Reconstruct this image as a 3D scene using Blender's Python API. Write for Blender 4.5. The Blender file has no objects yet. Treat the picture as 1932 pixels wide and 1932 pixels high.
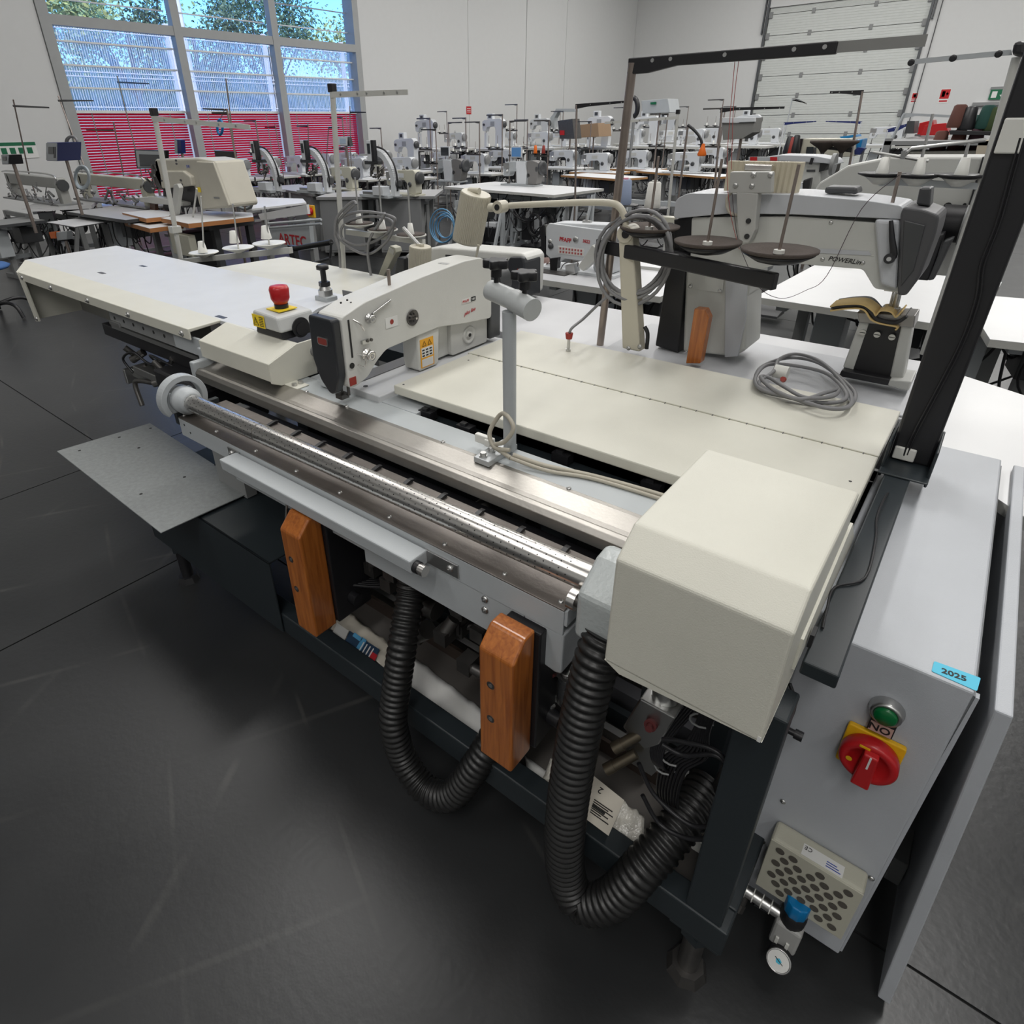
import bpy, bmesh, math, random
from mathutils import Vector, Matrix
random.seed(7)
SC = bpy.context.scene
COL = SC.collection
# ---------------------------------------------------------------- camera
FPX = 1160.2
YAW, PITCH, ROLL = math.radians(39.641), math.radians(27.768), math.radians(-1.016)
PPX, PPY = 889.96, 847.54
CAM = Vector((0.0, 0.0, 1.65))
ROT = Matrix.Rotation(YAW, 3, 'Z') @ Matrix.Rotation(math.pi / 2 - PITCH, 3, 'X') @ Matrix.Rotation(ROLL, 3, 'Z')
cd = bpy.data.cameras.new('camera')
cam = bpy.data.objects.new('camera', cd)
COL.objects.link(cam)
cd.sensor_fit = 'HORIZONTAL'
cd.sensor_width = 36.0
cd.lens = FPX / 1932 * 36
cd.shift_x = (966 - PPX) / 1932
cd.shift_y = -(966 - PPY) / 1932
cd.clip_start = 0.05
cd.clip_end = 300
cam.location = CAM
cam.rotation_euler = ROT.to_euler()
SC.camera = cam
# ---------------------------------------------------------------- colour management, sky, lights
vs = SC.view_settings
vs.view_transform = 'Standard'
vs.look = 'None'
vs.gamma = 1.0
vs.use_curve_mapping = False
vs.exposure = 0.0
W = bpy.data.worlds.new('world')
SC.world = W
W.use_nodes = True
wn = W.node_tree
bg = wn.nodes['Background']
sky = wn.nodes.new('ShaderNodeTexSky')
sky.sky_type = 'NISHITA'
sky.sun_disc = False
sky.sun_elevation = math.radians(50)
sky.sun_rotation = math.radians(100)
sky.ozone_density = 5.0
sky.dust_density = 0.1
sky.air_density = 1.0
sky.altitude = 1500
tint = wn.nodes.new('ShaderNodeMix'); tint.data_type = 'RGBA'; tint.blend_type = 'MULTIPLY'; tint.inputs[0].default_value = 1.0
tint.inputs[7].default_value = (.45, .78, 1.15, 1)
wn.links.new(sky.outputs[0], tint.inputs[6]); wn.links.new(tint.outputs[2], bg.inputs[0])
bg.inputs[1].default_value = 0.42
sun = bpy.data.lights.new('sun', 'SUN')
sun.energy = 5.0
sun.angle = math.radians(1)
suno = bpy.data.objects.new('sun', sun)
COL.objects.link(suno)
suno.location = (0, 0, 30)
suno.rotation_euler = (math.radians(20), math.radians(35), 0)
def area(x, y, z, sx, sy, power, rot=(0, 0, 0), col=(1, .98, .95)):
    l = bpy.data.lights.new('area_light', 'AREA')
    l.shape = 'RECTANGLE'; l.size = sx; l.size_y = sy; l.energy = power; l.color = col
    o = bpy.data.objects.new('area_light', l)
    o.location = (x, y, z); o.rotation_euler = rot
    COL.objects.link(o)
    return o
for (ax, ay, pw) in ((-8, 4, 120), (-4, 4, 210), (1, 4, 215), (-8, 12, 210), (-4, 12, 240), (1, 12, 300), (-8, 20, 260), (-4, 20, 260), (1, 20, 330), (-4, -4, 130), (1, -4, 190), (4.5, -4, 90)):  # unseen ceiling lights; the three at negative y are added front fill
    area(ax, ay, 7.3, 0.9, 5.0, pw)
# ---------------------------------------------------------------- pixel helpers (photograph 1932 px wide) onto real planes
def ray(x, y):
    return ROT @ Vector(((x - PPX) / FPX, -(y - PPY) / FPX, -1.0))
def Zp(x, y, z):
    d = ray(x, y); return CAM + d * ((z - CAM.z) / d.z)
def Yp(x, y, Y):
    d = ray(x, y); return CAM + d * ((Y - CAM.y) / d.y)
def Xp(x, y, X):
    d = ray(x, y); return CAM + d * ((X - CAM.x) / d.x)
def hgt(b, x, y):
    """height at which a vertical through b passes nearest pixel x,y"""
    d = ray(x, y); n = Vector((d.x, d.y)); t = (b[0] * d.x + b[1] * d.y) / n.length_squared
    return CAM.z + d.z * t
# ---------------------------------------------------------------- materials
MATS = {}
def mat(name, col, rough=0.5, metal=0.0, var=0.06, scale=8.0, bump=0.0, bscale=80.0, spec=0.5, coat=0.0, emit=None, estr=0.0, trans=0.0, alpha=1.0):
    if name in MATS: return MATS[name]
    m = bpy.data.materials.new(name); m.use_nodes = True
    nt = m.node_tree; b = nt.nodes['Principled BSDF']
    b.inputs['Roughness'].default_value = rough
    b.inputs['Metallic'].default_value = metal
    b.inputs['Specular IOR Level'].default_value = spec
    b.inputs['Coat Weight'].default_value = coat
    b.inputs['Transmission Weight'].default_value = trans
    b.inputs['Alpha'].default_value = alpha
    tc = nt.nodes.new('ShaderNodeTexCoord')
    nz = nt.nodes.new('ShaderNodeTexNoise'); nz.inputs['Scale'].default_value = scale; nz.inputs['Detail'].default_value = 5
    nt.links.new(tc.outputs['Object'], nz.inputs['Vector'])
    mx = nt.nodes.new('ShaderNodeMix'); mx.data_type = 'RGBA'
    mx.inputs[6].default_value = (*[max(0, c * (1 - var)) for c in col], 1)
    mx.inputs[7].default_value = (*[min(1, c * (1 + var)) for c in col], 1)
    nt.links.new(nz.outputs['Fac'], mx.inputs[0]); nt.links.new(mx.outputs[2], b.inputs['Base Color'])
    if bump:
        n2 = nt.nodes.new('ShaderNodeTexNoise'); n2.inputs['Scale'].default_value = bscale; n2.inputs['Detail'].default_value = 3
        nt.links.new(tc.outputs['Object'], n2.inputs['Vector'])
        bp = nt.nodes.new('ShaderNodeBump'); bp.inputs['Strength'].default_value = bump; bp.inputs['Distance'].default_value = 0.002
        nt.links.new(n2.outputs['Fac'], bp.inputs['Height']); nt.links.new(bp.outputs[0], b.inputs['Normal'])
    if emit:
        b.inputs['Emission Color'].default_value = (*emit, 1); b.inputs['Emission Strength'].default_value = estr
    MATS[name] = m
    return m
CREAM = mat('cream_paint', (.62, .61, .535), .45, bump=.25, bscale=500)
CREAMD = mat('beige_paint', (.47, .46, .38), .45, bump=.2, bscale=300)
WHITE = mat('white_laminate', (.66, .665, .67), .4, var=.03)
WHITEM = mat('white_enamel', (.60, .62, .64), .35, var=.05)
LGREY = mat('light_grey_paint', (.42, .445, .46), .4, bump=.2, bscale=400)
CGREY = mat('cabinet_grey_paint', (.44, .46, .49), .45, bump=.25, bscale=600)
MGREY = mat('mid_grey_paint', (.22, .225, .225), .45)
TGREY = mat('taupe_grey_plastic', (.17, .165, .16), .45)
DGREY = mat('dark_grey_plastic', (.05, .052, .055), .4)
DARK = mat('anthracite_paint', (.018, .024, .028), .42, bump=.1)
BLACK = mat('black_plastic', (.012, .012, .014), .4)
RUBBER = mat('black_rubber', (.012, .012, .012), .38, bump=.1)
STEEL = mat('polished_steel', (.72, .7, .67), .24, 1.0, var=.02, scale=3)
BSTEEL = mat('brushed_steel', (.42, .4, .37), .38, 1.0, var=.22, scale=9, bump=.15, bscale=120)
ZINC = mat('zinc_steel', (.55, .55, .54), .33, 1.0)
IRON = mat('dark_iron', (.12, .115, .11), .4, .8, var=.3, scale=25)
TUBE = mat('worn_steel_tube', (.33, .28, .25), .4, .9, var=.2, scale=20)
RED = mat('red_plastic', (.45, .012, .015), .3)
BRED = mat('brick_red', (.3, .03, .02), .5)
YEL = mat('yellow_plastic', (.75, .42, .01), .4)
YSIGN = mat('yellow_print', (.85, .62, .02), .5, var=.02)
ORSIGN = mat('orange_print', (.8, .38, .02), .5, var=.02)
ORANGE = mat('orange_plastic', (.8, .16, .01), .4)
GREEN = mat('green_plastic', (.0, .12, .03), .3)
GSIGN = mat('green_print', (.0, .12, .05), .5)
BLUE = mat('blue_plastic', (.0, .17, .42), .35)
NAVY = mat('navy_plastic', (.01, .02, .12), .4)
CYAN = mat('cyan_sticker', (.06, .47, .66), .5, var=.02)
INK = mat('black_ink', (.01, .01, .01), .6)
REDINK = mat('red_ink', (.45, .02, .03), .6)
BLUEINK = mat('blue_ink', (.02, .06, .35), .6)
PAPER = mat('white_paper', (.7, .7, .68), .7, var=.04)
FOAM = mat('brown_foam', (.075, .06, .052), .95, var=.3, scale=200, bump=.8, bscale=700)
CABLE = mat('grey_cable', (.2, .2, .205), .5)
CREAMCABLE = mat('cream_cable', (.42, .39, .32), .5)
BCABLE = mat('blue_hose', (.12, .3, .5), .3)
GLASSY = mat('screen_dark', (.02, .025, .03), .12)
PINK = mat('pink_sheet', (.75, .3, .38), .5)
CARD = mat('cardboard', (.3, .2, .12), .8)
WHITEP = mat('white_plastic', (.7, .7, .66), .4)
THREADW = mat('white_thread', (.65, .64, .6), .9, bump=.6, bscale=300)
CLOTHB = mat('black_leather', (.015, .015, .016), .6, bump=.5, bscale=200)
SUEDE = mat('yellow_suede', (.55, .4, .17), .9)
PATHY = mat('pale_grey_plastic', (.5, .5, .47), .4)
def wood():
    m = mat('varnished_wood', (.38, .115, .02), .3, coat=.4, var=.1)
    nt = m.node_tree; b = nt.nodes['Principled BSDF']
    tc = nt.nodes.new('ShaderNodeTexCoord'); mp = nt.nodes.new('ShaderNodeMapping'); mp.inputs['Scale'].default_value = (45, 45, 3)
    nz = nt.nodes.new('ShaderNodeTexNoise'); nz.inputs['Scale'].default_value = 2.2; nz.inputs['Detail'].default_value = 6; nz.inputs['Distortion'].default_value = .8
    cr = nt.nodes.new('ShaderNodeValToRGB')
    cr.color_ramp.elements[0].position = .3; cr.color_ramp.elements[0].color = (.26, .07, .012, 1)
    cr.color_ramp.elements[1].position = .7; cr.color_ramp.elements[1].color = (.46, .15, .028, 1)
    nt.links.new(tc.outputs['Object'], mp.inputs[0]); nt.links.new(mp.outputs[0], nz.inputs[0])
    nt.links.new(nz.outputs['Fac'], cr.inputs[0]); nt.links.new(cr.outputs[0], b.inputs['Base Color'])
    return m
WOOD = wood()
WEDGE = mat('wood_table_edge', (.42, .22, .08), .5, var=.2)
# ---------------------------------------------------------------- mesh builder
ORG = {}
class MB:
    def __init__(s): s.v = []; s.f = []; s.sm = []
    def add(s, vs, fs, smooth=False, M=None):
        o = len(s.v)
        for p in vs:
            p = Vector(p)
            s.v.append(M @ p if M else p)
        for f in fs: s.f.append([i + o for i in f]); s.sm.append(smooth)
        return s
    def box(s, x0, x1, y0, y1, z0, z1, M=None):
        v = [(x0, y0, z0), (x1, y0, z0), (x1, y1, z0), (x0, y1, z0), (x0, y0, z1), (x1, y0, z1), (x1, y1, z1), (x0, y1, z1)]
        return s.add(v, [(3, 2, 1, 0), (4, 5, 6, 7), (0, 1, 5, 4), (1, 2, 6, 5), (2, 3, 7, 6), (3, 0, 4, 7)], False, M)
    def cb(s, c, sz, M=None):
        return s.box(c[0] - sz[0] / 2, c[0] + sz[0] / 2, c[1] - sz[1] / 2, c[1] + sz[1] / 2, c[2] - sz[2] / 2, c[2] + sz[2] / 2, M)
    def prism(s, poly, a, b, axis='x', smooth=False, M=None):
        """poly: 2-D points in the plane across the axis; x->(y,z) y->(x,z) z->(x,y)"""
        n = len(poly)
        mk = {'x': lambda p, t: (t, p[0], p[1]), 'y': lambda p, t: (p[0], t, p[1]), 'z': lambda p, t: (p[0], p[1], t)}[axis]
        v = [mk(p, a) for p in poly] + [mk(p, b) for p in poly]
        ar = sum(poly[i][0] * poly[(i + 1) % n][1] - poly[(i + 1) % n][0] * poly[i][1] for i in range(n))
        fl = (ar > 0) != (axis == 'y')
        f = [[i, (i + 1) % n, n + (i + 1) % n, n + i] for i in range(n)]
        e = [list(range(n))[::-1], list(range(n, 2 * n))]
        if (not fl) != (b < a):
            f = [q[::-1] for q in f]; e = [q[::-1] for q in e]
        s.add(v, f, smooth, M); o = len(s.v) - 2 * n
        for q in e: s.f.append([i + o for i in q]); s.sm.append(False)
        return s
    def cyl(s, p, q, r0, r1=None, n=16, cap=True, smooth=True, M=None):
        p = Vector(p); q = Vector(q); r1 = r0 if r1 is None else r1
        d = (q - p).normalized(); u = d.orthogonal().normalized(); w = d.cross(u)
        v = []
        for c, r in ((p, r0), (q, r1)):
            for i in range(n):
                a = 2 * math.pi * i / n
                v.append(c + (u * math.cos(a) + w * math.sin(a)) * r)
        s.add(v, [(i, (i + 1) % n, n + (i + 1) % n, n + i) for i in range(n)], smooth, M)
        if cap:
            s.v += [x.copy() for x in s.v[-2 * n:]]; o = len(s.v) - 2 * n
            s.f.append([o + i for i in range(n)][::-1]); s.sm.append(False)
            s.f.append([o + n + i for i in range(n)]); s.sm.append(False)
        return s
    def tube(s, pts, r, n=8, smooth=True, closed=False, M=None, rf=None):
        pts = [Vector(p) for p in pts]; m = len(pts)
        v = []; prev = None
        for k in range(m):
            if closed: d = pts[(k + 1) % m] - pts[k - 1]
            else: d = pts[min(k + 1, m - 1)] - pts[max(k - 1, 0)]
            d = d.normalized() if d.length > 1e-9 else Vector((0, 0, 1))
            if prev is None: u = d.orthogonal().normalized()
            else:
                u = prev - d * prev.dot(d)
                u = u.normalized() if u.length > 1e-6 else d.orthogonal().normalized()
            prev = u; w = d.cross(u); rr = rf(k) if rf else r
            for i in range(n):
                a = 2 * math.pi * i / n
                v.append(pts[k] + (u * math.cos(a) + w * math.sin(a)) * rr)
        f = []
        for k in range(m if closed else m - 1):
            k2 = (k + 1) % m
            for i in range(n): f.append((k * n + i, k * n + (i + 1) % n, k2 * n + (i + 1) % n, k2 * n + i))
        s.add(v, f, smooth, M)
        if not closed:
            a0 = s.v[len(s.v) - m * n:len(s.v) - m * n + n]; a1 = s.v[-n:]; s.v += [x.copy() for x in a0] + [x.copy() for x in a1]; o = len(s.v) - 2 * n
            s.f.append([o + i for i in range(n)][::-1]); s.sm.append(False)
            s.f.append([o + n + i for i in range(n)]); s.sm.append(False)
        return s
    def lathe(s, prof, o=(0, 0, 0), ax=(0, 0, 1), n=20, smooth=True, M=None):
        """prof: (radius, height) pairs along ax"""
        d = Vector(ax).normalized(); u = d.orthogonal().normalized(); w = d.cross(u); o = Vector(o)
        v = []; m = len(prof)
        for r, h in prof:
            for i in range(n):
                a = 2 * math.pi * i / n
                v.append(o + d * h + (u * math.cos(a) + w * math.sin(a)) * r)
        f = [(k * n + i, k * n + (i + 1) % n, (k + 1) * n + (i + 1) % n, (k + 1) * n + i) for k in range(m - 1) for i in range(n)]
        s.add(v, f, smooth, M); a0 = s.v[len(s.v) - m * n:len(s.v) - m * n + n]; a1 = s.v[-n:]; s.v += [x.copy() for x in a0] + [x.copy() for x in a1]; b = len(s.v) - 2 * n
        s.f.append([b + i for i in range(n)][::-1]); s.sm.append(False)
        s.f.append([b + n + i for i in range(n)]); s.sm.append(False)
        return s
    def quad(s, a, b, c, d): return s.add([a, b, c, d], [(0, 1, 2, 3)])
    def build(s, name, m, parent=None, bev=0, seg=2, fix=False):
        org = ORG.get(parent.name, Vector((0, 0, 0))) if parent else Vector((0, 0, 0))
        me = bpy.data.meshes.new(name)
        me.from_pydata([tuple(p - org) for p in s.v], [], s.f)
        me.polygons.foreach_set('use_smooth', s.sm)
        me.materials.append(m)
        if fix:
            b_ = bmesh.new(); b_.from_mesh(me); bmesh.ops.recalc_face_normals(b_, faces=b_.faces); b_.to_mesh(me); b_.free()
        me.update()
        o = bpy.data.objects.new(name, me); COL.objects.link(o)
        if parent: o.parent = parent; ORG[o.name] = org
        if bev:
            md = o.modifiers.new('bevel', 'BEVEL'); md.width = bev; md.segments = seg; md.limit_method = 'ANGLE'; md.angle_limit = math.radians(35)
            md.harden_normals = False
        return o
def tag(o, label=None, cat=None, group=None, kind=None):
    if label: o['label'] = label
    if cat: o['category'] = cat
    if group: o['group'] = group
    if kind: o['kind'] = kind
    return o
def thing(name, label, cat, loc=(0, 0, 0), group=None, rz=0):
    o = bpy.data.objects.new(name, None); COL.objects.link(o)
    o.empty_display_size = .05; o.location = loc; o.rotation_euler = (0, 0, rz)
    ORG[o.name] = Vector(loc)
    return tag(o, label, cat, group)
def dup(root, loc, rz, label, group=None, sc=1.0):
    r = root.copy(); COL.objects.link(r); r.location = loc; r.rotation_euler = (0, 0, rz); r.scale = (sc, sc, sc)
    r['label'] = label
    if group: r['group'] = group
    elif 'group' in r: del r['group']
    for ch in list(root.children):
        if ch.name.startswith('lower_tube'): continue
        c = ch.copy(); COL.objects.link(c); c.parent = r
        for g in ch.children:
            e = g.copy(); COL.objects.link(e); e.parent = c
    return r
def spline(pts, n=8, closed=False):
    """Catmull-Rom through pts"""
    P = [Vector(p) for p in pts]; out = []; m = len(P)
    rng = range(m) if closed else range(m - 1)
    for i in rng:
        if closed: a, b, c, d = P[i - 1], P[i], P[(i + 1) % m], P[(i + 2) % m]
        else: a, b, c, d = P[max(i - 1, 0)], P[i], P[i + 1], P[min(i + 2, m - 1)]
        for k in range(n):
            t = k / n
            out.append(.5 * ((2 * b) + (c - a) * t + (2 * a - 5 * b + 4 * c - d) * t * t + (3 * b - a - 3 * c + d) * t ** 3))
    if not closed: out.append(P[-1])
    return out
def text(s, name, size, o, right, up, m, parent, align='LEFT', shear=0, ext=.0004, bold=0):
    c = bpy.data.curves.new('tmp', 'FONT'); c.body = s; c.size = size; c.align_x = align; c.shear = shear; c.extrude = ext; c.offset = bold
    c.resolution_u = 3
    t = bpy.data.objects.new('tmp', c)
    me = bpy.data.meshes.new_from_object(t)
    r = Vector(right).normalized(); u = Vector(up); u = (u - r * u.dot(r)).normalized(); n = r.cross(u)
    org = ORG.get(parent.name, Vector((0, 0, 0)))
    Mx = Matrix((r, u, n)).transposed().to_4x4(); Mx.translation = Vector(o) - org
    me.transform(Mx); me.materials.clear(); me.materials.append(m)
    ob = bpy.data.objects.new(name, me); COL.objects.link(ob); ob.parent = parent; ORG[ob.name] = org
    bpy.data.objects.remove(t); bpy.data.curves.remove(c)
    return ob
X1, Y1, Z1 = Vector((1, 0, 0)), Vector((0, 1, 0)), Vector((0, 0, 1))
def bolt(name, p, ax, r, parent, m=None, hexa=False):
    b = MB(); ax = Vector(ax)
    if hexa: b.cyl(p, Vector(p) + ax * r * .9, r, n=6, smooth=False)
    else: b.lathe([(r, 0), (r * .95, r * .35), (r * .6, r * .6), (.0005, r * .66)], p, ax, 12)
    b.cyl(Vector(p) + ax * r * .55, Vector(p) + ax * r * .95, r * .35, n=6, smooth=False)
    return b.build(name, m or ZINC, parent)
# ================================================================ SETTING
XW, YW, XR, YF, HC = -13.0, 26.0, 6.0, -9.0, 7.6
def floor_mat():
    m = bpy.data.materials.new('epoxy_floor'); m.use_nodes = True; nt = m.node_tree; b = nt.nodes['Principled BSDF']; L = nt.links.new
    tc = nt.nodes.new('ShaderNodeTexCoord')
    n1 = nt.nodes.new('ShaderNodeTexNoise'); n1.inputs['Scale'].default_value = 1.3; n1.inputs['Detail'].default_value = 8
    L(tc.outputs['Object'], n1.inputs['Vector'])
    r1 = nt.nodes.new('ShaderNodeValToRGB'); r1.color_ramp.elements[0].color = (.019, .020, .021, 1); r1.color_ramp.elements[1].color = (.032, .033, .034, 1)
    r1.color_ramp.elements[0].position = .3; r1.color_ramp.elements[1].position = .75
    L(n1.outputs['Fac'], r1.inputs[0])
    # hairline scratches: thin bands of distorted wave texture, masked by noise
    prev = r1.outputs[0]
    for k, (rz, sc, ds) in enumerate(((.5, .55, 2.0), (1.9, .7, 3.0), (2.6, .42, 1.4))):
        mp = nt.nodes.new('ShaderNodeMapping'); mp.inputs['Rotation'].default_value = (0, 0, rz); mp.inputs['Location'].default_value = (k * 3.1, k, 0)
        wv = nt.nodes.new('ShaderNodeTexWave'); wv.inputs['Scale'].default_value = sc; wv.inputs['Distortion'].default_value = ds; wv.inputs['Detail'].default_value = 1.0; wv.inputs['Detail Scale'].default_value = .6
        rr = nt.nodes.new('ShaderNodeValToRGB'); rr.color_ramp.elements[0].position = .99985; rr.color_ramp.elements[1].position = 1.0
        L(tc.outputs['Object'], mp.inputs[0]); L(mp.outputs[0], wv.inputs[0]); L(wv.outputs['Fac'], rr.inputs[0])
        n2 = nt.nodes.new('ShaderNodeTexNoise'); n2.inputs['Scale'].default_value = 2.2 + k; L(tc.outputs['Object'], n2.inputs['Vector'])
        mr = nt.nodes.new('ShaderNodeMath'); mr.operation = 'SUBTRACT'; mr.inputs[1].default_value = .5; mr.use_clamp = True; L(n2.outputs['Fac'], mr.inputs[0])
        mm = nt.nodes.new('ShaderNodeMath'); mm.operation = 'MULTIPLY'; L(rr.outputs[0], mm.inputs[0]); L(mr.outputs[0], mm.inputs[1])
        mx = nt.nodes.new('ShaderNodeMix'); mx.data_type = 'RGBA'; mx.inputs[7].default_value = (.16, .155, .14, 1)
        L(mm.outputs[0], mx.inputs[0]); L(prev, mx.inputs[6]); prev = mx.outputs[2]
    L(prev, b.inputs['Base Color'])
    rn = nt.nodes.new('ShaderNodeMapRange'); rn.inputs[3].default_value = .22; rn.inputs[4].default_value = .42
    L(n1.outputs['Fac'], rn.inputs[0]); L(rn.outputs[0], b.inputs['Roughness'])
    n3 = nt.nodes.new('ShaderNodeTexNoise'); n3.inputs['Scale'].default_value = 45; n3.inputs['Detail'].default_value = 4; L(tc.outputs['Object'], n3.inputs['Vector'])
    bp = nt.nodes.new('ShaderNodeBump'); bp.inputs['Strength'].default_value = .35; bp.inputs['Distance'].default_value = .0015; L(n3.outputs['Fac'], bp.inputs['Height']); L(bp.outputs[0], b.inputs['Normal'])
    b.inputs['Specular IOR Level'].default_value = .45
    return m
FLOORM = floor_mat()
JOINT = mat('joint_filler', (.012, .012, .012), .8)
WALLM = mat('white_wall_paint', (.60, .605, .60), .8, var=.02, bump=.1, bscale=150)
tag(MB().box(XW - .3, XR, YF, YW + .3, -.2, -.006).build('floor', JOINT), kind='structure')
fl = bpy.data.objects['floor']; ORG['floor'] = Vector((0, 0, 0))
xs = [XW - .3, -8.4, -3.56, 1.3, XR]; ys = [YF, 1.108, 6.2, 11.3, 16.4, 21.5, YW + .3]
xs.insert(3, -2.364)
for i in range(len(xs) - 1):
    for j in range(len(ys) - 1):
        MB().box(xs[i] + .0035, xs[i + 1] - .0035, ys[j] + .0035, ys[j + 1] - .0035, -.006, 0).build('floor_slab', FLOORM, fl)
# --- window wall (left), window opening y 5.09..11.63, z 0.35..4.75
wy0, wy1, wz0, wz1 = 4.92, 11.80, .3, 4.9
wl = tag(MB().box(XW - .3, XW - .02, YF, wy0, 0, HC).box(XW - .3, XW - .02, wy1, YW + .02, 0, HC).box(XW - .3, XW - .02, wy0, wy1, 0, wz0).box(XW - .3, XW - .02, wy0, wy1, wz1, HC).build('wall_left', mat('wall_joint', (.2, .2, .2), .8)), kind='structure')
def panels(par, spans, x0, x1, z0, z1):
    for a, b in spans: MB().box(x0, x1, a + .008, b - .008, z0, z1).build('wall_panel', WALLM, par)
j2 = Xp(995, 150, XW).y
panels(wl, [(YF, 0), (0, wy0 - .0), (wy1, 15.85), (15.85, j2 - .12), (j2 + .0, 21.0), (21.0, YW)], XW - .02, XW, 0, HC)
MB().box(XW - .02, XW + .02, j2 - .12, j2, 0, HC).build('wall_column', WALLM, wl)
panels(wl, [(wy0, wy1)], XW - .02, XW, 0, wz0); panels(wl, [(wy0, wy1)], XW - .02, XW, wz1, HC)
# --- back wall with sectional door
dl, dr, dh = Yp(1420, 200, YW).x, Yp(1712, 180, YW).x, 5.0
wb = tag(MB().box(XW - .3, dl, YW + .02, YW + .3, 0, HC).box(dr, XR, YW + .02, YW + .3, 0, HC).box(dl, dr, YW + .02, YW + .3, dh, HC).build('wall_back', WALLM), kind='structure')
ORG[wb.name] = Vector((0, 0, 0))
MB().box(XW, dl, YW, YW + .02, 0, HC).build('wall_panel', WALLM, wb); MB().box(dr, XR, YW, YW + .02, 0, HC).build('wall_panel', WALLM, wb)
MB().box(dl, dr, YW, YW + .02, dh, HC).build('wall_panel', WALLM, wb)
tag(MB().box(XR, XR + .2, YF, YW + .3, 0, HC).build('wall_right', WALLM), kind='structure')
tag(MB().box(XW - .3, XR, YF - .2, YF, 0, HC).build('wall_front', WALLM), kind='structure')
tag(MB().box(XW - .3, XR + .2, YF - .2, YW + .3, HC, HC + .2).build('ceiling', mat('ceiling_panel', (.75, .75, .75), .8)), kind='structure')
# sectional door
DOORM = mat('door_panel_paint', (.56, .58, .56), .55)
d1 = tag(MB().box(dl, dr, YW + .12, YW + .2, 0, dh).build('door_1', DGREY), kind='structure'); ORG['door_1'] = Vector((0, 0, 0))
ps = .6; z = 0.0; k = 0
while z < dh - .05:
    zt = min(z + ps, dh)
    b = MB(); rib = 8; hh = (zt - z - .012) / rib; prof = [(YW + .12, z + .006)]
    for q in range(rib):
        za = z + .006 + q * hh
        prof += [(YW + .062, za + .004), (YW + .06, za + .01), (YW + .06, za + hh - .006), (YW + .066, za + hh)]
    prof.append((YW + .12, zt - .006))
    b.prism(prof, dl + .03, dr - .03, 'x').build('door_section', DOORM, d1)
    if z > 0:
        for f in (.3, .68):
            xx = dl + (dr - dl) * f
            MB().box(xx - .05, xx + .05, YW + .035, YW + .06, z - .07, z + .07).build('door_hinge', MGREY, d1)
        for xx in (dl + .08, dr - .08):
            MB().box(xx - .06, xx + .06, YW + .02, YW + .06, z - .1, z + .08).build('roller_bracket', MGREY, d1)
    z = zt; k += 1
for n, xx in (('trim_1', dl), ('trim_2', dr)):
    sgn = -1 if n == 'trim_1' else 1
    t = tag(MB().box(xx - .05 if sgn < 0 else xx - .02, xx + .02 if sgn < 0 else xx + .05, YW - .06, YW, 0, dh + .9).box(xx + sgn * .1 - .02, xx + sgn * .1 + .02, YW - .1, YW, dh * .85, dh + .9).build(n, mat('galvanised_dark', (.09, .095, .1), .5, .5)), kind='structure')
tag(MB().cyl((dr + .25, YW - .05, 0), (dr + .25, YW - .05, HC), .012, n=8).build('trim_3', DGREY), kind='structure')
# --- window
FRAME = mat('window_frame_paint', (.33, .34, .34), .5)
win = tag(MB().box(XW - .3, XW + .03, 4.92, 5.09, wz0, wz1).box(XW - .3, XW + .03, 11.63, 11.80, wz0, wz1).box(XW - .3, XW + .03, 4.92, 11.8, wz0, wz0 + .12).box(XW - .3, XW + .03, 4.92, 11.8, wz1 - .12, wz1).build('window_1', FRAME), kind='structure')
ORG['window_1'] = Vector((0, 0, 0))
for y0 in (7.18, 9.35): MB().box(XW - .12, XW + .04, y0, y0 + .16, wz0, wz1).build('mullion', FRAME, win)
for (y0, y1) in ((5.09, 7.18), (7.34, 9.35), (9.51, 11.63)):
    MB().box(XW - .12, XW + .03, y0, y1, 3.22, 3.37).build('transom', FRAME, win)
GLASS = bpy.data.materials.new('window_glass'); GLASS.use_nodes = True
nt = GLASS.node_tree; nt.nodes.remove(nt.nodes['Principled BSDF'])
tb = nt.nodes.new('ShaderNodeBsdfTransparent'); gb = nt.nodes.new('ShaderNodeBsdfGlossy'); gb.inputs['Roughness'].default_value = .03
ms = nt.nodes.new('ShaderNodeMixShader'); ms.inputs[0].default_value = .05
nt.links.new(tb.outputs[0], ms.inputs[1]); nt.links.new(gb.outputs[0], ms.inputs[2]); nt.links.new(ms.outputs[0], nt.nodes['Material Output'].inputs[0])
DIRTY = bpy.data.materials.new('streaky_glass'); DIRTY.use_nodes = True
nt = DIRTY.node_tree; nt.nodes.remove(nt.nodes['Principled BSDF'])
tb = nt.nodes.new('ShaderNodeBsdfTransparent'); df = nt.nodes.new('ShaderNodeBsdfTranslucent'); df.inputs[0].default_value = (1, 1, 1, 1)
tc = nt.nodes.new('ShaderNodeTexCoord'); mp = nt.nodes.new('ShaderNodeMapping'); mp.inputs['Scale'].default_value = (1, 14, .7)
nz = nt.nodes.new('ShaderNodeTexNoise'); nz.inputs['Scale'].default_value = 3; nz.inputs['Detail'].default_value = 6
rm = nt.nodes.new('ShaderNodeMapRange'); rm.inputs[1].default_value = .35; rm.inputs[2].default_value = .75; rm.inputs[3].default_value = .12; rm.inputs[4].default_value = .42
ms = nt.nodes.new('ShaderNodeMixShader'); L = nt.links.new
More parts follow.
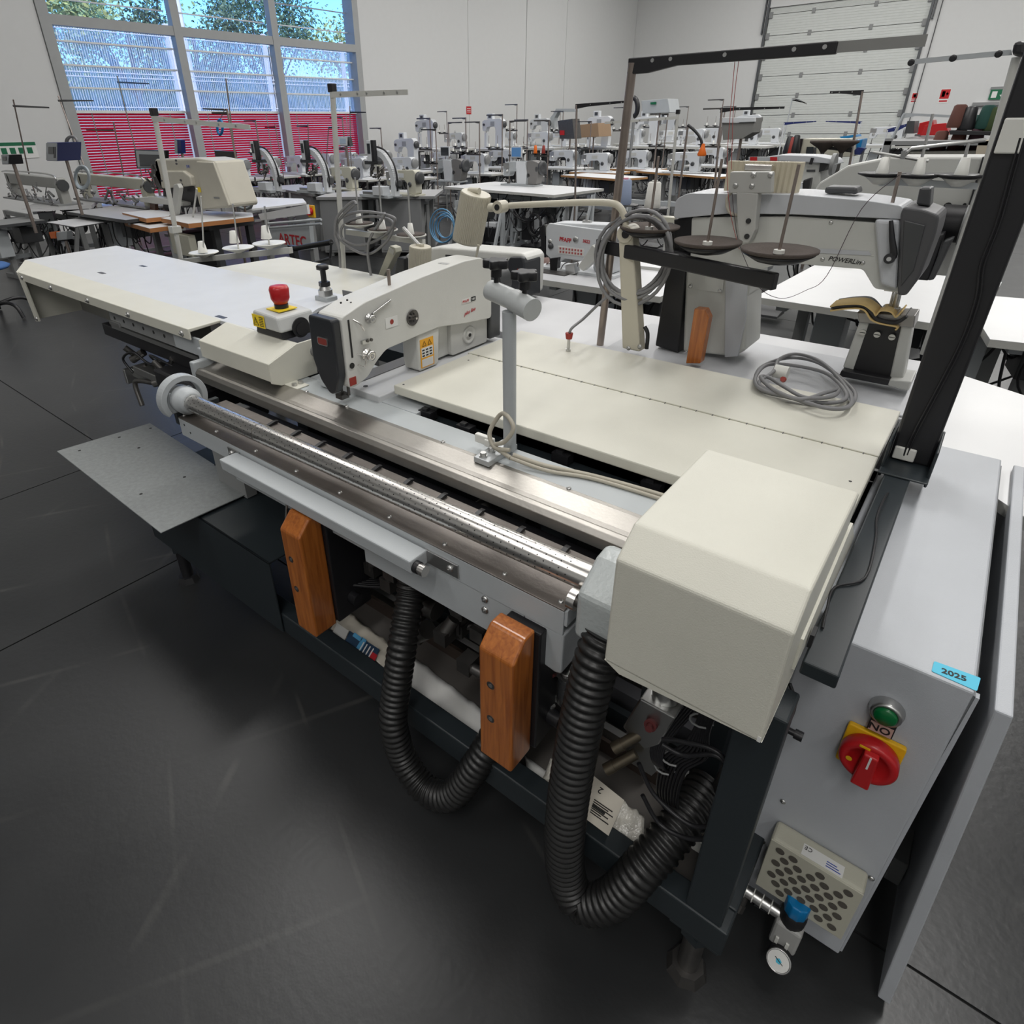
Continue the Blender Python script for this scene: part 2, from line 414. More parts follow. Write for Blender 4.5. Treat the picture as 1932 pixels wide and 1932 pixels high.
L(tc.outputs['Object'], mp.inputs[0]); L(mp.outputs[0], nz.inputs[0]); L(nz.outputs['Fac'], rm.inputs[0]); L(rm.outputs[0], ms.inputs[0]); L(tb.outputs[0], ms.inputs[1]); L(df.outputs[0], ms.inputs[2]); L(ms.outputs[0], nt.nodes['Material Output'].inputs[0])
SLAT = bpy.data.materials.new('red_translucent_slat'); SLAT.use_nodes = True
nt = SLAT.node_tree; b = nt.nodes['Principled BSDF']; b.inputs['Base Color'].default_value = (.75, .01, .07, 1); b.inputs['Roughness'].default_value = .5
tl = nt.nodes.new('ShaderNodeBsdfTranslucent'); tl.inputs[0].default_value = (1, .03, .16, 1); ms = nt.nodes.new('ShaderNodeMixShader'); ms.inputs[0].default_value = .75
nt.links.new(b.outputs[0], ms.inputs[1]); nt.links.new(tl.outputs[0], ms.inputs[2]); nt.links.new(ms.outputs[0], nt.nodes['Material Output'].inputs[0])
WBAR = mat('white_frame_paint', (.72, .74, .74), .4)
bays = ((5.09, 7.18), (7.34, 9.35), (9.51, 11.63))
for bi, (y0, y1) in enumerate(bays):
    MB().box(XW - .2, XW - .192, y0, y1, 3.37, wz1 - .12).build('upper_pane', GLASS, win)
    MB().box(XW - .2, XW - .192, y0, y1, 1.99, 3.22).build('middle_pane', DIRTY, win)
    MB().box(XW - .2, XW - .192, y0, y1, wz0 + .12, 1.95).build('lower_pane', GLASS, win)
    for zz, hh in ((3.02, .013), (2.675, .013), (2.338, .013), (1.97, .022)):
        MB().box(XW - .24, XW - .13, y0, y1, zz - hh, zz + hh).build('glazing_bar', WBAR, win)
    for zz in (3.62, 4.0, 4.4):
        MB().box(XW - .24, XW - .2, y0, y1, zz - .01, zz + .01).build('glazing_bar', WBAR, win)
    bl = thing('slatted_blind', ('red slatted blind in the left bay of the big window', 'red slatted blind in the middle bay of the big window', 'red slatted blind in the right bay of the big window')[bi], 'blind', (XW - .16, (y0 + y1) / 2, wz0 + .12), 'red slatted blinds in the big window')
    w = (y1 - y0) / 2 - .015
    sl = None; zz = 1.93
    while zz > .46:
        if sl is None:
            c = ORG[bl.name]; sl = MB().box(c.x - .002, c.x + .002, c.y - w, c.y + w, zz - .016, zz + .016).build('slat', SLAT, bl); z00 = zz
        else:
            s2 = sl.copy(); COL.objects.link(s2); s2.location = (0, 0, zz - z00)
        zz -= .045
    for fy in (-.7, .7): MB().box(bl.location.x + .003, bl.location.x + .006, bl.location.y + fy * w - .008, bl.location.y + fy * w + .008, .43, 1.95).build('ladder_tape', MGREY, bl)
# signs on the walls
def sign(name, label, p, nrm, w, h, m, rows):
    """nrm 'x' or 'y'"""
    t = thing(name, label, 'sign', p)
    def bx(u0, u1, v0, v1, d0, d1, nm, mm):
        if nrm == 'x': MB().box(p[0] + d0, p[0] + d1, p[1] + u0, p[1] + u1, p[2] + v0, p[2] + v1).build(nm, mm, t)
        else: MB().box(p[0] + u0, p[0] + u1, p[1] - d1, p[1] - d0, p[2] + v0, p[2] + v1).build(nm, mm, t)
    bx(-w / 2, w / 2, -h / 2, h / 2, 0, .006, 'sign_plate', m)
    for (u0, u1, v0, v1, nm, mm) in rows: bx(u0 * w, u1 * w, v0 * h, v1 * h, .006, .0075, nm, mm)
    return t
sign('fire_sign', 'small red sign with white lines on the white wall right of the window', (XW, 15.83, 2.04), 'x', .22, .2, RED, [(-.38, .38, .18, .26, 'white_line', PAPER), (-.38, .38, -.04, .04, 'white_line', PAPER), (-.38, .38, -.26, -.18, 'white_line', PAPER)])
q = Yp(1725, 185, YW); sign('fire_sign', 'small red and white fire sign right beside the roller door frame', (q.x, YW, q.z), 'y', .17, .3, PAPER, [(-.42, .42, -.05, .45, 'red_field', RED), (-.2, .2, .08, .34, 'pictogram', PAPER), (-.4, .4, -.36, -.26, 'lettering', REDINK), (-.4, .4, -.2, -.12, 'lettering', REDINK)])
q = Yp(1782, 181, YW); sign('fire_sign', 'red fire extinguisher sign, larger, on the wall between the roller door and exit sign', (q.x, YW, q.z), 'y', .26, .38, PAPER, [(-.46, .46, -.2, .46, 'red_field', RED), (-.3, .0, -.06, .34, 'pictogram', PAPER), (.1, .34, .1, .2, 'pictogram', PAPER), (.18, .26, .02, .28, 'pictogram', PAPER), (-.4, .4, -.42, -.3, 'lettering', REDINK)])
q = Yp(1892, 178, YW)
ex = sign('exit_sign', 'green emergency exit sign with running figure and arrow above the white door', (q.x, YW - .05, q.z), 'y', .62, .26, GSIGN, [(-.42, -.22, -.32, .32, 'door_pictogram', PAPER), (-.04, .04, -.1, .32, 'arrow_shaft', PAPER)])
c = Vector((q.x, YW - .058, q.z)); MB().prism([(c.x - .07, c.z - .01), (c.x, c.z - .1), (c.x + .07, c.z - .01)], c.y - .001, c.y, 'y').build('arrow_head', PAPER, ex)
MB().tube([(c.x + .15, c.y, c.z - .09), (c.x + .19, c.y, c.z - .02), (c.x + .18, c.y, c.z + .05), (c.x + .24, c.y, c.z + .03)], .012, 6).tube([(c.x + .19, c.y, c.z - .02), (c.x + .25, c.y, c.z - .09)], .012, 6).lathe([(.001, 0), (.02, .001), (.001, .002)], (c.x + .2, c.y, c.z + .085), (0, -1, 0), 8).build('running_figure', PAPER, ex)
MB().box(c.x - .33, c.x + .33, YW - .05, YW, c.z + .13, c.z + .2).build('lamp_housing', MGREY, ex)
d2 = tag(MB().box(q.x - .6, q.x + .6, YW - .03, YW + .0, 0, 2.02).build('door_2', mat('white_door', (.5, .5, .5), .6)), kind='structure'); ORG['door_2'] = Vector((0, 0, 0))
MB().box(q.x - .65, q.x + .65, YW - .12, YW - .03, 1.93, 2.02).build('door_closer_rail', MGREY, d2); MB().cyl((q.x - .45, YW - .09, 1.0), (q.x + .4, YW - .09, 1.0), .02, n=8).build('push_bar', MGREY, d2)
MB().box(q.x - .6, q.x + .6, YW - .045, YW - .03, .02, .3).build('kick_plate', MGREY, d2)
tag(MB().box(XW - .0, XW + .012, 4.85 - 1.5, 4.6, 1.30, 1.42).build('evacuation_notice', GSIGN), 'wide white and green notice on the wall left of the big window', 'sign')
q = Xp(25, 284, XW)
bpy.data.objects['evacuation_notice'].data.clear_geometry()
nm = MB().box(XW, XW + .01, q.y - .35, q.y + .35, q.z - .12, q.z + .12); nn = nm
me = bpy.data.objects['evacuation_notice'].data; me.from_pydata([tuple(v) for v in nn.v], [], nn.f); me.update()
me.materials.clear(); me.materials.append(PAPER); eo = bpy.data.objects['evacuation_notice']; ORG[eo.name] = Vector((0, 0, 0))
MB().box(XW + .01, XW + .014, q.y - .35, q.y + .35, q.z + .07, q.z + .12).build('green_header', GSIGN, eo)
for i in range(5): MB().box(XW + .01, XW + .014, q.y - .3 + i * .125, q.y - .22 + i * .125, q.z - .05, q.z + .04).build('green_symbol', GSIGN, eo)
# ---------------------------------------------------------------- outside
GRND = mat('pale_concrete', (.5, .5, .48), .9)
tag(MB().box(-90, XW - .3, -50, 90, -.3, -.05).build('yard_ground', GRND), kind='structure')
kb = tag(MB().box(-19.1, -18.9, -10, 45, -.05, 2.05).build('retaining_wall', mat('blue_grey_render', (.33, .37, .42), .9)), kind='structure')
fe = thing('mesh_fence', 'white welded mesh fence on the yard wall outside the big window', 'fence', (-19, 17, 2.06))
POST = mat('white_fence_paint', (.78, .78, .78), .5)
for yy in [4.2 + 3.05 * i for i in range(7)]: MB().box(-19.04, -18.96, yy - .06, yy + .06, 2.06, 4.2).build('fence_post', POST, fe)
mb = MB()
for i in range(360): mb.box(-19.005, -18.995, 3 + i * .06, 3.012 + i * .06, 2.1, 4.05)
for zz in (2.12, 2.22, 2.9, 3.0, 3.9, 4.0): mb.box(-19.02, -18.98, 3, 24.6, zz - .012, zz + .012)
tag(mb.build('mesh_wires', POST, fe), kind='stuff')
TRUNK = mat('tree_bark', (.12, .1, .08), .9)
for ti, (tx, ty, hh, rr, lc, lab) in enumerate(((-23, 7.0, 7.5, 2.6, (.34, .38, .14), 'light green tree with open branches outside the left window bay'), (-25, 12.0, 6.6, 1.9, (.26, .33, .14), 'pale green tree outside, mostly behind the left mullion of the window'),
        (-27, 15.5, 6.6, 1.9, (.10, .16, .09), 'dark green tree outside the middle window bay'), (-28, 19.8, 7.2, 2.1, (.09, .15, .08), 'dark green tree with rounded crown outside the right window bay'), (-26, 23.2, 7.5, 2.0, (.3, .34, .13), 'yellow-green tree outside at the right edge of the window'))):
    k_ = (.95, 1.4, .93, 1.32, .93)[ti]; tx *= k_; ty *= k_; hh = (hh - 1.65) * k_ + 1.65; rr *= k_
    t = thing('tree', lab, 'tree', (tx, ty, 0))
    rg = random.Random(40 + ti)
    tr = MB(); tr.tube([(tx, ty, -.1), (tx + .1, ty, hh * .4), (tx, ty + .2, hh * .75)], .16, 8, rf=lambda k: (.18, .13, .07)[k])
    ends = []
    for i in range(9):
        a = rg.uniform(0, 6.28); e = Vector((tx + math.cos(a) * rr * .7, ty + math.sin(a) * rr * .8, hh * rg.uniform(.5, .98))); ends.append(e)
        tr.tube(spline([(tx, ty, hh * .35), ((tx + e.x) / 2, (ty + e.y) / 2, hh * .55), e], 4), .05, 6)
    tr.build('trunk', TRUNK, t)
    lf = MB()
    for i in range(6500):
        e = ends[i % 9]; r3 = [rg.gauss(0, rr * .24) for _ in range(3)]
        p = e + Vector(r3); s = rg.uniform(.05, .11) * k_
        u = Vector([rg.uniform(-1, 1) for _ in range(3)]).normalized(); w = u.cross(Vector([rg.uniform(-1, 1) for _ in range(3)])).normalized() * .5
        lf.add([p - u * s, p - w * s, p + u * s, p + w * s], [(0, 1, 2, 3)])
    tag(lf.build('foliage', mat('leaves_%d' % ti, lc, .6, var=.5, scale=3), t), kind='stuff')
lampp = thing('lamp_post', 'thin grey street lamp pole outside the middle window bay', 'lamp post', (-20.4, 11.6, 0))
lf = MB(); lf.cyl((-20.4, 11.6, 0), (-20.4, 11.6, 8.5), .09, .05, 8).build('pole', POST, lampp); MB().tube(spline([(-20.4, 11.6, 8.4), (-20.4, 11.9, 8.8), (-20.4, 12.6, 9)], 4), .04, 6).build('bracket_arm', POST, lampp)
tag(MB().box(-60, -40, -20, 60, 0, 3).prism([(-60, 3), (-40, 3), (-50, 5.5)], -20, 60, 'y').build('hillside', mat('far_hedge', (.05, .08, .04), .9, var=.5, scale=1)), kind='structure')
# ================================================================ MAIN SEAMING MACHINE
mc = thing('seaming_machine', 'long grey and cream seaming machine with perforated steel roller and dark base frame', 'sewing machine', (-1.2, .8, 0))
def part(nm, b, m, par=None, bev=0, seg=2): return b.build(nm, m, par or mc, bev, seg)
# base frame: rails, posts, cross members
bf = MB()
bf.box(-2.28, -.02, .76, .812, .2, .28).box(-2.28, -.02, 1.62, 1.70, .2, .28)
for xx in (-2.28, -.10): bf.box(xx, xx + .08, .812, 1.62, .2, .28)
part('base_rail', bf, DARK, bev=.004)
for (x0, y0, z1) in ((-.105, .765, .86), (-.105, 1.62, .86), (-.66, 1.05, .86), (-2.0, 1.3, .86), (-1.3, 1.62, .86)):
    part('frame_post', MB().box(x0, x0 + .07, y0, y0 + .07, .27, z1), DARK, bev=.004)
part('cross_beam', MB().box(-2.0, -.06, 1.30, 1.37, .8, .86).box(-2.0, -.06, 1.62, 1.7, .8, .86), DARK)
for (xx, yy) in ((-.075, .80), (-2.2, .80), (-.075, 1.66), (-2.2, 1.66)):
    f = part('leveling_foot', MB().cyl((xx, yy, .02), (xx, yy, .2), .022, n=14).cyl((xx, yy, .0), (xx, yy, .025), .045, .035, n=8, smooth=False), IRON if xx > -1 else BLACK)
    part('lock_nut', MB().cyl((xx, yy, .155), (xx, yy, .18), .035, n=6, smooth=False).box(xx - .05, xx + .05, yy - .035, yy + .035, .188, .2), DARK, f)
# black side compartment and its front panel
bp = part('base_panel', MB().box(-2.29, -1.43, .752, .758, .205, .487).box(-2.29, -1.43, .752, 1.3, .48, .487).box(-2.29, -2.283, .752, 1.3, .205, .487), DARK, bev=.002)
part('rear_panel', MB().box(-1.95, -.1, 1.36, 1.368, .28, .80), DARK)
part('inner_shelf', MB().box(-1.42, -.1, .813, 1.62, .228, .236), mat('shelf_steel', (.14, .13, .12), .4, .5))
for (y0, y1, z1, m_) in ((.99, 1.0, .26, mat('brown_channel', (.05, .035, .028), .4, .3)), (1.03, 1.05, .25, ZINC), (1.08, 1.10, .27, DARK), (1.12, 1.16, .30, mat('grey_rail', (.2, .2, .22), .4, .5))):
    part('shelf_channel', MB().box(-1.42, -.12, y0, y1, .236, z1 + .02), m_)
# front rail: steel plate on a grey channel
pl = part('slide_plate', MB().box(-1.892, -.437, .795, .968, .826, .83), mat('worn_plate_steel', (.2, .18, .165), .42, .75, var=.3, scale=14, bump=.2, bscale=150), bev=.0008, seg=1)
fr = part('front_rail', MB().box(-1.892, -.437, .795, .80, .765, .826).box(-1.892, -.437, .80, .97, .80, .826).prism([(-.437, .826), (-.437, .79), (-.430, .79), (-.430, .83)], .797, .93, 'y'), LGREY, bev=.0012)
part('lower_front_plate', MB().box(-1.02, -.53, .797, .803, .665, .765).box(-1.6, -1.02, .797, .803, .70, .765), LGREY, bev=.001)
for i, xx in enumerate((-1.885, -1.69, -1.48, -1.29, -1.11, -.93, -.755, -.59, -.455)):
    bolt('plate_screw', (xx, .812, .83), Z1, .006, pl)
for (xx, zz) in ((-.63, .752), (-.63, .722)): bolt('plate_bolt', (xx, .797, zz), -Y1, .009, fr)
for (xx, zz) in ((-1.86, .81), (-1.83, .79)): part('rail_hole', MB().cyl((xx, .7945, zz), (xx, .796, zz), .004, n=10), INK, fr)
part('rail_end_box', MB().prism([(-.53, .765), (-.435, .765), (-.435, .66), (-.45, .655), (-.53, .67)], .797, .93, 'y'), LGREY, bev=.004)
gc = part('guard_cover', MB().prism([(.735, .812), (.792, .812), (.792, .775), (.738, .775)], -1.555, -.79, 'x'), LGREY, bev=.004)
part('clamp_knob', MB().cyl((-.79, .752, .79), (-.772, .752, .79), .0125, n=16).cyl((-.772, .752, .79), (-.76, .752, .79), .0135, n=16), STEEL, gc)
part('knob_collar', MB().cyl((-.79, .752, .79), (-.778, .752, .79), .0145, n=16), BLACK, gc)
br = part('cover_bracket', MB().box(-.80, -.70, .790, .795, .775, .81), ZINC, bev=.001); part('cover_bracket', MB().box(-1.60, -1.54, .790, .795, .785, .815), ZINC, bev=.001)
bolt('bracket_bolt', (-.722, .79, .793), -Y1, .009, br); bolt('bracket_bolt', (-1.58, .79, .80), -Y1, .009, br)
# perforated roller
ra, rb, rr = Vector((-1.875, .825, .883)), Vector((-.395, .850, .883)), .0275
ax = (rb - ra).normalized()
rol = part('perforated_roller', MB().cyl(ra, ra + ax * .40, rr, n=40).cyl(ra + ax * .40, ra + ax * .403, rr - .003, n=40).cyl(ra + ax * .403, rb, rr, n=40), STEEL)
hb = MB(); u = ax.orthogonal().normalized(); w = ax.cross(u); L_ = (rb - ra).length
k = 0; t = .025
while t < L_ - .05:
    for j in range(12):
        a = 2 * math.pi * (j + (.5 if k % 2 else 0)) / 12
        d = u * math.cos(a) + w * math.sin(a)
        c = ra + ax * t + d * (rr + .0002); e = d.cross(ax)
        hb.add([c + (ax * math.cos(q * math.pi / 3) + e * math.sin(q * math.pi / 3)) * .0016 for q in range(6)], [(0, 1, 2, 3, 4, 5)])
    t += .017; k += 1
tag(part('roller_hole', hb, INK, rol), kind='stuff')
# left hub: ring with slot, and collar
hc = Vector((-1.885, .825, .883))
hp = MB(); N = 30
prof_o = []
for i in range(N + 1):
    a = math.radians(-35 + 250 * i / N); prof_o.append((hc.y + .005 + .078 * math.cos(a), hc.z + .078 * math.sin(a)))
prof_i = []
for i in range(N + 1):
    a = math.radians(-35 + 250 * i / N); prof_i.append((hc.y + .005 + .058 * math.cos(a), hc.z + .058 * math.sin(a)))
hp.prism(prof_o + prof_i[::-1], hc.x - .035, hc.x + .0, 'x')
hp.prism([(hc.y - .06, hc.z - .04), (hc.y + .065, hc.z - .04), (hc.y + .04, hc.z + .03), (hc.y - .04, hc.z + .03)], hc.x - .03, hc.x - .008, 'x')
hub = part('roller_hub', hp, LGREY, bev=.002, seg=1)
part('hub_collar', MB().lathe([(.03, -.03), (.044, -.028), (.044, .03), (.036, .036), (.036, .05), (.0285, .052)], hc, ax, 30), LGREY, hub)
part('hub_arm', MB().box(hc.x - .03, hc.x - .01, hc.y - .03, hc.y + .12, .80, .845), DARK, hub)
# right bearing housing
rh = MB(); rh.prism([(.775, .80), (.90, .80), (.90, .94), (.875, .955), (.84, .95), (.775, .905)], -.405, -.305, 'x')
part('bearing_housing', rh, mat('hammered_grey_enamel', (.45, .48, .48), .25, bump=.6, bscale=120), bev=.012, seg=3)
part('adjuster_disc', MB().cyl((-.428, .80, .864), (-.412, .80, .864), .021, n=22), STEEL)
part('adjuster_spindle', MB().cyl((-.412, .80, .864), (-.395, .80, .864), .012, n=12), IRON)
# steel trough behind the roller: curved lip, bar top, strip
tr = MB(); pr = [(1.0, .835), (1.0, .862), (1.01, .874), (1.022, .876), (1.03, .872), (1.045, .873), (1.095, .882), (1.11, .8815), (1.11, .876), (1.045, .868), (1.008, .862), (1.006, .835)]
tr.prism(pr, -2.14, -.31, 'x'); part('steel_trough', tr, BSTEEL, bev=.0015, seg=2)
part('support_strip', MB().box(-2.14, -.31, 1.105, 1.20, .872, .88), mat('strip_paint', (.45, .48, .49), .42), bev=.001)
part('slot_floor', MB().box(-1.89, -.31, .965, 1.03, .79, .796), BLACK)
for i in range(11):
    xx = -1.6 + i * .118
    part('feed_claw', MB().prism([(.925, .831), (.962, .831), (.968, .838), (.955, .840), (.925, .834)], xx, xx + .012, 'x'), BLACK)
for xx in (-1.62, -1.42, -1.02, -.62): bolt('strip_screw', (xx, 1.108, .882), Z1, .006, mc)
part('end_bracket', MB().box(-2.17, -2.14, 1.0, 1.12, .83, .90).box(-2.21, -2.17, 1.06, 1.16, .84, .93), LGREY, bev=.005)
# seam cable on the strip
part('strip_cable', MB().tube(spline([(-.80, 1.13, .905), (-.72, 1.155, .89), (-.6, 1.19, .886), (-.45, 1.21, .884), (-.31, 1.215, .884)], 6), .006, 8).tube(spline([(-.80, 1.12, .9), (-.7, 1.14, .888), (-.58, 1.18, .886), (-.31, 1.2, .884)], 6), .005, 8), CREAMCABLE)
# table top (two hinged flaps)
p0 = [Zp(740, 727.5, .93), Zp(883, 666, .93)]
tt = part('tabletop', MB().box(-1.343, -.070, 1.24, 1.618, .90, .93), CREAM, bev=.004)
rt = part('rear_flap', MB().box(-1.355, -.070, 1.622, 1.955, .90, .9295), CREAM, bev=.003)
part('piano_hinge', MB().box(-1.33, -.075, 1.6175, 1.6225, .915, .931), CREAMD, tt)
hg = MB(); i = 0
while -1.3 + i * .046 < -.1: hg.box(-1.3 + i * .046, -1.2975 + i * .046, 1.611, 1.6195, .9298, .9312); i += 1
part('hinge_joint', hg, DGREY, tt)
for (xx, yy) in ((-1.32, 1.262), (-1.30, 1.56), (-.1, 1.45), (-.12, 1.3)): part('screw_hole', MB().cyl((xx, yy, .9299), (xx, yy, .9306), .0035, n=10), INK, tt)
# mechanics visible in the gap under the table
for (xx, yy) in ((-1.22, 1.22), (-1.06, 1.21), (-.75, 1.235), (-.5, 1.24)):
    q = part('slide_block', MB().box(xx, xx + .05, yy, yy + .03, .86, .885).box(xx + .01, xx + .03, yy + .005, yy + .02, .885, .893), BLACK)
part('under_rail', MB().box(-1.25, -.31, 1.24, 1.275, .82, .855), DARK, bev=.003)
part('feed_bed', MB().box(-1.72, -1.21, 1.20, 1.42, .86, .882), LGREY, bev=.002)
# white machine bed beside the arm
part('machine_bed', MB().box(-1.56, -1.36, 1.19, 1.90, .84, .902), mat('bed_white', (.55, .56, .57), .35), bev=.004)
part('bed_slot', MB().box(-1.56, -1.50, 1.22, 1.6, .902, .905), mat('needle_plate', (.25, .25, .25), .3, .9))
part('bed_hole', MB().cyl((-1.46, 1.225, .902), (-1.46, 1.225, .9032), .008, n=12), INK)
# hopper cover box at the right
bx = MB(); A = [(.695, .872), (.695, 1.078), (.748, 1.116), (1.045, 1.118), (1.045, .872)]
bx.prism(A, -.303, -.055, 'x')
cb_ = part('end_cover', bx, CREAM, bev=.005, seg=3)
# chamfer of the lower left corner, built as a shaped lower skirt
part('cover_skirt', MB().prism([(-.303, .872), (-.055, .872), (-.275, .857)], .697, 1.0, 'y'), CREAM, cb_)
part('cover_side_plate', MB().prism([(.80, .93), (.80, .99), (1.06, 1.05), (1.23, .925), (1.23, .90)], -.0555, -.051, 'x'), CREAM, cb_)
part('latch', MB().box(-.049, -.043, .86, .885, .93, .955), BLACK, cb_)
part('corner_chip', MB().box(-.062, -.057, .6935, .6945, .874, .884), PAPER, cb_)
# black right support beam with post bracket
part('side_beam', MB().box(-.047, .004, .838, 1.72, .893, .92), DARK, bev=.003)
pb = part('post_bracket', MB().box(-.060, -.054, 1.58, 1.72, .90, .99).box(.031, .037, 1.58, 1.72, .90, .99).box(-.060, .037, 1.55, 1.74, .92, .925), DARK, bev=.003)
po = part('mast', MB().prism([(-.052, .925), (.03, .925), (.034, 1.85), (-.058, 1.85)], 1.64, 1.70, 'y'), BLACK, bev=.006)
cp = MB(); q = Yp(1706, 857, 1.638); part('cable_clip', MB().box(q.x - .022, q.x + .022, 1.632, 1.64, q.z - .014, q.z + .018), WHITEP, po, bev=.003)
q2 = Yp(1915, 245, 1.638); cp.box(q2.x - .02, q2.x + .02, 1.632, 1.64, q2.z - .04, q2.z + .02)
part('cable_clip', cp, WHITEP, po, bev=.003)
cbp = [Yp(x, y, 1.633) for x, y in ((1925, 260), (1905, 330), (1880, 420), (1850, 500), (1842, 560), (1815, 640), (1770, 730), (1722, 820), (1706, 857), (1698, 905))]
cbp += [Zp(x, y, .924) for x, y in ((1672, 935), (1655, 975), (1652, 1020), (1632, 1090), (1575, 1108), (1560, 1150), (1552, 1185))]
part('mast_cable', MB().tube(spline(cbp, 5), .0022, 6).tube(spline([p + Vector((.006, 0, 0)) for p in cbp[:9]], 5), .0018, 6), BLACK, po)
# extension cover at the left (stacker table)
ext = MB()
ext.prism([(1.052, .955), (1.052, .998), (1.19, 1.002), (1.20, 1.0), (1.20, .992), (1.06, .985), (1.06, .955)], -4.0, -2.228, 'x')
ec = part('extension_cover', ext, CREAM, bev=.003)
exy = [Zp(50, 490, 1.0), Zp(217, 463, 1.0), Zp(391, 506, 1.0), Zp(655, 556, 1.0), Zp(598, 580, 1.0), Zp(545, 628, 1.0), Zp(380, 597, 1.0)]
poly = [(-4.33, 1.20), (-4.38, 1.74), (-3.2, 1.735), (-2.12, 1.735), (-2.06, 1.52), (-1.93, 1.30), (-1.86, 1.20), (-2.34, 1.18)]
part('extension_top', MB().prism([(x, y) for x, y in poly], .985, 1.001, 'z'), mat('cool_white_paint', (.60, .615, .63), .42, bump=.2, bscale=400), bev=.002)
part('extension_corner', MB().add([(-4.0, 1.05, .998), (-4.33, 1.20, 1.001), (-4.0, 1.20, 1.001), (-4.0, 1.052, .955), (-4.33, 1.205, .955)], [(0, 2, 1), (0, 1, 4, 3)]), CREAM, ec)
lg = part('hanging_bracket', MB().prism([(-4.0, .998), (-3.93, .975), (-3.90, .745), (-3.965, .735)], 1.05, 1.056, 'y').box(-3.99, -3.985, 1.056, 1.7, .74, .98), CREAM)
part('underside_panel', MB().box(-3.98, -2.55, 1.30, 1.306, .74, .985).box(-3.45, -3.42, 1.28, 1.30, .75, .98), mat('inner_grey_paint', (.3, .29, .26), .5))  # inner panel in one even grey, darker than the cream cover
for xx in (-3.94, -3.55, -3.12, -2.72, -2.28): bolt('cover_screw', (xx, 1.052, .974), -Y1, .012, ec)
bolt('cover_screw', (-3.93, 1.05, .755), -Y1, .011, lg)
for (x, y) in ((192, 515), (270, 502), (417, 598)):
    q = Zp(x, y, 1.0015); part('slot', MB().box(q.x - .03, q.x + .03, q.y - .01, q.y + .01, 1.0005, 1.002), DGREY, ec)
sc_ = part('short_cover', MB().prism([(1.052, .905), (1.052, .968), (1.17, 1.008), (1.185, 1.005), (1.185, .998), (1.06, .96), (1.06, .905)], -2.165, -1.735, 'x').prism([(1.052, .90), (1.052, .968), (1.17, 1.008), (1.24, 1.008), (1.24, .882), (1.09, .882)], -1.735, -1.728, 'x').box(-1.735, -1.66, 1.10, 1.15, .88, .885), CREAM, bev=.003)
for yy in (1.112, 1.138): bolt('cover_bolt', (-1.69, yy, .885), Z1, .009, sc_, hexa=True)
part('inner_bracket', MB().box(-2.16, -1.78, 1.13, 1.18, .882, .89).box(-1.86, -1.78, 1.11, 1.14, .89, .94).box(-2.4, -2.2, 1.07, 1.08, .89, .96), LGREY, bev=.002)
part('slotted_rail', MB().box(-3.0, -2.2, 1.08, 1.088, .885, .955), MGREY)
for i in range(9): part('rail_hole', MB().cyl((-2.95 + i * .09, 1.079, .915), (-2.95 + i * .09, 1.0805, .915), .008, n=8), INK)
# dark arm under the extension with gripper mechanism
part('slide_arm', MB().box(-3.15, -2.15, 1.09, 1.16, .80, .855), BLACK, bev=.003)
part('slide_strip', MB().box(-3.0, -2.25, 1.075, 1.09, .862, .88), ZINC)
part('slide_end', MB().box(-3.0, -2.9, 1.07, 1.12, .88, .90), ZINC, bev=.002)
gp = part('gripper', MB().box(-2.88, -2.66, 1.06, 1.09, .66, .70).box(-2.8, -2.55, 1.04, 1.10, .70, .735).box(-2.6, -2.56, 1.05, 1.08, .62, .80).box(-2.9, -2.88, 1.03, 1.10, .63, .70), ZINC, bev=.003)
g2 = MB(); rg = random.Random(3)
for i in range(14):
    x = -2.86 + rg.random() * .42; z = .66 + rg.random() * .12; y = 1.03 + rg.random() * .1
    g2.cyl((x, y, z), (x + rg.uniform(-.06, .06), y + rg.uniform(-.04, .04), z + rg.uniform(.01, .06)), rg.uniform(.008, .018), n=10)
part('gripper_cylinder', g2, IRON, gp)
part('gripper_hose', MB().tube(spline([(-2.84, 1.05, .69), (-2.88, 1.04, .75), (-2.8, 1.06, .79), (-2.7, 1.08, .75), (-2.5, 1.1, .8)], 6), .006, 6).tube(spline([(-2.7, 1.1, .76), (-2.6, 1.05, .82), (-2.4, 1.08, .78)], 6), .005, 6), BLACK, gp)
part('bent_handle', MB().tube(spline([(-2.62, 1.05, .69), (-2.76, 1.04, .672), (-2.80, 1.03, .65), (-2.76, 1.02, .56)], 5), .011, 8), IRON, gp)
part('dark_motor_block', MB().box(-2.5, -2.1, 1.0, 1.25, .62, .80).box(-2.6, -2.56, 1.1, 1.14, .8, .92), BLACK, bev=.01)
# low receiving plate at the left
rp = MB(); q = [Zp(107, 851, .5), Zp(283, 798, .5), Zp(480, 925, .5), Zp(303, 1005, .5)]
rp.prism([(q[0].x, q[0].y), (q[1].x, q[1].y), (q[2].x, q[2].y), (q[3].x, q[3].y)][::-1], .496, .5, 'z')
rpl = part('receiving_plate', rp, mat('galvanised_sheet', (.26, .275, .275), .4, .35, var=.25, scale=60, bump=.3, bscale=200), bev=.001, seg=1)
for (x, y) in ((150, 850), (225, 825), (262, 845), (284, 808), (266, 932), (348, 900), (407, 877)):
    p = Zp(x, y, .5); part('plate_hole', MB().cyl(p, p + Vector((0, 0, .0007)), .006, n=8), INK, rpl)
part('plate_support', MB().box(-1.98, -1.8, .92, .96, .49, .80).box(-2.05, -1.75, 1.0, 1.04, .45, .56).box(-1.9, -1.84, .86, 1.02, .78, .80), MGREY)
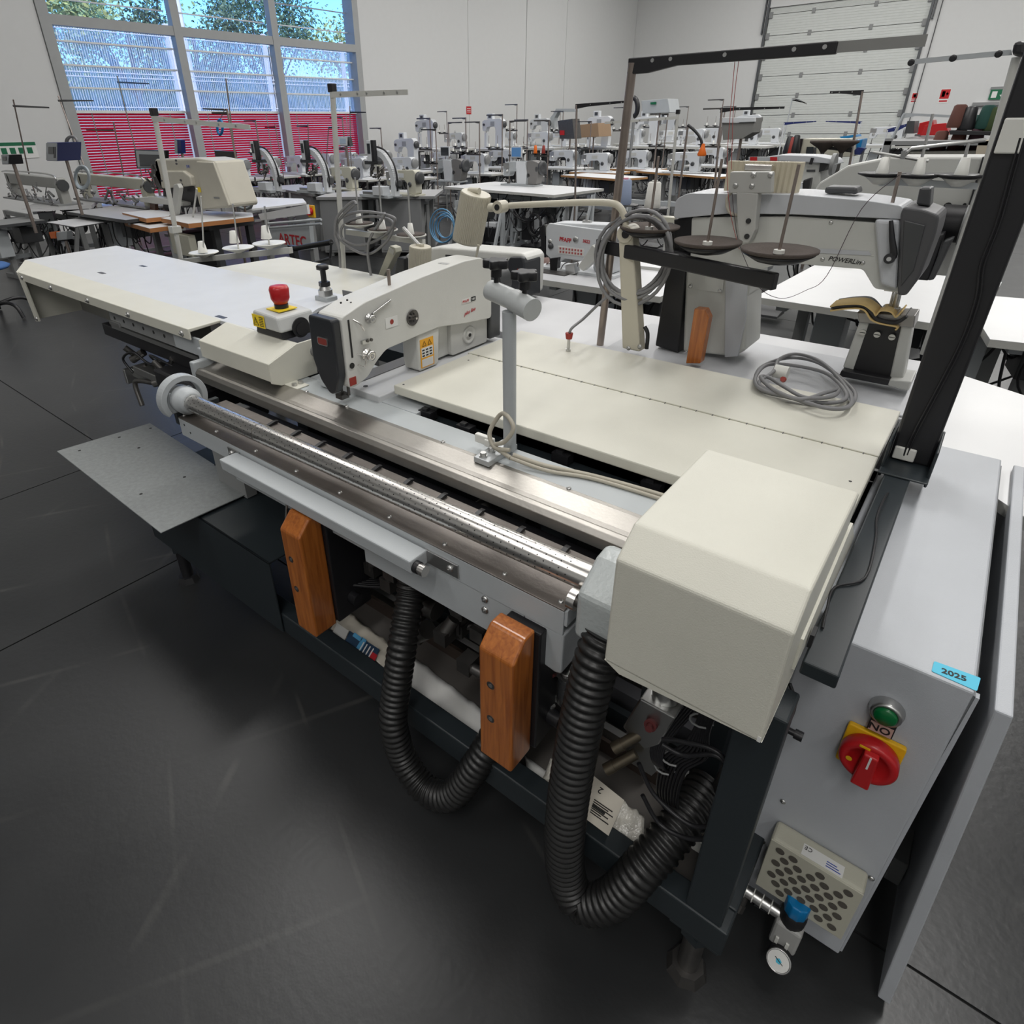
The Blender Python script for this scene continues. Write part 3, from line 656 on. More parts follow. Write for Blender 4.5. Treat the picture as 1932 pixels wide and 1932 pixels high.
# wooden bumpers with dark backing plates
for (x0, x1, zb, lab) in ((-1.237, -1.155, .39, 'left'), (-.572, -.486, .408, 'right')):
    w_ = MB(); w_.prism([(.70, zb), (.70, .728), (.738, .768), (.775, .768), (.775, zb)], x0, x1, 'x')
    wd = part('wooden_bumper', w_, WOOD, bev=.006, seg=3)
    for zz in (.64, .54):
        part('bumper_bolt', MB().cyl(((x0 + x1) / 2 - .012, .699, zz), ((x0 + x1) / 2 - .012, .7008, zz), .0095, n=14), IRON, wd)
        part('bolt_head', MB().cyl(((x0 + x1) / 2 - .012, .6985, zz), ((x0 + x1) / 2 - .012, .6995, zz), .005, n=8), ZINC, wd)
    part('backing_plate', MB().box(x0 + .01, x1 + .012, .775, .90, zb + .01, .76), BLACK, bev=.004)
    part('pivot_knob', MB().cyl((x1 + .012, .83, zb + .07), (x1 + .04, .83, zb + .07), .018, n=14), BLACK)
# linkage, cylinders and hoses in the dark interior
mech = MB(); rg = random.Random(11)
for i in range(46):
    x = rg.uniform(-1.15, -.62); y = rg.uniform(.84, 1.15); z = rg.uniform(.40, .76)
    a = Vector((rg.choice((0, 1)), rg.choice((0, 1)), rg.choice((0, 1)))) + Vector((.01, .02, .03)); a.normalize()
    mech.cyl((x, y, z), Vector((x, y, z)) + a * rg.uniform(.03, .12), rg.uniform(.008, .03), n=12)
    mech.box(x - .02, x + .02, y - .015, y + .03, z - .02, z + .02)
tag(part('drive_mechanism', mech, IRON), kind='stuff')
part('motor', MB().cyl((-1.05, 1.02, .52), (-.86, 1.02, .52), .075, n=24).cyl((-.86, 1.02, .52), (-.80, 1.02, .52), .03, n=16), DGREY)
part('drive_wheel', MB().lathe([(.03, 0), (.085, .002), (.09, .01), (.085, .018), (.03, .02)], (-1.0, .95, .62), (1, 0, .1), 28), DGREY)
for (x0, x1, z0, z1) in ((-1.95, -1.42, .5, .79), (-1.42, -1.1, .42, .70)): part('inner_cover', MB().box(x0, x1, 1.0, 1.01, z0, z1), BLACK)
hs = MB()
for i in range(7):
    x = -1.33 + i * .014
    hs.tube(spline([(x, .83, .76), (x - .01, .80 + .01 * i, .66), (x + .05, .80, .52), (x + .2, .95, .46)], 6), .005, 6)
part('thin_hose', hs, BLACK); part('hose_fitting', MB().cyl((-1.36, .83, .70), (-1.36, .83, .76), .03, n=16), MGREY)
part('thin_hose', MB().tube(spline([(-1.32, .79, .75), (-1.33, .775, .62), (-1.27, .78, .5), (-1.2, .85, .47)], 8), .004, 6), STEEL)
# ribbed hoses
def ribbed(pts, r, name):
    s = spline(pts, 24); d = [0]
    for i in range(1, len(s)): d.append(d[-1] + (s[i] - s[i - 1]).length)
    tot = d[-1]; n = int(tot / .0028); out = []; j = 0
    for i in range(n):
        t = tot * i / (n - 1)
        while j < len(d) - 2 and d[j + 1] < t: j += 1
        f = (t - d[j]) / max(1e-9, d[j + 1] - d[j]); out.append(s[j].lerp(s[j + 1], f))
    return part(name, MB().tube(out, r, 28, rf=lambda k: r * (1, .985, .90, .87, .90, .985)[k % 6] if True else r), RUBBER)
ribbed([Yp(777, 1080, .86), Yp(775, 1115, .845), Yp(768, 1160, .81), Yp(758, 1225, .765), Yp(745, 1320, .72), (-.862, .70, .26), (-.835, .70, .15), (-.76, .70, .095), (-.68, .715, .13), (-.625, .76, .26), (-.60, .83, .36), (-.58, .93, .42)], .0385, 'corrugated_hose')
ribbed([(-.350, .80, .82), (-.352, .77, .76), (-.352, .73, .60), (-.347, .70, .38), (-.335, .70, .21), (-.295, .70, .145), (-.235, .72, .20), (-.195, .77, .30), (-.165, .85, .36), (-.15, .96, .38)], .0425, 'corrugated_hose')
# air unit right of the rail end and the silver cylinder under the cover
ar = part('filter_unit', MB().lathe([(.016, 0), (.022, .004), (.024, .06), (.018, .075), (.018, .09), (.022, .095), (.022, .105), (.002, .108)], (-.455, .865, .50), Z1, 18).box(-.475, -.435, .85, .88, .50, .52).box(-.478, -.432, .845, .885, .585, .60), ZINC, bev=.001)
part('filter_bowl', MB().lathe([(.017, 0), (.0175, .05)], (-.455, .858, .53), Z1, 16), DGREY, ar)
part('red_fitting', MB().cyl((-.475, .84, .60), (-.49, .83, .585), .008, n=10), mat('maroon_cap', (.10, .02, .02), .5), ar)
part('brass_fitting', MB().cyl((-.49, .83, .585), (-.508, .82, .565), .009, n=10).cyl((-.475, .84, .50), (-.48, .83, .47), .008, n=10), ZINC, ar)
cy = part('pneumatic_cylinder', MB().cyl((-.245, .85, .845), (-.24, .85, .69), .026, n=24), ZINC)
part('cylinder_label', MB().add([(-.2425 + math.cos(a) * .0263, .85 + math.sin(a) * .0263, z) for z in (.765, .80) for a in [math.radians(-120 + 12 * i) for i in range(9)]], [(i, i + 1, i + 10, i + 9) for i in range(8)], True), PAPER, cy)
for q_ in range(3):
    c0 = Vector((-.2425, .85, .792 - q_ * .009)); part('label_line', MB().tube([(c0.x + math.cos(a) * .0266, c0.y + math.sin(a) * .0266, c0.z) for a in [math.radians(-112 + 12 * i) for i in range(6 - q_)]], .0011 if q_ else .002, 4), INK, cy)
vb = part('valve_block', MB().prism([(-.275, .69), (-.205, .69), (-.225, .60), (-.25, .565), (-.30, .59)], .815, .875, 'y'), ZINC, bev=.003)
part('valve_button', MB().cyl((-.245, .815, .645), (-.245, .805, .648), .012, n=16).cyl((-.245, .805, .648), (-.243, .795, .65), .007, n=12), mat('maroon_cap', (.10, .02, .02), .5), vb)
for (x, z) in ((-.29, .565), (-.30, .49)):
    part('flow_silencer', MB().cyl((x + .03, .83, z + .03), (x, .80, z), .011, n=16).cyl((x, .80, z), (x - .012, .788, z - .012), .0125, n=16), mat('brass_fitting', (.13, .11, .08), .45, .8))
part('flow_plate', MB().prism([(-.30, .55), (-.24, .59), (-.21, .54), (-.235, .47), (-.28, .47)], .84, .85, 'y'), ZINC)
lp = [Yp(x, y, .80) for x, y in ((1205, 1440), (1235, 1500), (1300, 1555), (1350, 1555), (1385, 1520), (1380, 1460), (1350, 1425), (1290, 1425), (1250, 1405))]
lp2 = [Yp(x, y, .80) for x, y in ((1212, 1500), (1245, 1555), (1300, 1582), (1350, 1575), (1388, 1535), (1390, 1480), (1355, 1420), (1290, 1400), (1250, 1395))]
part('air_loop', MB().tube(spline(lp, 8), .0045, 8), BLACK); part('air_loop', MB().tube(spline(lp2, 8), .0045, 8), BLACK)
wb_ = MB()
for i in range(8):
    o = i * .006
    wb_.tube(spline([(-.17 + o, .86, .86), (-.17 + o * .5, .83, .70), (-.185 + o, .83, .62), (-.215 + o, .83, .55), (-.22 + o, .85, .42), (-.2 + o, .9, .3)], 6), .0035, 5)
    wb_.tube(spline([(-.21 + o, .88, .72), (-.24 + o * .6, .83, .60), (-.23 + o * .5, .82, .54), (-.2 + o * .3, .86, .50)], 6), .003, 5)
part('wire_bundle', wb_, BLACK)
tie = MB()
for (x, z) in ((-.165, .70), (-.2, .565), (-.21, .53)): tie.tube([(x + math.cos(a) * .02, .83 + math.sin(a) * .015, z + math.cos(a) * .004) for a in [i * .6 for i in range(10)]], .0022, 5)
tag(part('cable_tie', tie, MGREY), kind='stuff')
part('cream_lug', MB().prism([(-.315, .86), (-.27, .86), (-.285, .80), (-.315, .815)], .79, .80, 'y'), CREAMD)
part('terminal_block', MB().box(-.135, -.115, .86, .875, .30, .335), WHITEP, bev=.002)
part('inner_pipe', MB().cyl((-.13, .95, .36), (-.11, .93, .56), .014, n=12).cyl((-.15, .94, .33), (-.13, .95, .38), .026, n=12), IRON)
for x in (-.33, -.19): part('inner_post', MB().box(x, x + .05, .98, 1.03, .28, .82), DARK)
# T-handle clamp on the strip
tb = part('clamp_foot', MB().box(-.885, -.835, 1.075, 1.20, .88, .896), mat('aluminium', (.5, .52, .53), .35, .4), bev=.002)
tb2 = MB().cyl((-.835, 1.165, .896), (-.832, 1.150, 1.265), .0168, n=24)
part('clamp_tube', tb2, LGREY)
ch = part('clamp_head', MB().cyl((-.905, 1.175, 1.300), (-.822, 1.155, 1.292), .024, n=28).cyl((-.822, 1.155, 1.292), (-.757, 1.135, 1.283), .026, n=28), mat('light_enamel', (.5, .52, .52), .3), bev=.003)
for (x, y, z) in ((-.885, 1.17, 1.32), (-.79, 1.15, 1.308)):
    kn = MB(); n = 50
    kn.cyl((x, y, z), (x, y, z + .018), .006, n=12).cyl((x, y, z + .015), (x, y, z + .035), .013, n=16)
    pr_ = [(x + (.027 + .005 * math.cos(5 * a)) * math.cos(a), y + (.027 + .005 * math.cos(5 * a)) * math.sin(a)) for a in [2 * math.pi * i / n for i in range(n)]]
    kn.prism(pr_, z + .035, z + .055, 'z', smooth=True)
    part('star_knob', kn, BLACK, ch, bev=.003)
for (y, zz) in ((1.09, .896), (1.125, .896)):
    part('hex_bolt', MB().cyl((-.865, y, zz), (-.865, y, zz + .004), .011, n=16).cyl((-.865, y, zz + .004), (-.865, y, zz + .012), .0085, n=6, smooth=False), ZINC, tb)
part('clamp_cable', MB().tube(spline([(-.81, 1.13, .915), (-.85, 1.12, .915), (-.875, 1.13, .945), (-.86, 1.15, .99), (-.83, 1.14, 1.005), (-.80, 1.13, .98), (-.82, 1.12, .94), (-.86, 1.125, .915), (-.83, 1.125, .905), (-.80, 1.12, .9)], 8), .0058, 10), CREAMCABLE)
part('cable_plug', MB().box(-.93, -.885, 1.135, 1.15, .90, .925).box(-.895, -.875, 1.13, 1.155, .90, .92), WHITEP, bev=.003)
# push-button emergency stop on the cover
es = part('stop_box', MB().prism([(-1.955, 1.008), (-1.79, 1.008), (-1.80, 1.042), (-1.945, 1.042)], 1.165, 1.30, 'y'), BLACK, bev=.006)
part('stop_housing', MB().prism([(-1.955, 1.035), (-1.785, 1.035), (-1.80, 1.088), (-1.94, 1.095)], 1.155, 1.305, 'y'), mat('switch_grey', (.55, .56, .55), .4), es, bev=.010, seg=3)
part('stop_knockout', MB().cyl((-1.785, 1.235, 1.04), (-1.780, 1.235, 1.04), .035, n=24).cyl((-1.780, 1.235, 1.035), (-1.777, 1.235, 1.035), .022, n=20), BLACK, es)
part('stop_plate', MB().box(-1.905, -1.83, 1.19, 1.265, 1.0935, 1.097), YSIGN, es)
part('stop_collar', MB().cyl((-1.868, 1.228, 1.097), (-1.868, 1.228, 1.112), .024, n=24), BLACK, es)
part('stop_button', MB().lathe([(.022, 1.112 - 1.1), (.026, .018), (.032, .03), (.034, .062), (.030, .072), (.018, .075), (.002, .0755)], (-1.868, 1.228, 1.1), Z1, 28), RED, es)
part('warning_label', MB().box(-1.94, -1.87, 1.1515, 1.1525, 1.038, 1.082), YSIGN, es)
part('warning_triangle', MB().tube([(-1.936, 1.151, 1.045), (-1.921, 1.151, 1.073), (-1.906, 1.151, 1.045)], .0014, 4, closed=True).tube([(-1.920, 1.151, 1.066), (-1.924, 1.151, 1.058), (-1.918, 1.151, 1.058), (-1.922, 1.151, 1.050)], .001, 4), INK, es)
wl_ = MB()
for i in range(6): wl_.box(-1.900, -1.876, 1.1508, 1.1514, 1.074 - i * .006, 1.0765 - i * .006)
part('label_text', wl_, INK, es)
# pneumatic plunger valve behind the cover
q = Zp(617, 575, .98)
pv = part('plunger_valve', MB().box(q.x - .04, q.x + .04, q.y - .03, q.y + .03, .9, 1.02), LGREY, bev=.004)
part('plunger_stem', MB().cyl((q.x, q.y, 1.02), (q.x, q.y, 1.045), .03, n=18).cyl((q.x, q.y, 1.045), (q.x, q.y, 1.06), .026, .02, n=16), ZINC, pv)
part('plunger_knob', MB().cyl((q.x, q.y, 1.06), (q.x, q.y, 1.078), .024, n=6, smooth=False).cyl((q.x, q.y, 1.078), (q.x, q.y, 1.125), .012, n=14).lathe([(.014, 0), (.026, .005), (.026, .018), (.02, .023), (.002, .024)], (q.x, q.y, 1.125), Z1, 20), BLACK, pv)
part('plunger_guard', MB().box(q.x + .05, q.x + .25, q.y + .05, q.y + .055, .96, 1.04), MGREY, pv)
# small mechanisms between the cover and the sewing arm
part('end_actuator', MB().box(-1.72, -1.64, 1.24, 1.30, .90, 1.0).cyl((-1.70, 1.22, .975), (-1.60, 1.22, .985), .02, n=14).box(-1.64, -1.56, 1.22, 1.30, .93, .99), mat('cast_grey', (.2, .2, .2), .45, .4), bev=.004)
part('belt_guard', MB().prism([(1.16, .885), (1.28, .885), (1.28, .94), (1.255, .975), (1.21, .98), (1.17, .95)], -1.62, -1.55, 'x'), LGREY, bev=.006)
part('belt_wheel', MB().cyl((-1.548, 1.215, .93), (-1.54, 1.215, .93), .032, n=24), DGREY)
# bits of plumbing under the flap
part('under_table_box', MB().box(-1.25, -.12, 1.3, 1.6, .62, .86), BLACK)
# ================================================================ SEWING HEAD ON THE MACHINE
def rpoly(pts, r=.02, n=4):
    """round the corners of a polygon"""
    out = []; m = len(pts); P = [Vector(p) for p in pts]
    for i in range(m):
        a, b, c = P[i - 1], P[i], P[(i + 1) % m]
        u = (a - b); w = (c - b); k = min(r, u.length * .45, w.length * .45)
        p0 = b + u.normalized() * k; p1 = b + w.normalized() * k
        for j in range(n + 1):
            t = j / n; out.append(tuple(p0 * (1 - t) ** 2 + b * 2 * t * (1 - t) + p1 * t * t))
    return out
SM = mat('sewing_arm_enamel', (.60, .60, .57), .35, bump=.25, bscale=600)
sh = thing('sewing_machine', 'cream long-arm sewing head with black face plate and red lettering beside the stop button', 'sewing machine', (-1.46, 1.45, .905))
armp = [(1.105, 1.165), (1.2, 1.192), (1.45, 1.222), (1.66, 1.238), (1.76, 1.235), (1.815, 1.19), (1.815, 1.005), (1.66, 1.02), (1.52, 1.04), (1.41, 1.035), (1.27, 1.028), (1.225, 1.0), (1.185, .962), (1.13, .945), (1.105, .95)]
b = MB().prism(rpoly(armp, .015, 3), -1.505, -1.395, 'x'); arm = b.build('arm', SM, sh, bev=.016, seg=4)
pil = MB().prism(rpoly([(1.44, 1.05), (1.44, .91), (1.80, .91), (1.80, 1.05)], .01, 2), -1.50, -1.43, 'x'); pil.build('pillar', SM, sh, bev=.01, seg=3)
MB().prism(rpoly([(1.42, 1.035), (1.42, .905), (1.52, .905), (1.53, 1.04)], .01, 2), -1.475, -1.402, 'x').build('pillar_front', SM, sh, bev=.008)
MB().prism(rpoly([(1.60, 1.03), (1.60, .91), (1.81, .91), (1.81, 1.01)], .012, 2), -1.49, -1.412, 'x').build('side_cover', mat('sewing_panel', (.5, .5, .48), .4), sh, bev=.003)
MB().lathe([(.034, 0), (.034, .003), (.026, .004), (.024, .001), (.014, .001), (.012, .004), (.002, .004)], (-1.412, 1.70, .965), X1, 24).build('oil_gauge', mat('sewing_panel', (.5, .5, .48), .4), sh)
MB().cyl((-1.411, 1.70, .965), (-1.406, 1.70, .965), .007, n=12).build('gauge_hole', INK, sh)
fpl = MB().prism(rpoly([(-1.51, 1.165), (-1.40, 1.165), (-1.40, .99), (-1.425, .935), (-1.45, .925), (-1.49, .965), (-1.515, 1.03)], .012, 4), 1.075, 1.105, 'y').build('face_plate', mat('face_plate_black', (.022, .024, .028), .38), sh, bev=.006, seg=3)
MB().prism(rpoly([(-1.475, 1.107), (-1.428, 1.107), (-1.428, 1.082), (-1.475, 1.082)], .008), 1.072, 1.0755, 'y').build('badge', ZINC, fpl)
MB().prism(rpoly([(-1.471, 1.104), (-1.432, 1.104), (-1.432, 1.085), (-1.471, 1.085)], .006), 1.071, 1.0725, 'y').build('badge_field', mat('dull_red', (.25, .04, .03), .3), fpl)
XR_ = -1.394
def on(x, y): return Xp(x, y, XR_)
# tension discs, thread take-up slot, guides
def knob(nm, p, r, l, m=ZINC): return MB().lathe([(r * .9, 0), (r, l * .1), (r, l * .25), (r * .45, l * .35), (r * .45, l * .6), (r * .8, l * .65), (r * .8, l), (r * .3, l * 1.01), (r * .25, l * .9), (.0004, l * .9)], p, X1, 22).build(nm, m, sh)
knob('tension_post', on(695, 600), .015, .022); knob('tension_assembly', on(690, 668), .019, .03, STEEL)
MB().tube([on(700, 592) + X1 * .006, on(735, 566) + X1 * .004], .004, 6).build('guide_plate', ZINC, sh)
MB().box(-1.396, -1.3935, 1.128, 1.134, 1.04, 1.155).build('take_up_slot', INK, sh)
MB().tube(spline([on(665, 603) + X1 * .003, on(672, 610) + X1 * .018, on(680, 622) + X1 * .016], 5), .0028, 6).build('take_up_lever', STEEL, sh)
MB().cb(on(688, 644) + X1 * .004, (.008, .03, .012)).build('thread_guide', ZINC, sh)
for (x, y) in ((690, 642), (697, 640)): MB().cyl(on(x, y) + X1 * .006, on(x, y) + X1 * .011, .005, n=10).build('guide_screw', IRON, sh)
MB().cyl(on(664, 690), on(664, 690) + X1 * .002, .009, n=16).build('oil_window', INK, sh)
MB().tube(spline([on(672, 668) + X1 * .004, on(684, 672) + X1 * .012, on(684, 690) + X1 * .01, on(674, 688) + X1 * .004], 5), .002, 5).build('check_spring', STEEL, sh)
MB().box(-1.3955, -1.3925, 1.11, 1.135, .955, .98).build('red_thread_clip', BRED, sh)
dl_ = MB().lathe([(.0265, 0), (.0265, .003), (.023, .004), (.021, .001), (.001, .001)], on(778, 599), X1, 28).build('stitch_dial', IRON, sh)
MB().cyl(on(778, 599), on(778, 599) + X1 * .02, .004, n=10).build('dial_pin', STEEL, dl_)
for a in range(6):
    c = on(778, 599) + Vector((.0015, .012 * math.cos(a), .012 * math.sin(a))); MB().cyl(c, c + X1 * .002, .0028, n=8).build('dial_hole', INK, dl_)
q = on(739, 607); pl2 = MB().box(-1.3948, -1.3935, q.y - .026, q.y + .026, q.z - .017, q.z + .015).build('rating_label', PAPER, sh)
MB().cyl(Vector((-1.3938, q.y, q.z)), Vector((-1.393, q.y, q.z)), .008, n=14).build('label_emblem', BRED, pl2)
q = on(888, 565); nb = MB().prism(rpoly([(q.y - .05, q.z - .008), (q.y - .05, q.z + .008), (q.y + .028, q.z + .008), (q.y + .028, q.z - .008)], .005), -1.3948, -1.3935, 'x').build('name_badge', PAPER, sh)
MB().prism(rpoly([(q.y + .0, q.z - .008), (q.y + .0, q.z + .008), (q.y + .028, q.z + .008), (q.y + .028, q.z - .008)], .004), -1.3937, -1.3930, 'x').build('badge_field', INK, nb)
text('PFAFF', 'badge_lettering', .014, (-1.393, q.y - .046, q.z - .005), Y1, Z1, REDINK, nb); text('2481', 'badge_number', .011, (-1.3928, q.y + .003, q.z - .004), Y1, Z1, PAPER, nb)
q = on(876, 596); text('plus line', 'script_lettering', .019, (-1.3935, q.y, q.z), (0, 1, .12), Z1, REDINK, sh, shear=.5)
q = Xp(807, 663, -1.4015)
wlb = MB().box(-1.4018, -1.4008, q.y - .036, q.y + .030, q.z - .052, q.z + .048).build('warning_label', ORSIGN, sh)
for (a, c_) in ((.01, .045), (-.05, -.012)): pass
MB().box(-1.4008, -1.4004, q.y - .031, q.y + .025, q.z - .016, q.z + .018).build('label_field', PAPER, wlb); MB().box(-1.4008, -1.4004, q.y - .031, q.y + .025, q.z - .049, q.z - .022).build('label_field', PAPER, wlb)
for (dy, dz) in ((-.016, .024), (.010, .024)): MB().tube([(-1.4002, q.y + dy - .009, q.z + dz), (-1.4002, q.y + dy, q.z + dz + .017), (-1.4002, q.y + dy + .009, q.z + dz)], .001, 4, closed=True).build('warning_triangle', INK, wlb)
ww = MB()
for i in range(3):
    for j in range(3): ww.box(-1.4004, -1.4001, q.y - .028 + i * .018, q.y - .016 + i * .018, q.z - .013 + j * .010, q.z - .008 + j * .010)
tag(ww.build('label_text', INK, wlb), kind='stuff')
MB().cyl(Xp(735, 540, -1.44), Xp(735, 540, -1.44) + Vector((0, 0, .052)), .0055, n=12).cyl(Xp(735, 542, -1.44), Xp(735, 542, -1.44) + Vector((0, 0, .006)), .009, n=12).build('thread_pin', TUBE, sh)
q = Xp(841, 518, -1.43); MB().cyl(q, q + Z1 * .02, .006, n=10).cyl(q + Z1 * .02, q + Z1 * .03, .009, n=12).box(q.x - .03, q.x + .012, q.y - .006, q.y + .022, q.z + .03, q.z + .036).build('bobbin_winder_post', ZINC, sh, bev=.001)
for (x, y) in ((643, 570), (655, 565), (662, 570), (855, 510), (868, 506)):
    q = Xp(x, y, -1.44); MB().cyl((q.x, q.y, hgt(q, x, y) - .004), (q.x, q.y, hgt(q, x, y) + .0005), .003, n=8).build('oil_hole', INK, sh)
MB().box(-1.51, -1.40, 1.815, 1.88, .92, 1.2).cyl((-1.455, 1.86, 1.12), (-1.455, 1.93, 1.12), .07, n=28).build('motor_housing', DGREY, sh, bev=.006)
MB().cyl((-1.45, 1.12, .94), (-1.45, 1.12, .905), .004, n=8).box(-1.465, -1.435, 1.105, 1.135, .90, .915).cyl((-1.43, 1.13, .95), (-1.43, 1.13, .91), .005, n=8).build('presser_foot', IRON, sh)
# ================================================================ CONTROL CABINET
cab = thing('control_cabinet', 'grey steel control cabinet with red main switch and green ON button at the right end', 'cabinet', (.08, 1.45, .065))
cbody = MB().prism([(-.065, .065), (.172, .069), (.172, .868), (-.065, .868)], .991, 1.93, 'y').build('cabinet_body', CGREY, cab, bev=.004)
MB().box(.173, .176, 1.0, 1.92, .075, .855).build('cabinet_side_lip', mat('cabinet_gasket', (.2, .21, .22), .6), cab)
MB().prism([(.176, .855), (.181, .855), (.176, .075), (.158, .068)], .998, 1.01, 'y').build('cabinet_flange', CGREY, cab)
dr_ = MB().add([(.199, .985, .858), (.222, .985, .858), (.222, 1.94, .858), (.199, 1.94, .858), (.255, .985, .03), (.278, .985, .03), (.278, 1.94, .03), (.255, 1.94, .03)],
    [(0, 3, 2, 1)[::-1], (4, 5, 6, 7)[::-1], (0, 1, 5, 4)[::-1], (1, 2, 6, 5)[::-1], (2, 3, 7, 6)[::-1], (3, 0, 4, 7)[::-1]]).build('cabinet_door', CGREY, cab, bev=.003, fix=True)
MB().box(.176, .2, 1.82, 1.84, .80, .83).build('door_hinge', ZINC, cab)
MB().box(.215, .245, 1.2, 1.3, .10, .18).box(.20, .215, 1.22, 1.28, .12, .15).build('door_latch', MGREY, cab, bev=.003)
for y in (1.09, 1.75): MB().cyl((.1855, y, .80), (.1855, y + .1, .80), .004, n=8).build('hinge_pin', ZINC, cab)
Fy = .990
sw = MB().prism(rpoly([(.040, .707), (.128, .707), (.128, .612), (.040, .612)], .006), Fy - .010, Fy, 'y').build('switch_plate', YEL, cab, bev=.002)
kc = Vector((.0845, Fy - .011, .662)); k = MB()
k.lathe([(.043, 0), (.0445, .006), (.0445, .022), (.041, .026), (.032, .026), (.029, .021), (.002, .021)], kc, -Y1, 40)
kn = k.build('switch_knob', RED, sw)
MB().prism([(kc.x - .011, kc.z + .034), (kc.x + .011, kc.z + .034), (kc.x + .014, kc.z - .044), (kc.x - .014, kc.z - .044)], kc.y - .040, kc.y - .018, 'y').build('switch_grip', RED, sw, bev=.003)
MB().box(kc.x - .0015, kc.x + .0015, kc.y - .041, kc.y - .0395, kc.z + .005, kc.z + .033).build('pointer_line', PAPER, sw)
MB().cyl((kc.x - .027, kc.y - .027, kc.z - .004), (kc.x - .027, kc.y - .0275, kc.z - .004), .005, n=12).build('lock_hole', YEL, sw); MB().box(kc.x - .02, kc.x - .004, kc.y - .0275, kc.y - .026, kc.z + .034, kc.z + .038).build('lock_slot', YEL, sw)
gc_ = Vector((.0805, Fy, .760)); g = MB().prism(rpoly([(.0655, .75), (.0655, .716), (.103, .716), (.103, .75)], .002), Fy - .012, Fy - .0005, 'y').build('button_label_plate', BLACK, cab, bev=.001)
MB().box(.0675, .101, Fy - .0128, Fy - .0119, .7175, .739).build('label_field', mat('copper_label', (.5, .32, .27), .5), g)
text('ON', 'label_lettering', .020, (.0985, Fy - .0132, .7355), (-1, 0, 0), (0, 0, -1), INK, g, bold=.0003)
gb_ = MB().lathe([(.026, 0), (.026, .006), (.0235, .012), (.0235, .016), (.0185, .019), (.0175, .016), (.002, .016)], (.0825, Fy, .765), -Y1, 32).build('button_bezel', ZINC, cab)
MB().lathe([(.0175, .012), (.0172, .021), (.0150, .024), (.001, .0245)], (.0825, Fy, .765), -Y1, 28).build('push_button', GREEN, gb_)
stq = [Zp(1762, 1248, .868), Zp(1850, 1280, .868), Zp(1843, 1305, .868), Zp(1757, 1267, .868)]
MB().prism(rpoly([(p.x, p.y) for p in stq], .003), .8685, .8692, 'z').build('number_sticker', CYAN, cab)
r_ = (stq[1] - stq[0]); up_ = (stq[0] - stq[3]); bse = stq[3] + r_ * .2 + up_ * .2
t_ = text('2025', 'sticker_number', .0165, (bse.x, bse.y, .8694), r_, up_, INK, cab, bold=.0004)
# ventilation grille
vb_ = MB().box(-.010, .157, Fy - .050, Fy, .20, .365).build('vent_housing', CREAMD, cab, bev=.008, seg=3)
vf = MB().box(-.009, .156, Fy - .052, Fy - .049, .201, .364).build('vent_face', CREAMD, vb_, bev=.002)
rows_ = [(.345, 2), (.3265, 0), (.3075, 0), (.288, 0), (.269, 0), (.250, 0), (.231, 0), (.2155, 1)]
for ri in range(7):
    z = .3455 - ri * .0205; n = 6 if ri % 2 == 0 else 5
    for ci in range(n):
        x = .012 + ci * .0245 + (.0 if ri % 2 == 0 else .01225)
        if (ri, ci) in ((0, 2), (0, 4), (6, 0), (6, 2)): continue
        MB().cyl((x, Fy - .0524, z), (x, Fy - .0535, z), .0082, n=16).build('vent_hole', mat('grille_mesh', (.10, .09, .075), .8, bump=1, bscale=900), vb_)
MB().box(.045, .118, Fy - .046, Fy - .020, .3652, .3657).build('vent_label', PAPER, vb_)
text('CE', 'label_lettering', .012, (.062, Fy - .024, .366), (-1, 0, 0), (0, -1, 0), INK, vb_)
for i in range(3): MB().box(.088, .114 - .004 * i, Fy - .041 + i * .005, Fy - .039 + i * .005, .3656, .3659).build('label_print', BLUEINK, vb_)
for (x, z) in ((-.012, .42), (-.022, .27), (.163, .352), (.155, .16)): bolt('panel_screw', (x, Fy, z), -Y1, .0055, cab)
# thumb screw at the cabinet edge
ts = MB().tube(spline([Yp(1490, 1290, .95), Yp(1500, 1330, .94), Yp(1480, 1372, .93), Yp(1455, 1385, .93)], 5), .0035, 6).build('sensor_cable', BLACK, cab)
q = Yp(1492, 1380, .93); MB().cyl(q - X1 * .02, q + X1 * .008, .006, n=12).cyl(q + X1 * .006, q + X1 * .02, .009, n=14).build('cable_connector', BLACK, cab)
# air regulator below the cabinet
rgx = .068
mf = MB().cyl((-.028, .94, .158), (.052, .94, .158), .013, n=20).build('air_manifold', ZINC, cab)
for x in (-.022, -.006, .012, .03): MB().cyl((x, .94, .158), (x + .002, .94, .158), .0155, n=20).build('manifold_ring', WHITEP, mf)
MB().cyl((-.018, .94, .148), (-.02, .93, .118), .008, n=12).cyl((-.02, .93, .12), (-.022, .92, .105), .010, n=6, smooth=False).build('outlet_fitting', IRON, mf)
MB().cyl((-.022, .92, .105), (-.03, .90, .03), .003, n=6).build('drain_hose', BLACK, mf); MB().cyl((.0, .94, .14), (.04, .95, .13), .008, n=10).build('lower_tube', BLACK, mf)
rg_ = MB().box(.046, .098, .915, .965, .085, .165).build('regulator_body', mat('regulator_grey', (.38, .38, .37), .45), cab, bev=.006)
MB().lathe([(.024, 0), (.025, .03), (.020, .038)], (.072, .94, .160), Z1, 20).build('regulator_bonnet', BLACK, rg_)
nk = 30; MB().prism([(.072 + (.0225 + .0012 * math.cos(10 * a)) * math.cos(a), .94 + (.0225 + .0012 * math.cos(10 * a)) * math.sin(a)) for a in [2 * math.pi * i / nk for i in range(nk)]], .196, .235, 'z', smooth=True).build('regulator_knob', BLUE, rg_, bev=.003)
for x in (.060, .080): MB().box(x - .003, x + .003, .911, .915, .10, .12).build('regulator_rib', WHITEP, rg_)
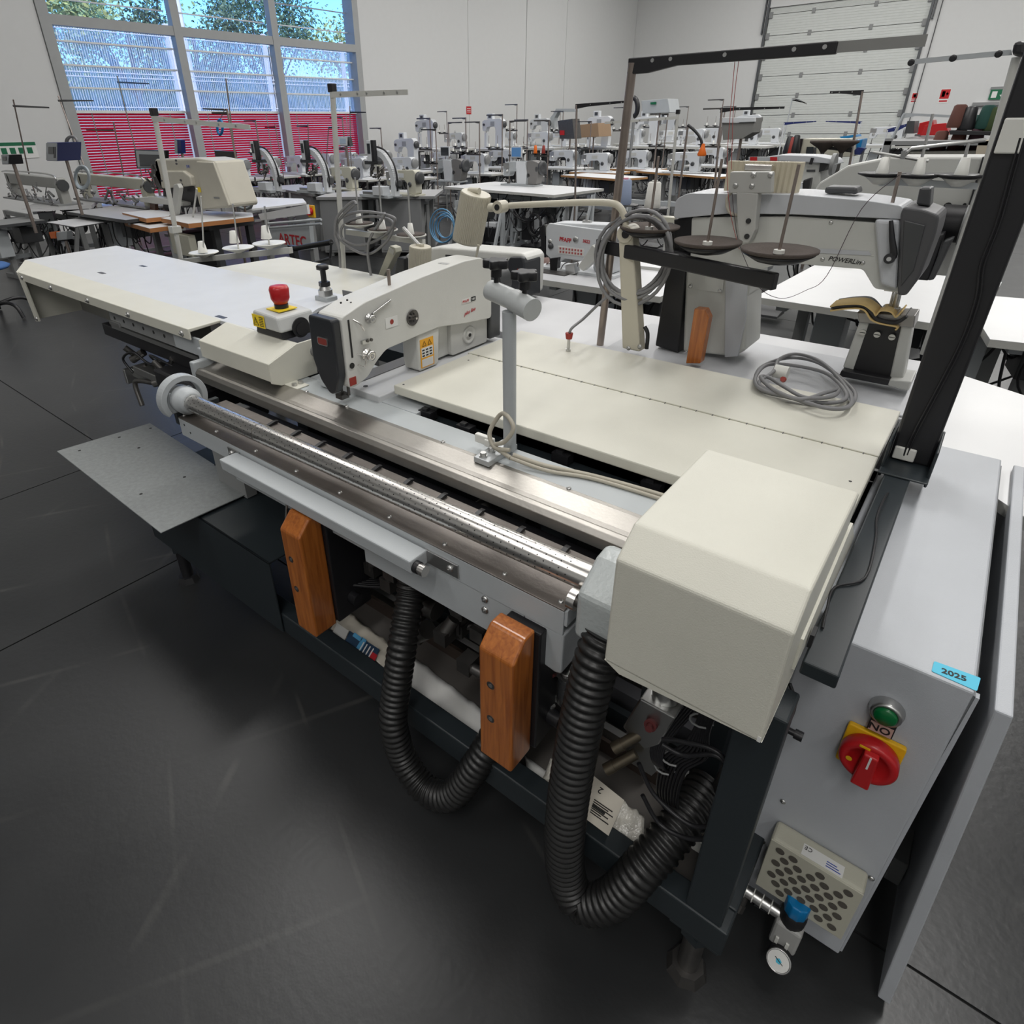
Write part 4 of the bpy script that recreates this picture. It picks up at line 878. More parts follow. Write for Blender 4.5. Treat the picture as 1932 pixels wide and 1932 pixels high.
gg = MB().lathe([(.023, 0), (.024, .003), (.024, .03), (.020, .031)], (.075, .912, .073), (0, -.8, .6), 28).build('pressure_gauge', BLACK, rg_)
gn = Vector((0, -.8, .6)); gcn = Vector((.075, .912, .073)) + gn * .031
MB().lathe([(.024, 0), (.024, .002), (.021, .003), (.021, .001), (.001, .001)], gcn, gn, 28).build('gauge_rim', ZINC, rg_)
MB().cyl(gcn + gn * .0012, gcn + gn * .0018, .0205, n=28).build('gauge_dial', PAPER, rg_)
MB().tube([gcn + gn * .0025 + Vector((-.008, .003, .004)), gcn + gn * .0025 + Vector((.009, -.002, -.003))], .0008, 4).build('gauge_needle', INK, rg_)
MB().cyl(gcn + gn * .002, gcn + gn * .0023, .006, n=5).build('gauge_print', CYAN, rg_)
# ================================================================ THINGS LYING IN THE BASE TRAY
def sheet(name, pts, m, label, cat, th=.003, wr=.006, seed=1, nx=14, ny=6, group=None):
    """crumpled sheet between four corner points (counter-clockwise)"""
    rg = random.Random(seed); P = [Vector(p) for p in pts]; c0 = sum(P, Vector()) / 4
    t = thing(name, label, cat, (c0.x, c0.y, P[0].z), group)
    v = []; f = []
    for j in range(ny + 1):
        for i in range(nx + 1):
            a = P[0].lerp(P[1], i / nx); b_ = P[3].lerp(P[2], i / nx); q = a.lerp(b_, j / ny); q.z += rg.uniform(0, wr); v.append(q)
    for j in range(ny):
        for i in range(nx): a = j * (nx + 1) + i; f.append((a, a + 1, a + nx + 2, a + nx + 1))
    o = MB().add(v, f, True).build('sheet', m, t)
    md = o.modifiers.new('th', 'SOLIDIFY'); md.thickness = th
    return t
zt = .24
sheet('paper_sheet', [Zp(775, 1330, zt), Zp(915, 1440, zt), Zp(915, 1345, zt), Zp(780, 1240, zt)], PAPER, 'crumpled white paper lying in the base tray between the two wooden bumpers', 'paper', seed=4, wr=.008)
sheet('paper_sheet', [Zp(1000, 1500, zt), Zp(1230, 1660, zt), Zp(1230, 1600, zt), Zp(990, 1425, zt)], PAPER, 'flat white paper under the bubble wrap in the base tray', 'paper', seed=5, wr=.001)
bagm = mat('clear_plastic_film', (.8, .75, .65), .08, var=.2, spec=.8, trans=.3)
bg_ = sheet('product_bag', [Zp(625, 1190, zt + .01), Zp(730, 1265, zt + .01), Zp(745, 1225, zt + .012), Zp(650, 1150, zt + .012)], bagm, 'clear plastic bag with blue and red printed card behind the left wooden bumper', 'bag', seed=6, wr=.012)
def ps(x0, y0, x1, y1, x2, y2, x3, y3, z, nm, m, par): MB().add([Zp(x0, y0, z), Zp(x1, y1, z), Zp(x2, y2, z), Zp(x3, y3, z)], [(0, 1, 2, 3)]).build(nm, m, par)
ps(650, 1212, 706, 1250, 716, 1225, 660, 1190, zt + .026, 'printed_card', mat('dark_card_print', (.03, .06, .11), .4), bg_)
ps(665, 1200, 680, 1211, 684, 1204, 669, 1193, zt + .0265, 'blue_print', mat('light_blue_print', (.1, .35, .6), .4), bg_)
ps(672, 1222, 680, 1228, 692, 1208, 684, 1202, zt + .0265, 'blue_print', mat('light_blue_print', (.1, .35, .6), .4), bg_)
ps(694, 1240, 706, 1249, 712, 1236, 700, 1228, zt + .0265, 'red_print', REDINK, bg_)
ps(628, 1192, 650, 1208, 658, 1190, 636, 1175, zt + .024, 'white_card', PAPER, bg_)
for i in range(4): ps(676 + i * 6, 1228 + i * 4, 678 + i * 6, 1229 + i * 4, 688 + i * 6, 1212 + i * 4, 686 + i * 6, 1211 + i * 4, zt + .0268, 'card_text', PAPER, bg_)
bwm = mat('bubble_wrap', (.6, .58, .52), .12, var=.3, scale=60, bump=1.0, bscale=160, spec=.9)
wrp = sheet('wrapped_parcel', [Zp(1020, 1480, zt + .01), Zp(1215, 1625, zt + .01), Zp(1215, 1540, zt + .045), Zp(1040, 1430, zt + .045)], bwm, 'bubble-wrapped parcel with printed paper label lying in the base tray under the cover', 'parcel', seed=9, wr=.010, nx=26, ny=8, th=.02)
ps(1105, 1545, 1148, 1577, 1178, 1510, 1118, 1462, zt + .062, 'parcel_label', mat('label_paper', (.62, .58, .50), .7), wrp)
lb = [Zp(x, y, zt + .064) for x, y in ((1165, 1520), (1120, 1488))]
text('2', 'label_number', .022, Zp(1140, 1490, zt + .0635), Zp(1120, 1475, zt) - Zp(1140, 1490, zt), Zp(1130, 1510, zt) - Zp(1140, 1490, zt), INK, wrp)
for i in range(7):
    a = .1 + i * .11; p = Zp(1112, 1535, zt + .0635).lerp(Zp(1124, 1500, zt + .0635), a); q = Zp(1150, 1562, zt + .0635).lerp(Zp(1165, 1528, zt + .0635), a)
    MB().tube([p, p.lerp(q, (.9, .5, .8, .6, .95, .7, .85)[i])], .0012 if i != 3 else .003, 4).build('label_line', INK, wrp)
# ================================================================ POWER CABLE COIL ON THE FLAP
cc = thing('power_cable', 'coiled grey power cable with white plug lying on the cream rear flap', 'cable', Zp(1520, 730, .93))
def cz(x, y, z=.94): return Zp(x, y, z)
loops = [[(1425, 715), (1440, 690), (1490, 675), (1545, 685), (1600, 725), (1614, 750), (1590, 770), (1540, 765), (1490, 750), (1440, 738)],
         [(1427, 708), (1450, 688), (1500, 690), (1560, 705), (1596, 740), (1585, 758), (1530, 758), (1470, 745), (1430, 730)],
         [(1460, 700), (1470, 678), (1500, 668), (1540, 678), (1575, 705), (1605, 745), (1600, 768), (1560, 770), (1500, 752), (1455, 738), (1432, 722)],
         [(1435, 712), (1460, 735), (1510, 753), (1560, 740), (1582, 734), (1570, 748), (1520, 750), (1480, 730), (1450, 712)]]
cb2 = MB()
for i, lp_ in enumerate(loops):
    cb2.tube(spline([cz(x, y, .9365 + .008 * i + .004 * math.sin(j * 1.7 + i)) for j, (x, y) in enumerate(lp_)], 8, closed=True), .0056, 10, closed=True)
cb2.build('cable_loops', CABLE, cc)
q = cz(1474, 702, .95); pg = MB().cyl(q - X1 * .02, q + X1 * .02, .021, n=24).build('plug', WHITEP, cc, bev=.003)
q = cz(1478, 716, .955); MB().cyl(q, q + Vector((0, -.012, .006)), .009, .007, n=12).build('cable_gland', BRED, cc)
# rope-like sensor rod on the flap
sr = thing('sensor_rod', 'small red-capped steel rod with grey cable standing on the cream rear flap', 'sensor', Zp(1072, 662, .93))
q = Zp(1072, 662, .93); MB().cyl(q, q + Z1 * .045, .0055, n=12).cyl(q, q + Z1 * .008, .009, n=12).build('rod', ZINC, sr); h_ = q + Z1 * .045
MB().lathe([(.011, 0), (.014, .02), (.012, .022)], h_, Z1, 16).build('red_cap', BRED, sr)
MB().tube(spline([h_ + Z1 * .02, Yp(1080, 618, h_.y), Yp(1100, 602, 1.95), Yp(1125, 578, 1.97), Yp(1145, 560, 1.98)], 6), .005, 8).build('cable', CABLE, sr)
# cable coil hanging on the lamp post
hcn = thing('hanging_cable', 'grey cable coil hanging over the black spool bar beside the work lamp', 'cable', Yp(1200, 500, 2.0))
hb_ = MB(); rg = random.Random(5)
for i in range(6):
    cx_, cy_ = 1196 + rg.uniform(-5, 5), 488 + rg.uniform(-8, 8); rx, ry = 64 + rg.uniform(-8, 6), 82 + rg.uniform(-12, 6); an = math.radians(18 + rg.uniform(-6, 6))
    pts = []
    for j in range(26):
        a = 2 * math.pi * j / 26; u_, v_ = rx * math.cos(a), ry * math.sin(a)
        pts.append(Yp(cx_ + u_ * math.cos(an) - v_ * math.sin(an), cy_ + u_ * math.sin(an) + v_ * math.cos(an), 1.985 + .006 * i + .01 * math.sin(a * 2 + i)))
    hb_.tube(pts, .0062, 8, closed=True)
hb_.build('cable_loops', CABLE, hcn)
# ================================================================ WORK LAMP
LAMPM = mat('lamp_cream', (.52, .49, .40), .4)
def ribbed_shade(t, top, bot, r0, r1):
    ax_ = (bot - top).normalized(); n = 200; u_ = ax_.orthogonal().normalized(); w_ = ax_.cross(u_); L = (bot - top).length
    v = []; f = []
    for k, (h, rr_) in enumerate(((0, r0), (L, r1))):
        for i in range(n):
            a = 2 * math.pi * i / n; q_ = rr_ * (1 if i % 4 in (0, 1) else .955); v.append(top + ax_ * h + (u_ * math.cos(a) + w_ * math.sin(a)) * q_)
    f = [(i, (i + 1) % n, n + (i + 1) % n, n + i) for i in range(n)]
    b = MB().add(v, f, False); b.lathe([(r0 * .93, -.004), (r0 * .96, -.001), (r0 * .96, .004)], top, ax_, 32); b.lathe([(r1 * .97, -.003), (r1 * .99, .006), (r1 * .9, .008)], bot, ax_, 32)
    return b.build('lamp_shade', LAMPM, t)
lm = thing('work_lamp', 'cream work lamp with ribbed drum shade and bent arm on a square post', 'lamp', Zp(1195, 658, .93))
LY = 2.0
bq = Yp(1195, 658, LY); tq = Yp(1185, 440, LY)
dirp = (tq - bq).normalized()
MB().prism([(bq.x - .034, bq.z), (bq.x + .034, bq.z), (tq.x + .026, tq.z + .0), (tq.x - .026, tq.z + .0)], LY - .02, LY + .03, 'y').build('lamp_post', LAMPM, lm, bev=.005)
MB().cyl((tq.x, LY - .026, tq.z), (tq.x, LY + .036, tq.z), .028, n=28).build('elbow_joint', LAMPM, lm, bev=.002)
MB().cyl((tq.x + .004, LY - .029, tq.z), (tq.x + .004, LY - .026, tq.z), .013, n=20).build('joint_cap', BLACK, lm)
ap = [Yp(x, y, LY) for x, y in ((1181, 432), (1178, 408), (1168, 390), (1150, 383), (1100, 382), (1000, 386), (962, 388))]
MB().tube(spline(ap, 6), .0115, 12).build('lamp_arm', LAMPM, lm)
jq = Yp(945, 390, LY); MB().cyl(jq - Y1 * .024, jq + Y1 * .022, .023, n=24).build('shade_joint', LAMPM, lm, bev=.002); MB().cyl(jq - Y1 * .027, jq - Y1 * .024, .011, n=20).build('joint_cap', BLACK, lm)
MB().cyl(jq, Yp(924, 392, LY), .016, n=14).build('shade_stem', LAMPM, lm)
shd = ribbed_shade(lm, Yp(898, 366, LY), Yp(882, 452, LY), .061, .061)
q = Yp(893, 360, LY); MB().cyl(q - X1 * .02, q + X1 * .03, .012, n=12).build('shade_bracket', LAMPM, lm)
q = Yp(903, 462, LY - .04); MB().cyl(q, Yp(898, 488, LY - .04), .006, .004, n=10).build('lamp_switch', LAMPM, lm)
q = Yp(1218, 655, LY); MB().tube(spline([Yp(1216, 616, LY), Yp(1222, 630, LY), Yp(1220, 658, LY)], 4), .007, 8).build('lamp_cable', BLACK, lm)
for (x, y) in ((1186, 657), (1207, 654)): q = Yp(x, y, LY - .021); bolt('lamp_bolt', q, -Y1, .008, lm)
# second lamp behind the sewing arm
L2 = 2.25
l2 = thing('work_lamp', 'second cream drum lamp hanging upright just behind the sewing arm', 'lamp', Yp(792, 560, L2))
ribbed_shade(l2, Yp(793, 466, L2), Yp(792, 524, L2), .055, .055)
MB().cyl(Yp(793, 524, L2), Yp(794, 545, L2), .052, .04, n=28).build('lamp_neck', CREAM, l2)
MB().cyl(Yp(761, 430, L2), Yp(792, 464, L2), .009, n=12).build('lamp_arm', ZINC, l2); q = Yp(793, 463, L2); MB().box(q.x - .018, q.x + .018, L2 - .01, L2 + .01, q.z - .006, q.z + .008).build('arm_bracket', LAMPM, l2, bev=.002)
# cream bracket arm behind
l3 = thing('tilted_bracket', 'cream tilted bracket arm rising behind the second drum lamp', 'bracket', Yp(740, 550, 2.5))
a_, b_ = Yp(722, 518, 2.5), Yp(745, 470, 2.5); w3 = Vector((.024, 0, .012))
MB().prism([(a_.x - .03, a_.z - .02), (a_.x + .03, a_.z), (b_.x + .028, b_.z - .012), (b_.x + .022, b_.z + .012), (b_.x - .018, b_.z + .02), (b_.x - .03, b_.z + .004)], 2.48, 2.53, 'y').build('bracket_body', CREAMD, l3, bev=.004)
MB().prism([(b_.x - .022, b_.z + .012), (b_.x + .018, b_.z - .002), (b_.x + .008, b_.z - .028), (b_.x - .03, b_.z - .012)], 2.476, 2.48, 'y').build('bracket_window', PATHY, l3)
# ================================================================ SECOND ARM BEHIND THE FIRST (black sided)
s2 = thing('sewing_machine', 'cream sewing head with black side covers standing behind the first one', 'sewing machine', Yp(870, 545, 2.45))
yb = 2.42
def xz(x, y, Y=yb): q = Yp(x, y, Y); return (q.x, q.z)
MB().prism([xz(765, 560), xz(765, 480), xz(800, 470), xz(830, 466), xz(985, 478), xz(993, 488), xz(990, 560)], yb, yb + .16, 'y').build('arm', SM, s2, bev=.012, seg=3)
MB().prism([xz(841, 480), xz(960, 492), xz(960, 560), xz(848, 560)], yb - .006, yb + .0, 'y').build('side_cover', mat('face_plate_black', (.022, .024, .028), .38), s2, bev=.003)
MB().prism([xz(962, 492), xz(966, 484), xz(990, 484), xz(994, 495), xz(994, 562), xz(962, 562)], yb - .02, yb + .12, 'y').build('face_plate', mat('face_plate_black', (.022, .024, .028), .38), s2, bev=.008)
MB().prism([xz(750, 520), xz(756, 484), xz(770, 486), xz(770, 545), xz(750, 540)], yb - .03, yb + .1, 'y').build('rear_cover', mat('face_plate_black', (.022, .024, .028), .38), s2, bev=.008)
q = Yp(982, 511, yb - .024); MB().box(q.x - .018, q.x + .015, q.y - .002, q.y, q.z - .008, q.z + .008).build('badge', mat('dull_red', (.25, .04, .03), .3), s2, bev=.002)
for (x, y) in ((844, 486), (955, 502), (954, 528)): bolt('cover_screw', Yp(x, y, yb - .006), -Y1, .005, s2)
# ================================================================ POST-BED MACHINE BEHIND THE FLAP
PT = mat('postbed_table', (.46, .47, .49), .3, bump=.3, bscale=500)
ptb = thing('work_table', 'grey metal table plate behind the cream rear flap carrying the post-bed machine', 'table', (-.4, 2.3, 0))
MB().box(-1.9, .0, 1.975, 2.56, .868, .90).build('tabletop', mat('postbed_top', (.55, .555, .57), .38), ptb, bev=.004)
MB().box(-1.02, .0, 1.985, 2.42, .90, .907).build('machine_plate', PT, ptb, bev=.005)
for (x, y) in ((-1.8, 2.05), (-1.8, 2.48), (-.08, 2.05), (-.08, 2.48)): MB().box(x - .03, x + .03, y - .03, y + .03, 0, .868).build('leg', MGREY, ptb)
PB = mat('postbed_grey', (.50, .505, .48), .4, bump=.2, bscale=500); PS = mat('postbed_silver', (.46, .475, .50), .35, bump=.3, bscale=700)
pm = thing('post_bed_machine', 'large grey post-bed sewing machine with dark grey head and POWERline lettering', 'sewing machine', (-.68, 2.25, .907))
yp = 2.14
def xz(x, y, Y=yp): q = Yp(x, y, Y); return (q.x, q.z)
MB().prism(rpoly([xz(1305, 410), xz(1500, 408), xz(1715, 425), xz(1708, 552), xz(1650, 545), xz(1628, 508), xz(1480, 496), xz(1420, 512), xz(1412, 560), xz(1300, 560)], .01, 3), yp, yp + .17, 'y').build('arm', PB, pm, bev=.012, seg=3)
MB().prism(rpoly([xz(1273, 412), xz(1278, 375), xz(1300, 364), xz(1500, 366), xz(1640, 378), xz(1705, 388), xz(1708, 413), xz(1500, 404), xz(1380, 402)], .012, 3), yp - .012, yp + .19, 'y').build('top_cover', PS, pm, bev=.02, seg=4)
MB().prism([xz(1270, 414), xz(1325, 408), xz(1315, 470), xz(1270, 480)], yp + .005, yp + .15, 'y').build('motor_cover', BLACK, pm, bev=.004)
MB().prism([xz(1296, 495), xz(1412, 505), xz(1408, 660), xz(1385, 672), xz(1290, 662)], yp - .01, yp + .16, 'y').build('pillar', PB, pm, bev=.01, seg=3)
MB().prism([xz(1303, 490), xz(1372, 500), xz(1366, 552), xz(1298, 543)], yp - .014, yp - .009, 'y').build('pillar_panel', PB, pm, bev=.003)
for (x, y) in ((1303, 540), (1358, 549)): bolt('panel_screw', Yp(x, y, yp - .014), -Y1, .007, pm)
MB().prism([xz(1372, 505), xz(1414, 515), xz(1410, 600), xz(1395, 670), xz(1370, 672)], yp - .018, yp - .008, 'y').build('pillar_chamfer', PS, pm, bev=.003)
hd = MB().prism(rpoly([xz(1702, 400), xz(1708, 388), xz(1745, 392), xz(1776, 404), xz(1768, 440), xz(1738, 520), xz(1712, 555), xz(1696, 553)], .012, 3), yp - .03, yp + .17, 'y').build('head_cover', mat('head_grey', (.07, .07, .075), .45), pm, bev=.012, seg=3)
MB().prism([xz(1706, 415, yp - .03), xz(1746, 425, yp - .03), xz(1724, 510, yp - .03), xz(1700, 540, yp - .03)], yp - .034, yp - .029, 'y').build('head_inset', DGREY, hd, bev=.002)
MB().prism([xz(1652, 412), xz(1702, 414), xz(1694, 545), xz(1662, 535)], yp - .02, yp + .002, 'y').build('head_side_panel', PS, pm, bev=.01, seg=3)
lvp = [Yp(1681, 416, yp - .03), Yp(1683, 450, yp - .034), Yp(1686, 480, yp - .034), Yp(1678, 488, yp - .03)]
lv = MB().tube(spline(lvp, 4), .008, 8, rf=lambda k: .005 + .0006 * k).cyl(Yp(1678, 488, yp - .02), Yp(1678, 488, yp - .045), .014, n=20).build('lifting_lever', BLACK, pm)
MB().cyl(Yp(1677, 489, yp - .045), Yp(1677, 489, yp - .047), .006, n=14).build('lever_pin', ZINC, lv)
MB().prism([xz(1545, 368), xz(1548, 355), xz(1608, 357), xz(1610, 370)], yp + .06, yp + .14, 'y').build('bobbin_cover', DGREY, pm, bev=.006)
MB().prism([xz(1725, 388), xz(1732, 356), xz(1755, 356), xz(1752, 392)], yp + .03, yp + .10, 'y').build('thread_cover', DGREY, pm, bev=.005)
tl_ = Yp(1683, 385, yp + .03); MB().tube([tl_, Yp(1698, 324, yp + .03)], .005, 6).build('thread_post', TUBE, pm)
r0 = Yp(1562, 490, yp - .001); r1 = Yp(1620, 496, yp - .001)
text('POWER', 'lettering', .0185, r0 - Z1 * .002, (1, 0, -.03), Z1, INK, pm, shear=.25, bold=.0002); text('Line', 'lettering', .0185, r0 - Z1 * .004 + X1 * .064, (1, 0, -.03), Z1, INK, pm, shear=.25, bold=.0002)
for (x, y) in ((1552, 489), (1628, 496), (1568, 420)): bolt('arm_screw', Yp(x, y, yp), -Y1, .006, pm)
MB().prism([xz(1530, 468), xz(1640, 474), xz(1644, 482), xz(1536, 477)], yp - .002, yp + .01, 'y').build('arm_relief', PS, pm)
bk = MB().prism([xz(1268, 470), xz(1300, 478), xz(1284, 664), xz(1240, 650)], yp - .02, yp + .06, 'y').build('belt_cover', BLACK, pm, bev=.005)
MB().prism([xz(1256, 425), xz(1345, 432), xz(1345, 440), xz(1300, 500), xz(1258, 495)], yp + .02, yp + .08, 'y').build('belt_cover_top', BLACK, pm, bev=.004)
# bracket with lamp box on the top cover
MB().prism(rpoly([xz(1388, 322), xz(1466, 322), xz(1464, 362), xz(1384, 362)], .004), yp - .05, yp - .02, 'y').build('mounting_plate', mat('cast_light_grey', (.42, .42, .40), .5), pm, bev=.003)
MB().prism([xz(1399, 358), xz(1440, 362), xz(1434, 430), xz(1422, 455), xz(1405, 455), xz(1401, 425)], yp - .05, yp - .01, 'y').build('mounting_arm', mat('cast_light_grey', (.42, .42, .40), .5), pm, bev=.004)
for (x, y) in ((1412, 417), (1409, 446)): MB().cyl(Yp(x, y, yp - .05), Yp(x, y, yp - .053), .008, n=14).build('arm_hole', INK, pm)
for (x, y) in ((1388, 350), (1419, 351), (1422, 330), (1454, 330)): bolt('plate_bolt', Yp(x, y, yp - .05), -Y1, .008, pm)
MB().tube(spline([Yp(1385, 358, yp - .03), Yp(1372, 375, yp - .03), Yp(1376, 400, yp - .03), Yp(1400, 408, yp - .02)], 6), .005, 8).build('bracket_cable', CREAMCABLE, pm)
cpb = MB(); n_ = 28; Yc = yp + .03; xa, xb = Yp(1370, 330, Yc).x, Yp(1510, 330, Yc).x; za, zb_ = Yp(1440, 363, Yc).z, Yp(1440, 305, Yc).z
pp = []
for i in range(n_ + 1): x = xa + (xb - xa) * i / n_; pp.append((x, Yc - (.004 if i % 2 else 0)))
pp += [(xb, Yc + .03), (xa, Yc + .03)]
cpb.prism(pp, za, zb_, 'z').build('corrugated_box', mat('corrugated_cream', (.55, .5, .38), .6), pm)
MB().prism([xz(1407, 309), xz(1458, 311), xz(1457, 324), xz(1405, 322)], yp - .01, yp + .02, 'y').build('silver_clip', STEEL, pm, bev=.003)
# post pedestal
pd = MB().prism([xz(1640, 600), xz(1703, 612), xz(1676, 722), xz(1605, 700)], yp + .03, yp + .06, 'y').build('post_front', BLACK, pm, bev=.002)
MB().prism([xz(1622, 600), xz(1640, 604), xz(1606, 704), xz(1586, 698)], yp + .028, yp + .10, 'y').build('post_side', PB, pm, bev=.004)
MB().prism([xz(1700, 606), xz(1722, 600), xz(1700, 724), xz(1674, 722)], yp + .028, yp + .10, 'y').build('post_side', PB, pm, bev=.004)
MB().prism([xz(1614, 592), xz(1726, 598), xz(1722, 622), xz(1618, 612)], yp + .02, yp + .11, 'y').build('post_head', mat('post_steel', (.3, .29, .28), .35, .7), pm, bev=.003)
for (x, y) in ((1628, 627), (1655, 631), (1683, 636)): q = Yp(x, y, yp + .02); MB().cyl(q, q - Y1 * .004, .009, n=16).build('post_screw', ZINC, pm); MB().box(q.x - .008, q.x + .008, q.y - .0045, q.y - .0035, q.z - .001, q.z + .001).build('screw_slot', INK, pm)
MB().prism([xz(1588, 698), xz(1680, 716), xz(1675, 728), xz(1582, 710)], yp - .0, yp + .1, 'y').build('post_foot', BLACK, pm, bev=.003)
MB().prism([xz(1678, 716), xz(1720, 720), xz(1714, 738), xz(1674, 728)], yp - .0, yp + .12, 'y').build('post_base_block', PB, pm, bev=.004)
nq = Yp(1680, 585, yp + .06)
nd = MB()
for dx in (-.008, 0, .008): nd.cyl((nq.x + dx, nq.y, nq.z + .10), (nq.x + dx * .5, nq.y, nq.z - .005), .003, n=8)
nd.box(nq.x - .022, nq.x + .022, nq.y - .015, nq.y + .015, nq.z - .012, nq.z + .01).box(nq.x - .03, nq.x + .03, nq.y - .01, nq.y + .012, nq.z + .055, nq.z + .075).cyl((nq.x + .01, nq.y, nq.z + .01), (nq.x + .008, nq.y, nq.z + .05), .008, n=10)
nd.build('presser_foot', ZINC, pm, bev=.001)
# leather work-piece on the post
lw = thing('leather_piece', 'folded black leather piece with yellow suede lining clamped on the post bed', 'leather piece', Yp(1660, 600, yp + .06))
def ribbon(pxs, y0, y1, th, nm, m, flip=0):
    pts = spline([Yp(x, y, y0) for x, y in pxs], 6); o = []
    for i, p in enumerate(pts):
        d = (pts[min(i + 1, len(pts) - 1)] - pts[max(i - 1, 0)]).normalized(); o.append(Vector((-d.z, 0, d.x)) * th)
    poly = [(p.x, p.z) for p in pts] + [((p + q).x, (p + q).z) for p, q in zip(pts[::-1], o[::-1])]
    v = []; n = len(pts)
    for yy in (y0, y1):
        for p, q in zip(pts, o): v.append((p.x, yy, p.z))
        for p, q in zip(pts, o): v.append((p.x + q.x, yy, p.z + q.z))
    f = []
    for i in range(n - 1):
        f += [(i, i + 1, 2 * n + i + 1, 2 * n + i), (n + i + 1, n + i, 3 * n + i, 3 * n + i + 1), (i + 1, i, n + i, n + i + 1), (2 * n + i, 2 * n + i + 1, 3 * n + i + 1, 3 * n + i)]
    f += [(0, 2 * n, 3 * n, n), (n - 1, 2 * n - 1, 4 * n - 1, 3 * n - 1)]
    MB().add(v, f, False).build(nm, m, lw, fix=True)
ribbon([(1566, 580), (1590, 576), (1625, 576), (1645, 588), (1652, 597), (1662, 588), (1680, 590), (1690, 600), (1703, 588)], yp + .0, yp + .09, .004, 'suede_layer', SUEDE)
ribbon([(1566, 588), (1600, 584), (1628, 586), (1642, 604), (1660, 612), (1690, 618), (1688, 622)], yp + .0, yp + .09, .004, 'suede_layer', SUEDE)
ribbon([(1568, 583), (1600, 579), (1628, 580), (1645, 596), (1655, 606), (1690, 612), (1712, 600)], yp + .002, yp + .12, .008, 'leather_layer', CLOTHB)
# thin threads
def thread(nm, label, pts, m, r=.0011):
    t = thing(nm, label, 'thread', pts[-1]); MB().tube(spline(pts, 6), r, 4).build('strand', m, t); return t
DTH = mat('dark_thread', (.06, .04, .05), .8); RTH = mat('red_thread', (.35, .08, .07), .8)
thread('sewing_thread', 'dark loose thread hanging in a loop below the POWERline arm', [Yp(x, y, 2.1) for x, y in ((1697, 330), (1625, 395), (1560, 520), (1520, 548), (1475, 563), (1435, 545), (1410, 500), (1390, 440), (1378, 330))], DTH)
# the thread stand: worn steel tube, black guide arm, foam discs on a black bar
ts_ = thing('thread_stand', 'tall worn steel thread stand with black top arm and brown foam spool discs', 'thread stand', Zp(1128, 648, .9))
bs = Vector((-1.06, 2.06, .9)); top = Yp(1194, 118, 1.99)
MB().tube([bs, top], .0135, 14).build('stand_tube', TUBE, ts_)
z9 = top.z
def top_arm(t, p, l1, l2, dirx=(1, 0, 0), s=1.0):
    d = Vector(dirx).normalized(); Mx = Matrix.Translation(p) @ Matrix(((d.x, -d.y, 0), (d.y, d.x, 0), (0, 0, 1))).to_4x4()
    MB().prism([(-.012 * s, -.03 * s), (-.012 * s, .012 * s), (l1, .012 * s), (l1, -.016 * s), (.14 * s, -.016 * s), (.05 * s, -.03 * s)], -.009 * s, .009 * s, 'y', M=Mx).build('guide_arm', BLACK, t, bev=.003 * s)
    if l2: MB().box(l1 - .01, l1 + l2, -.004, .004, -.013 * s, .011 * s, M=Mx).build('arm_extension', mat('extension_steel', (.3, .3, .29), .4, .6), t)
    for f in (.12, .22, .5, .82, .95): 
        c = Mx @ Vector((l1 * f, -.0095 * s, .001)); MB().cyl(c, c + Vector((0, -.001, 0)), .0055 * s, n=10).build('thread_eyelet', ZINC, t)
top_arm(ts_, top, Yp(1585, 68, 1.99).x - top.x, Yp(1755, 50, 1.99).x - Yp(1585, 68, 1.99).x)
h = 1.27
pA, pB = Yp(1140, 452, 2.03), Yp(1472, 492, 1.80)
hA = pA.z
d = (pB - pA); d.z = 0; dn = d.normalized(); nn_ = Vector((-dn.y, dn.x, 0))
Mx = Matrix.Translation(pA) @ Matrix(((dn.x, -dn.y, 0), (dn.y, dn.x, 0), (0, 0, 1))).to_4x4()
Lb = d.length
MB().box(-.03, Lb, -.012, .012, -.045, .0, M=Mx).build('spool_bar', BLACK, ts_, bev=.004)
for i, (x, y) in enumerate(((1225, 430), (1335, 458), (1470, 474))):
    q = Yp(x, y, (2.02, 1.93, 1.83)[i])
    dsc = MB().lathe([(.02, -.028), (.06, -.02), (.096, .0), (.097, .007), (.06, -.002), (.012, -.008)], q, Z1, 32).build('foam_disc', FOAM, ts_)
    MB().lathe([(.015, -.035), (.055, -.026), (.090, -.006), (.02, -.02)], q, Z1, 28).build('disc_plate', BLACK, dsc)
    MB().cyl(q - Z1 * .006, q + Z1 * .004, .014, n=12).build('disc_hub', WHITEP, dsc)
    e = Yp((1240, 1378, 1512)[i], (295, 300, 310)[i], q.y - (.0, .0, .0)[i]); MB().cyl(q, (q.x + .004, q.y, e.z), .0042, n=8).build('spool_rod', TUBE, dsc)
thread('sewing_thread', 'pale red thread pair hanging down from the long black guide arm', [Yp(x, y, 2.0) for x, y in ((1388, 98), (1372, 300), (1378, 400), (1395, 470))], RTH, .001)
thread('sewing_thread', 'second pale red thread from the black guide arm, right of the first', [Yp(x, y, 2.0) for x, y in ((1396, 98), (1384, 200), (1380, 320))], RTH, .001)
# wooden post standing in the gap
ws = thing('wooden_post', 'upright orange-brown wooden post in front of the pale pillar', 'post', Yp(1313, 684, 2.02))
def xz(x, y, Y=2.02): q = Yp(x, y, Y); return (q.x, q.z)
MB().prism([xz(1298, 683), xz(1325, 683), xz(1341, 598), xz(1334, 582), xz(1314, 580)], 2.0, 2.04, 'y').build('post_body', WOOD, ws, bev=.003)
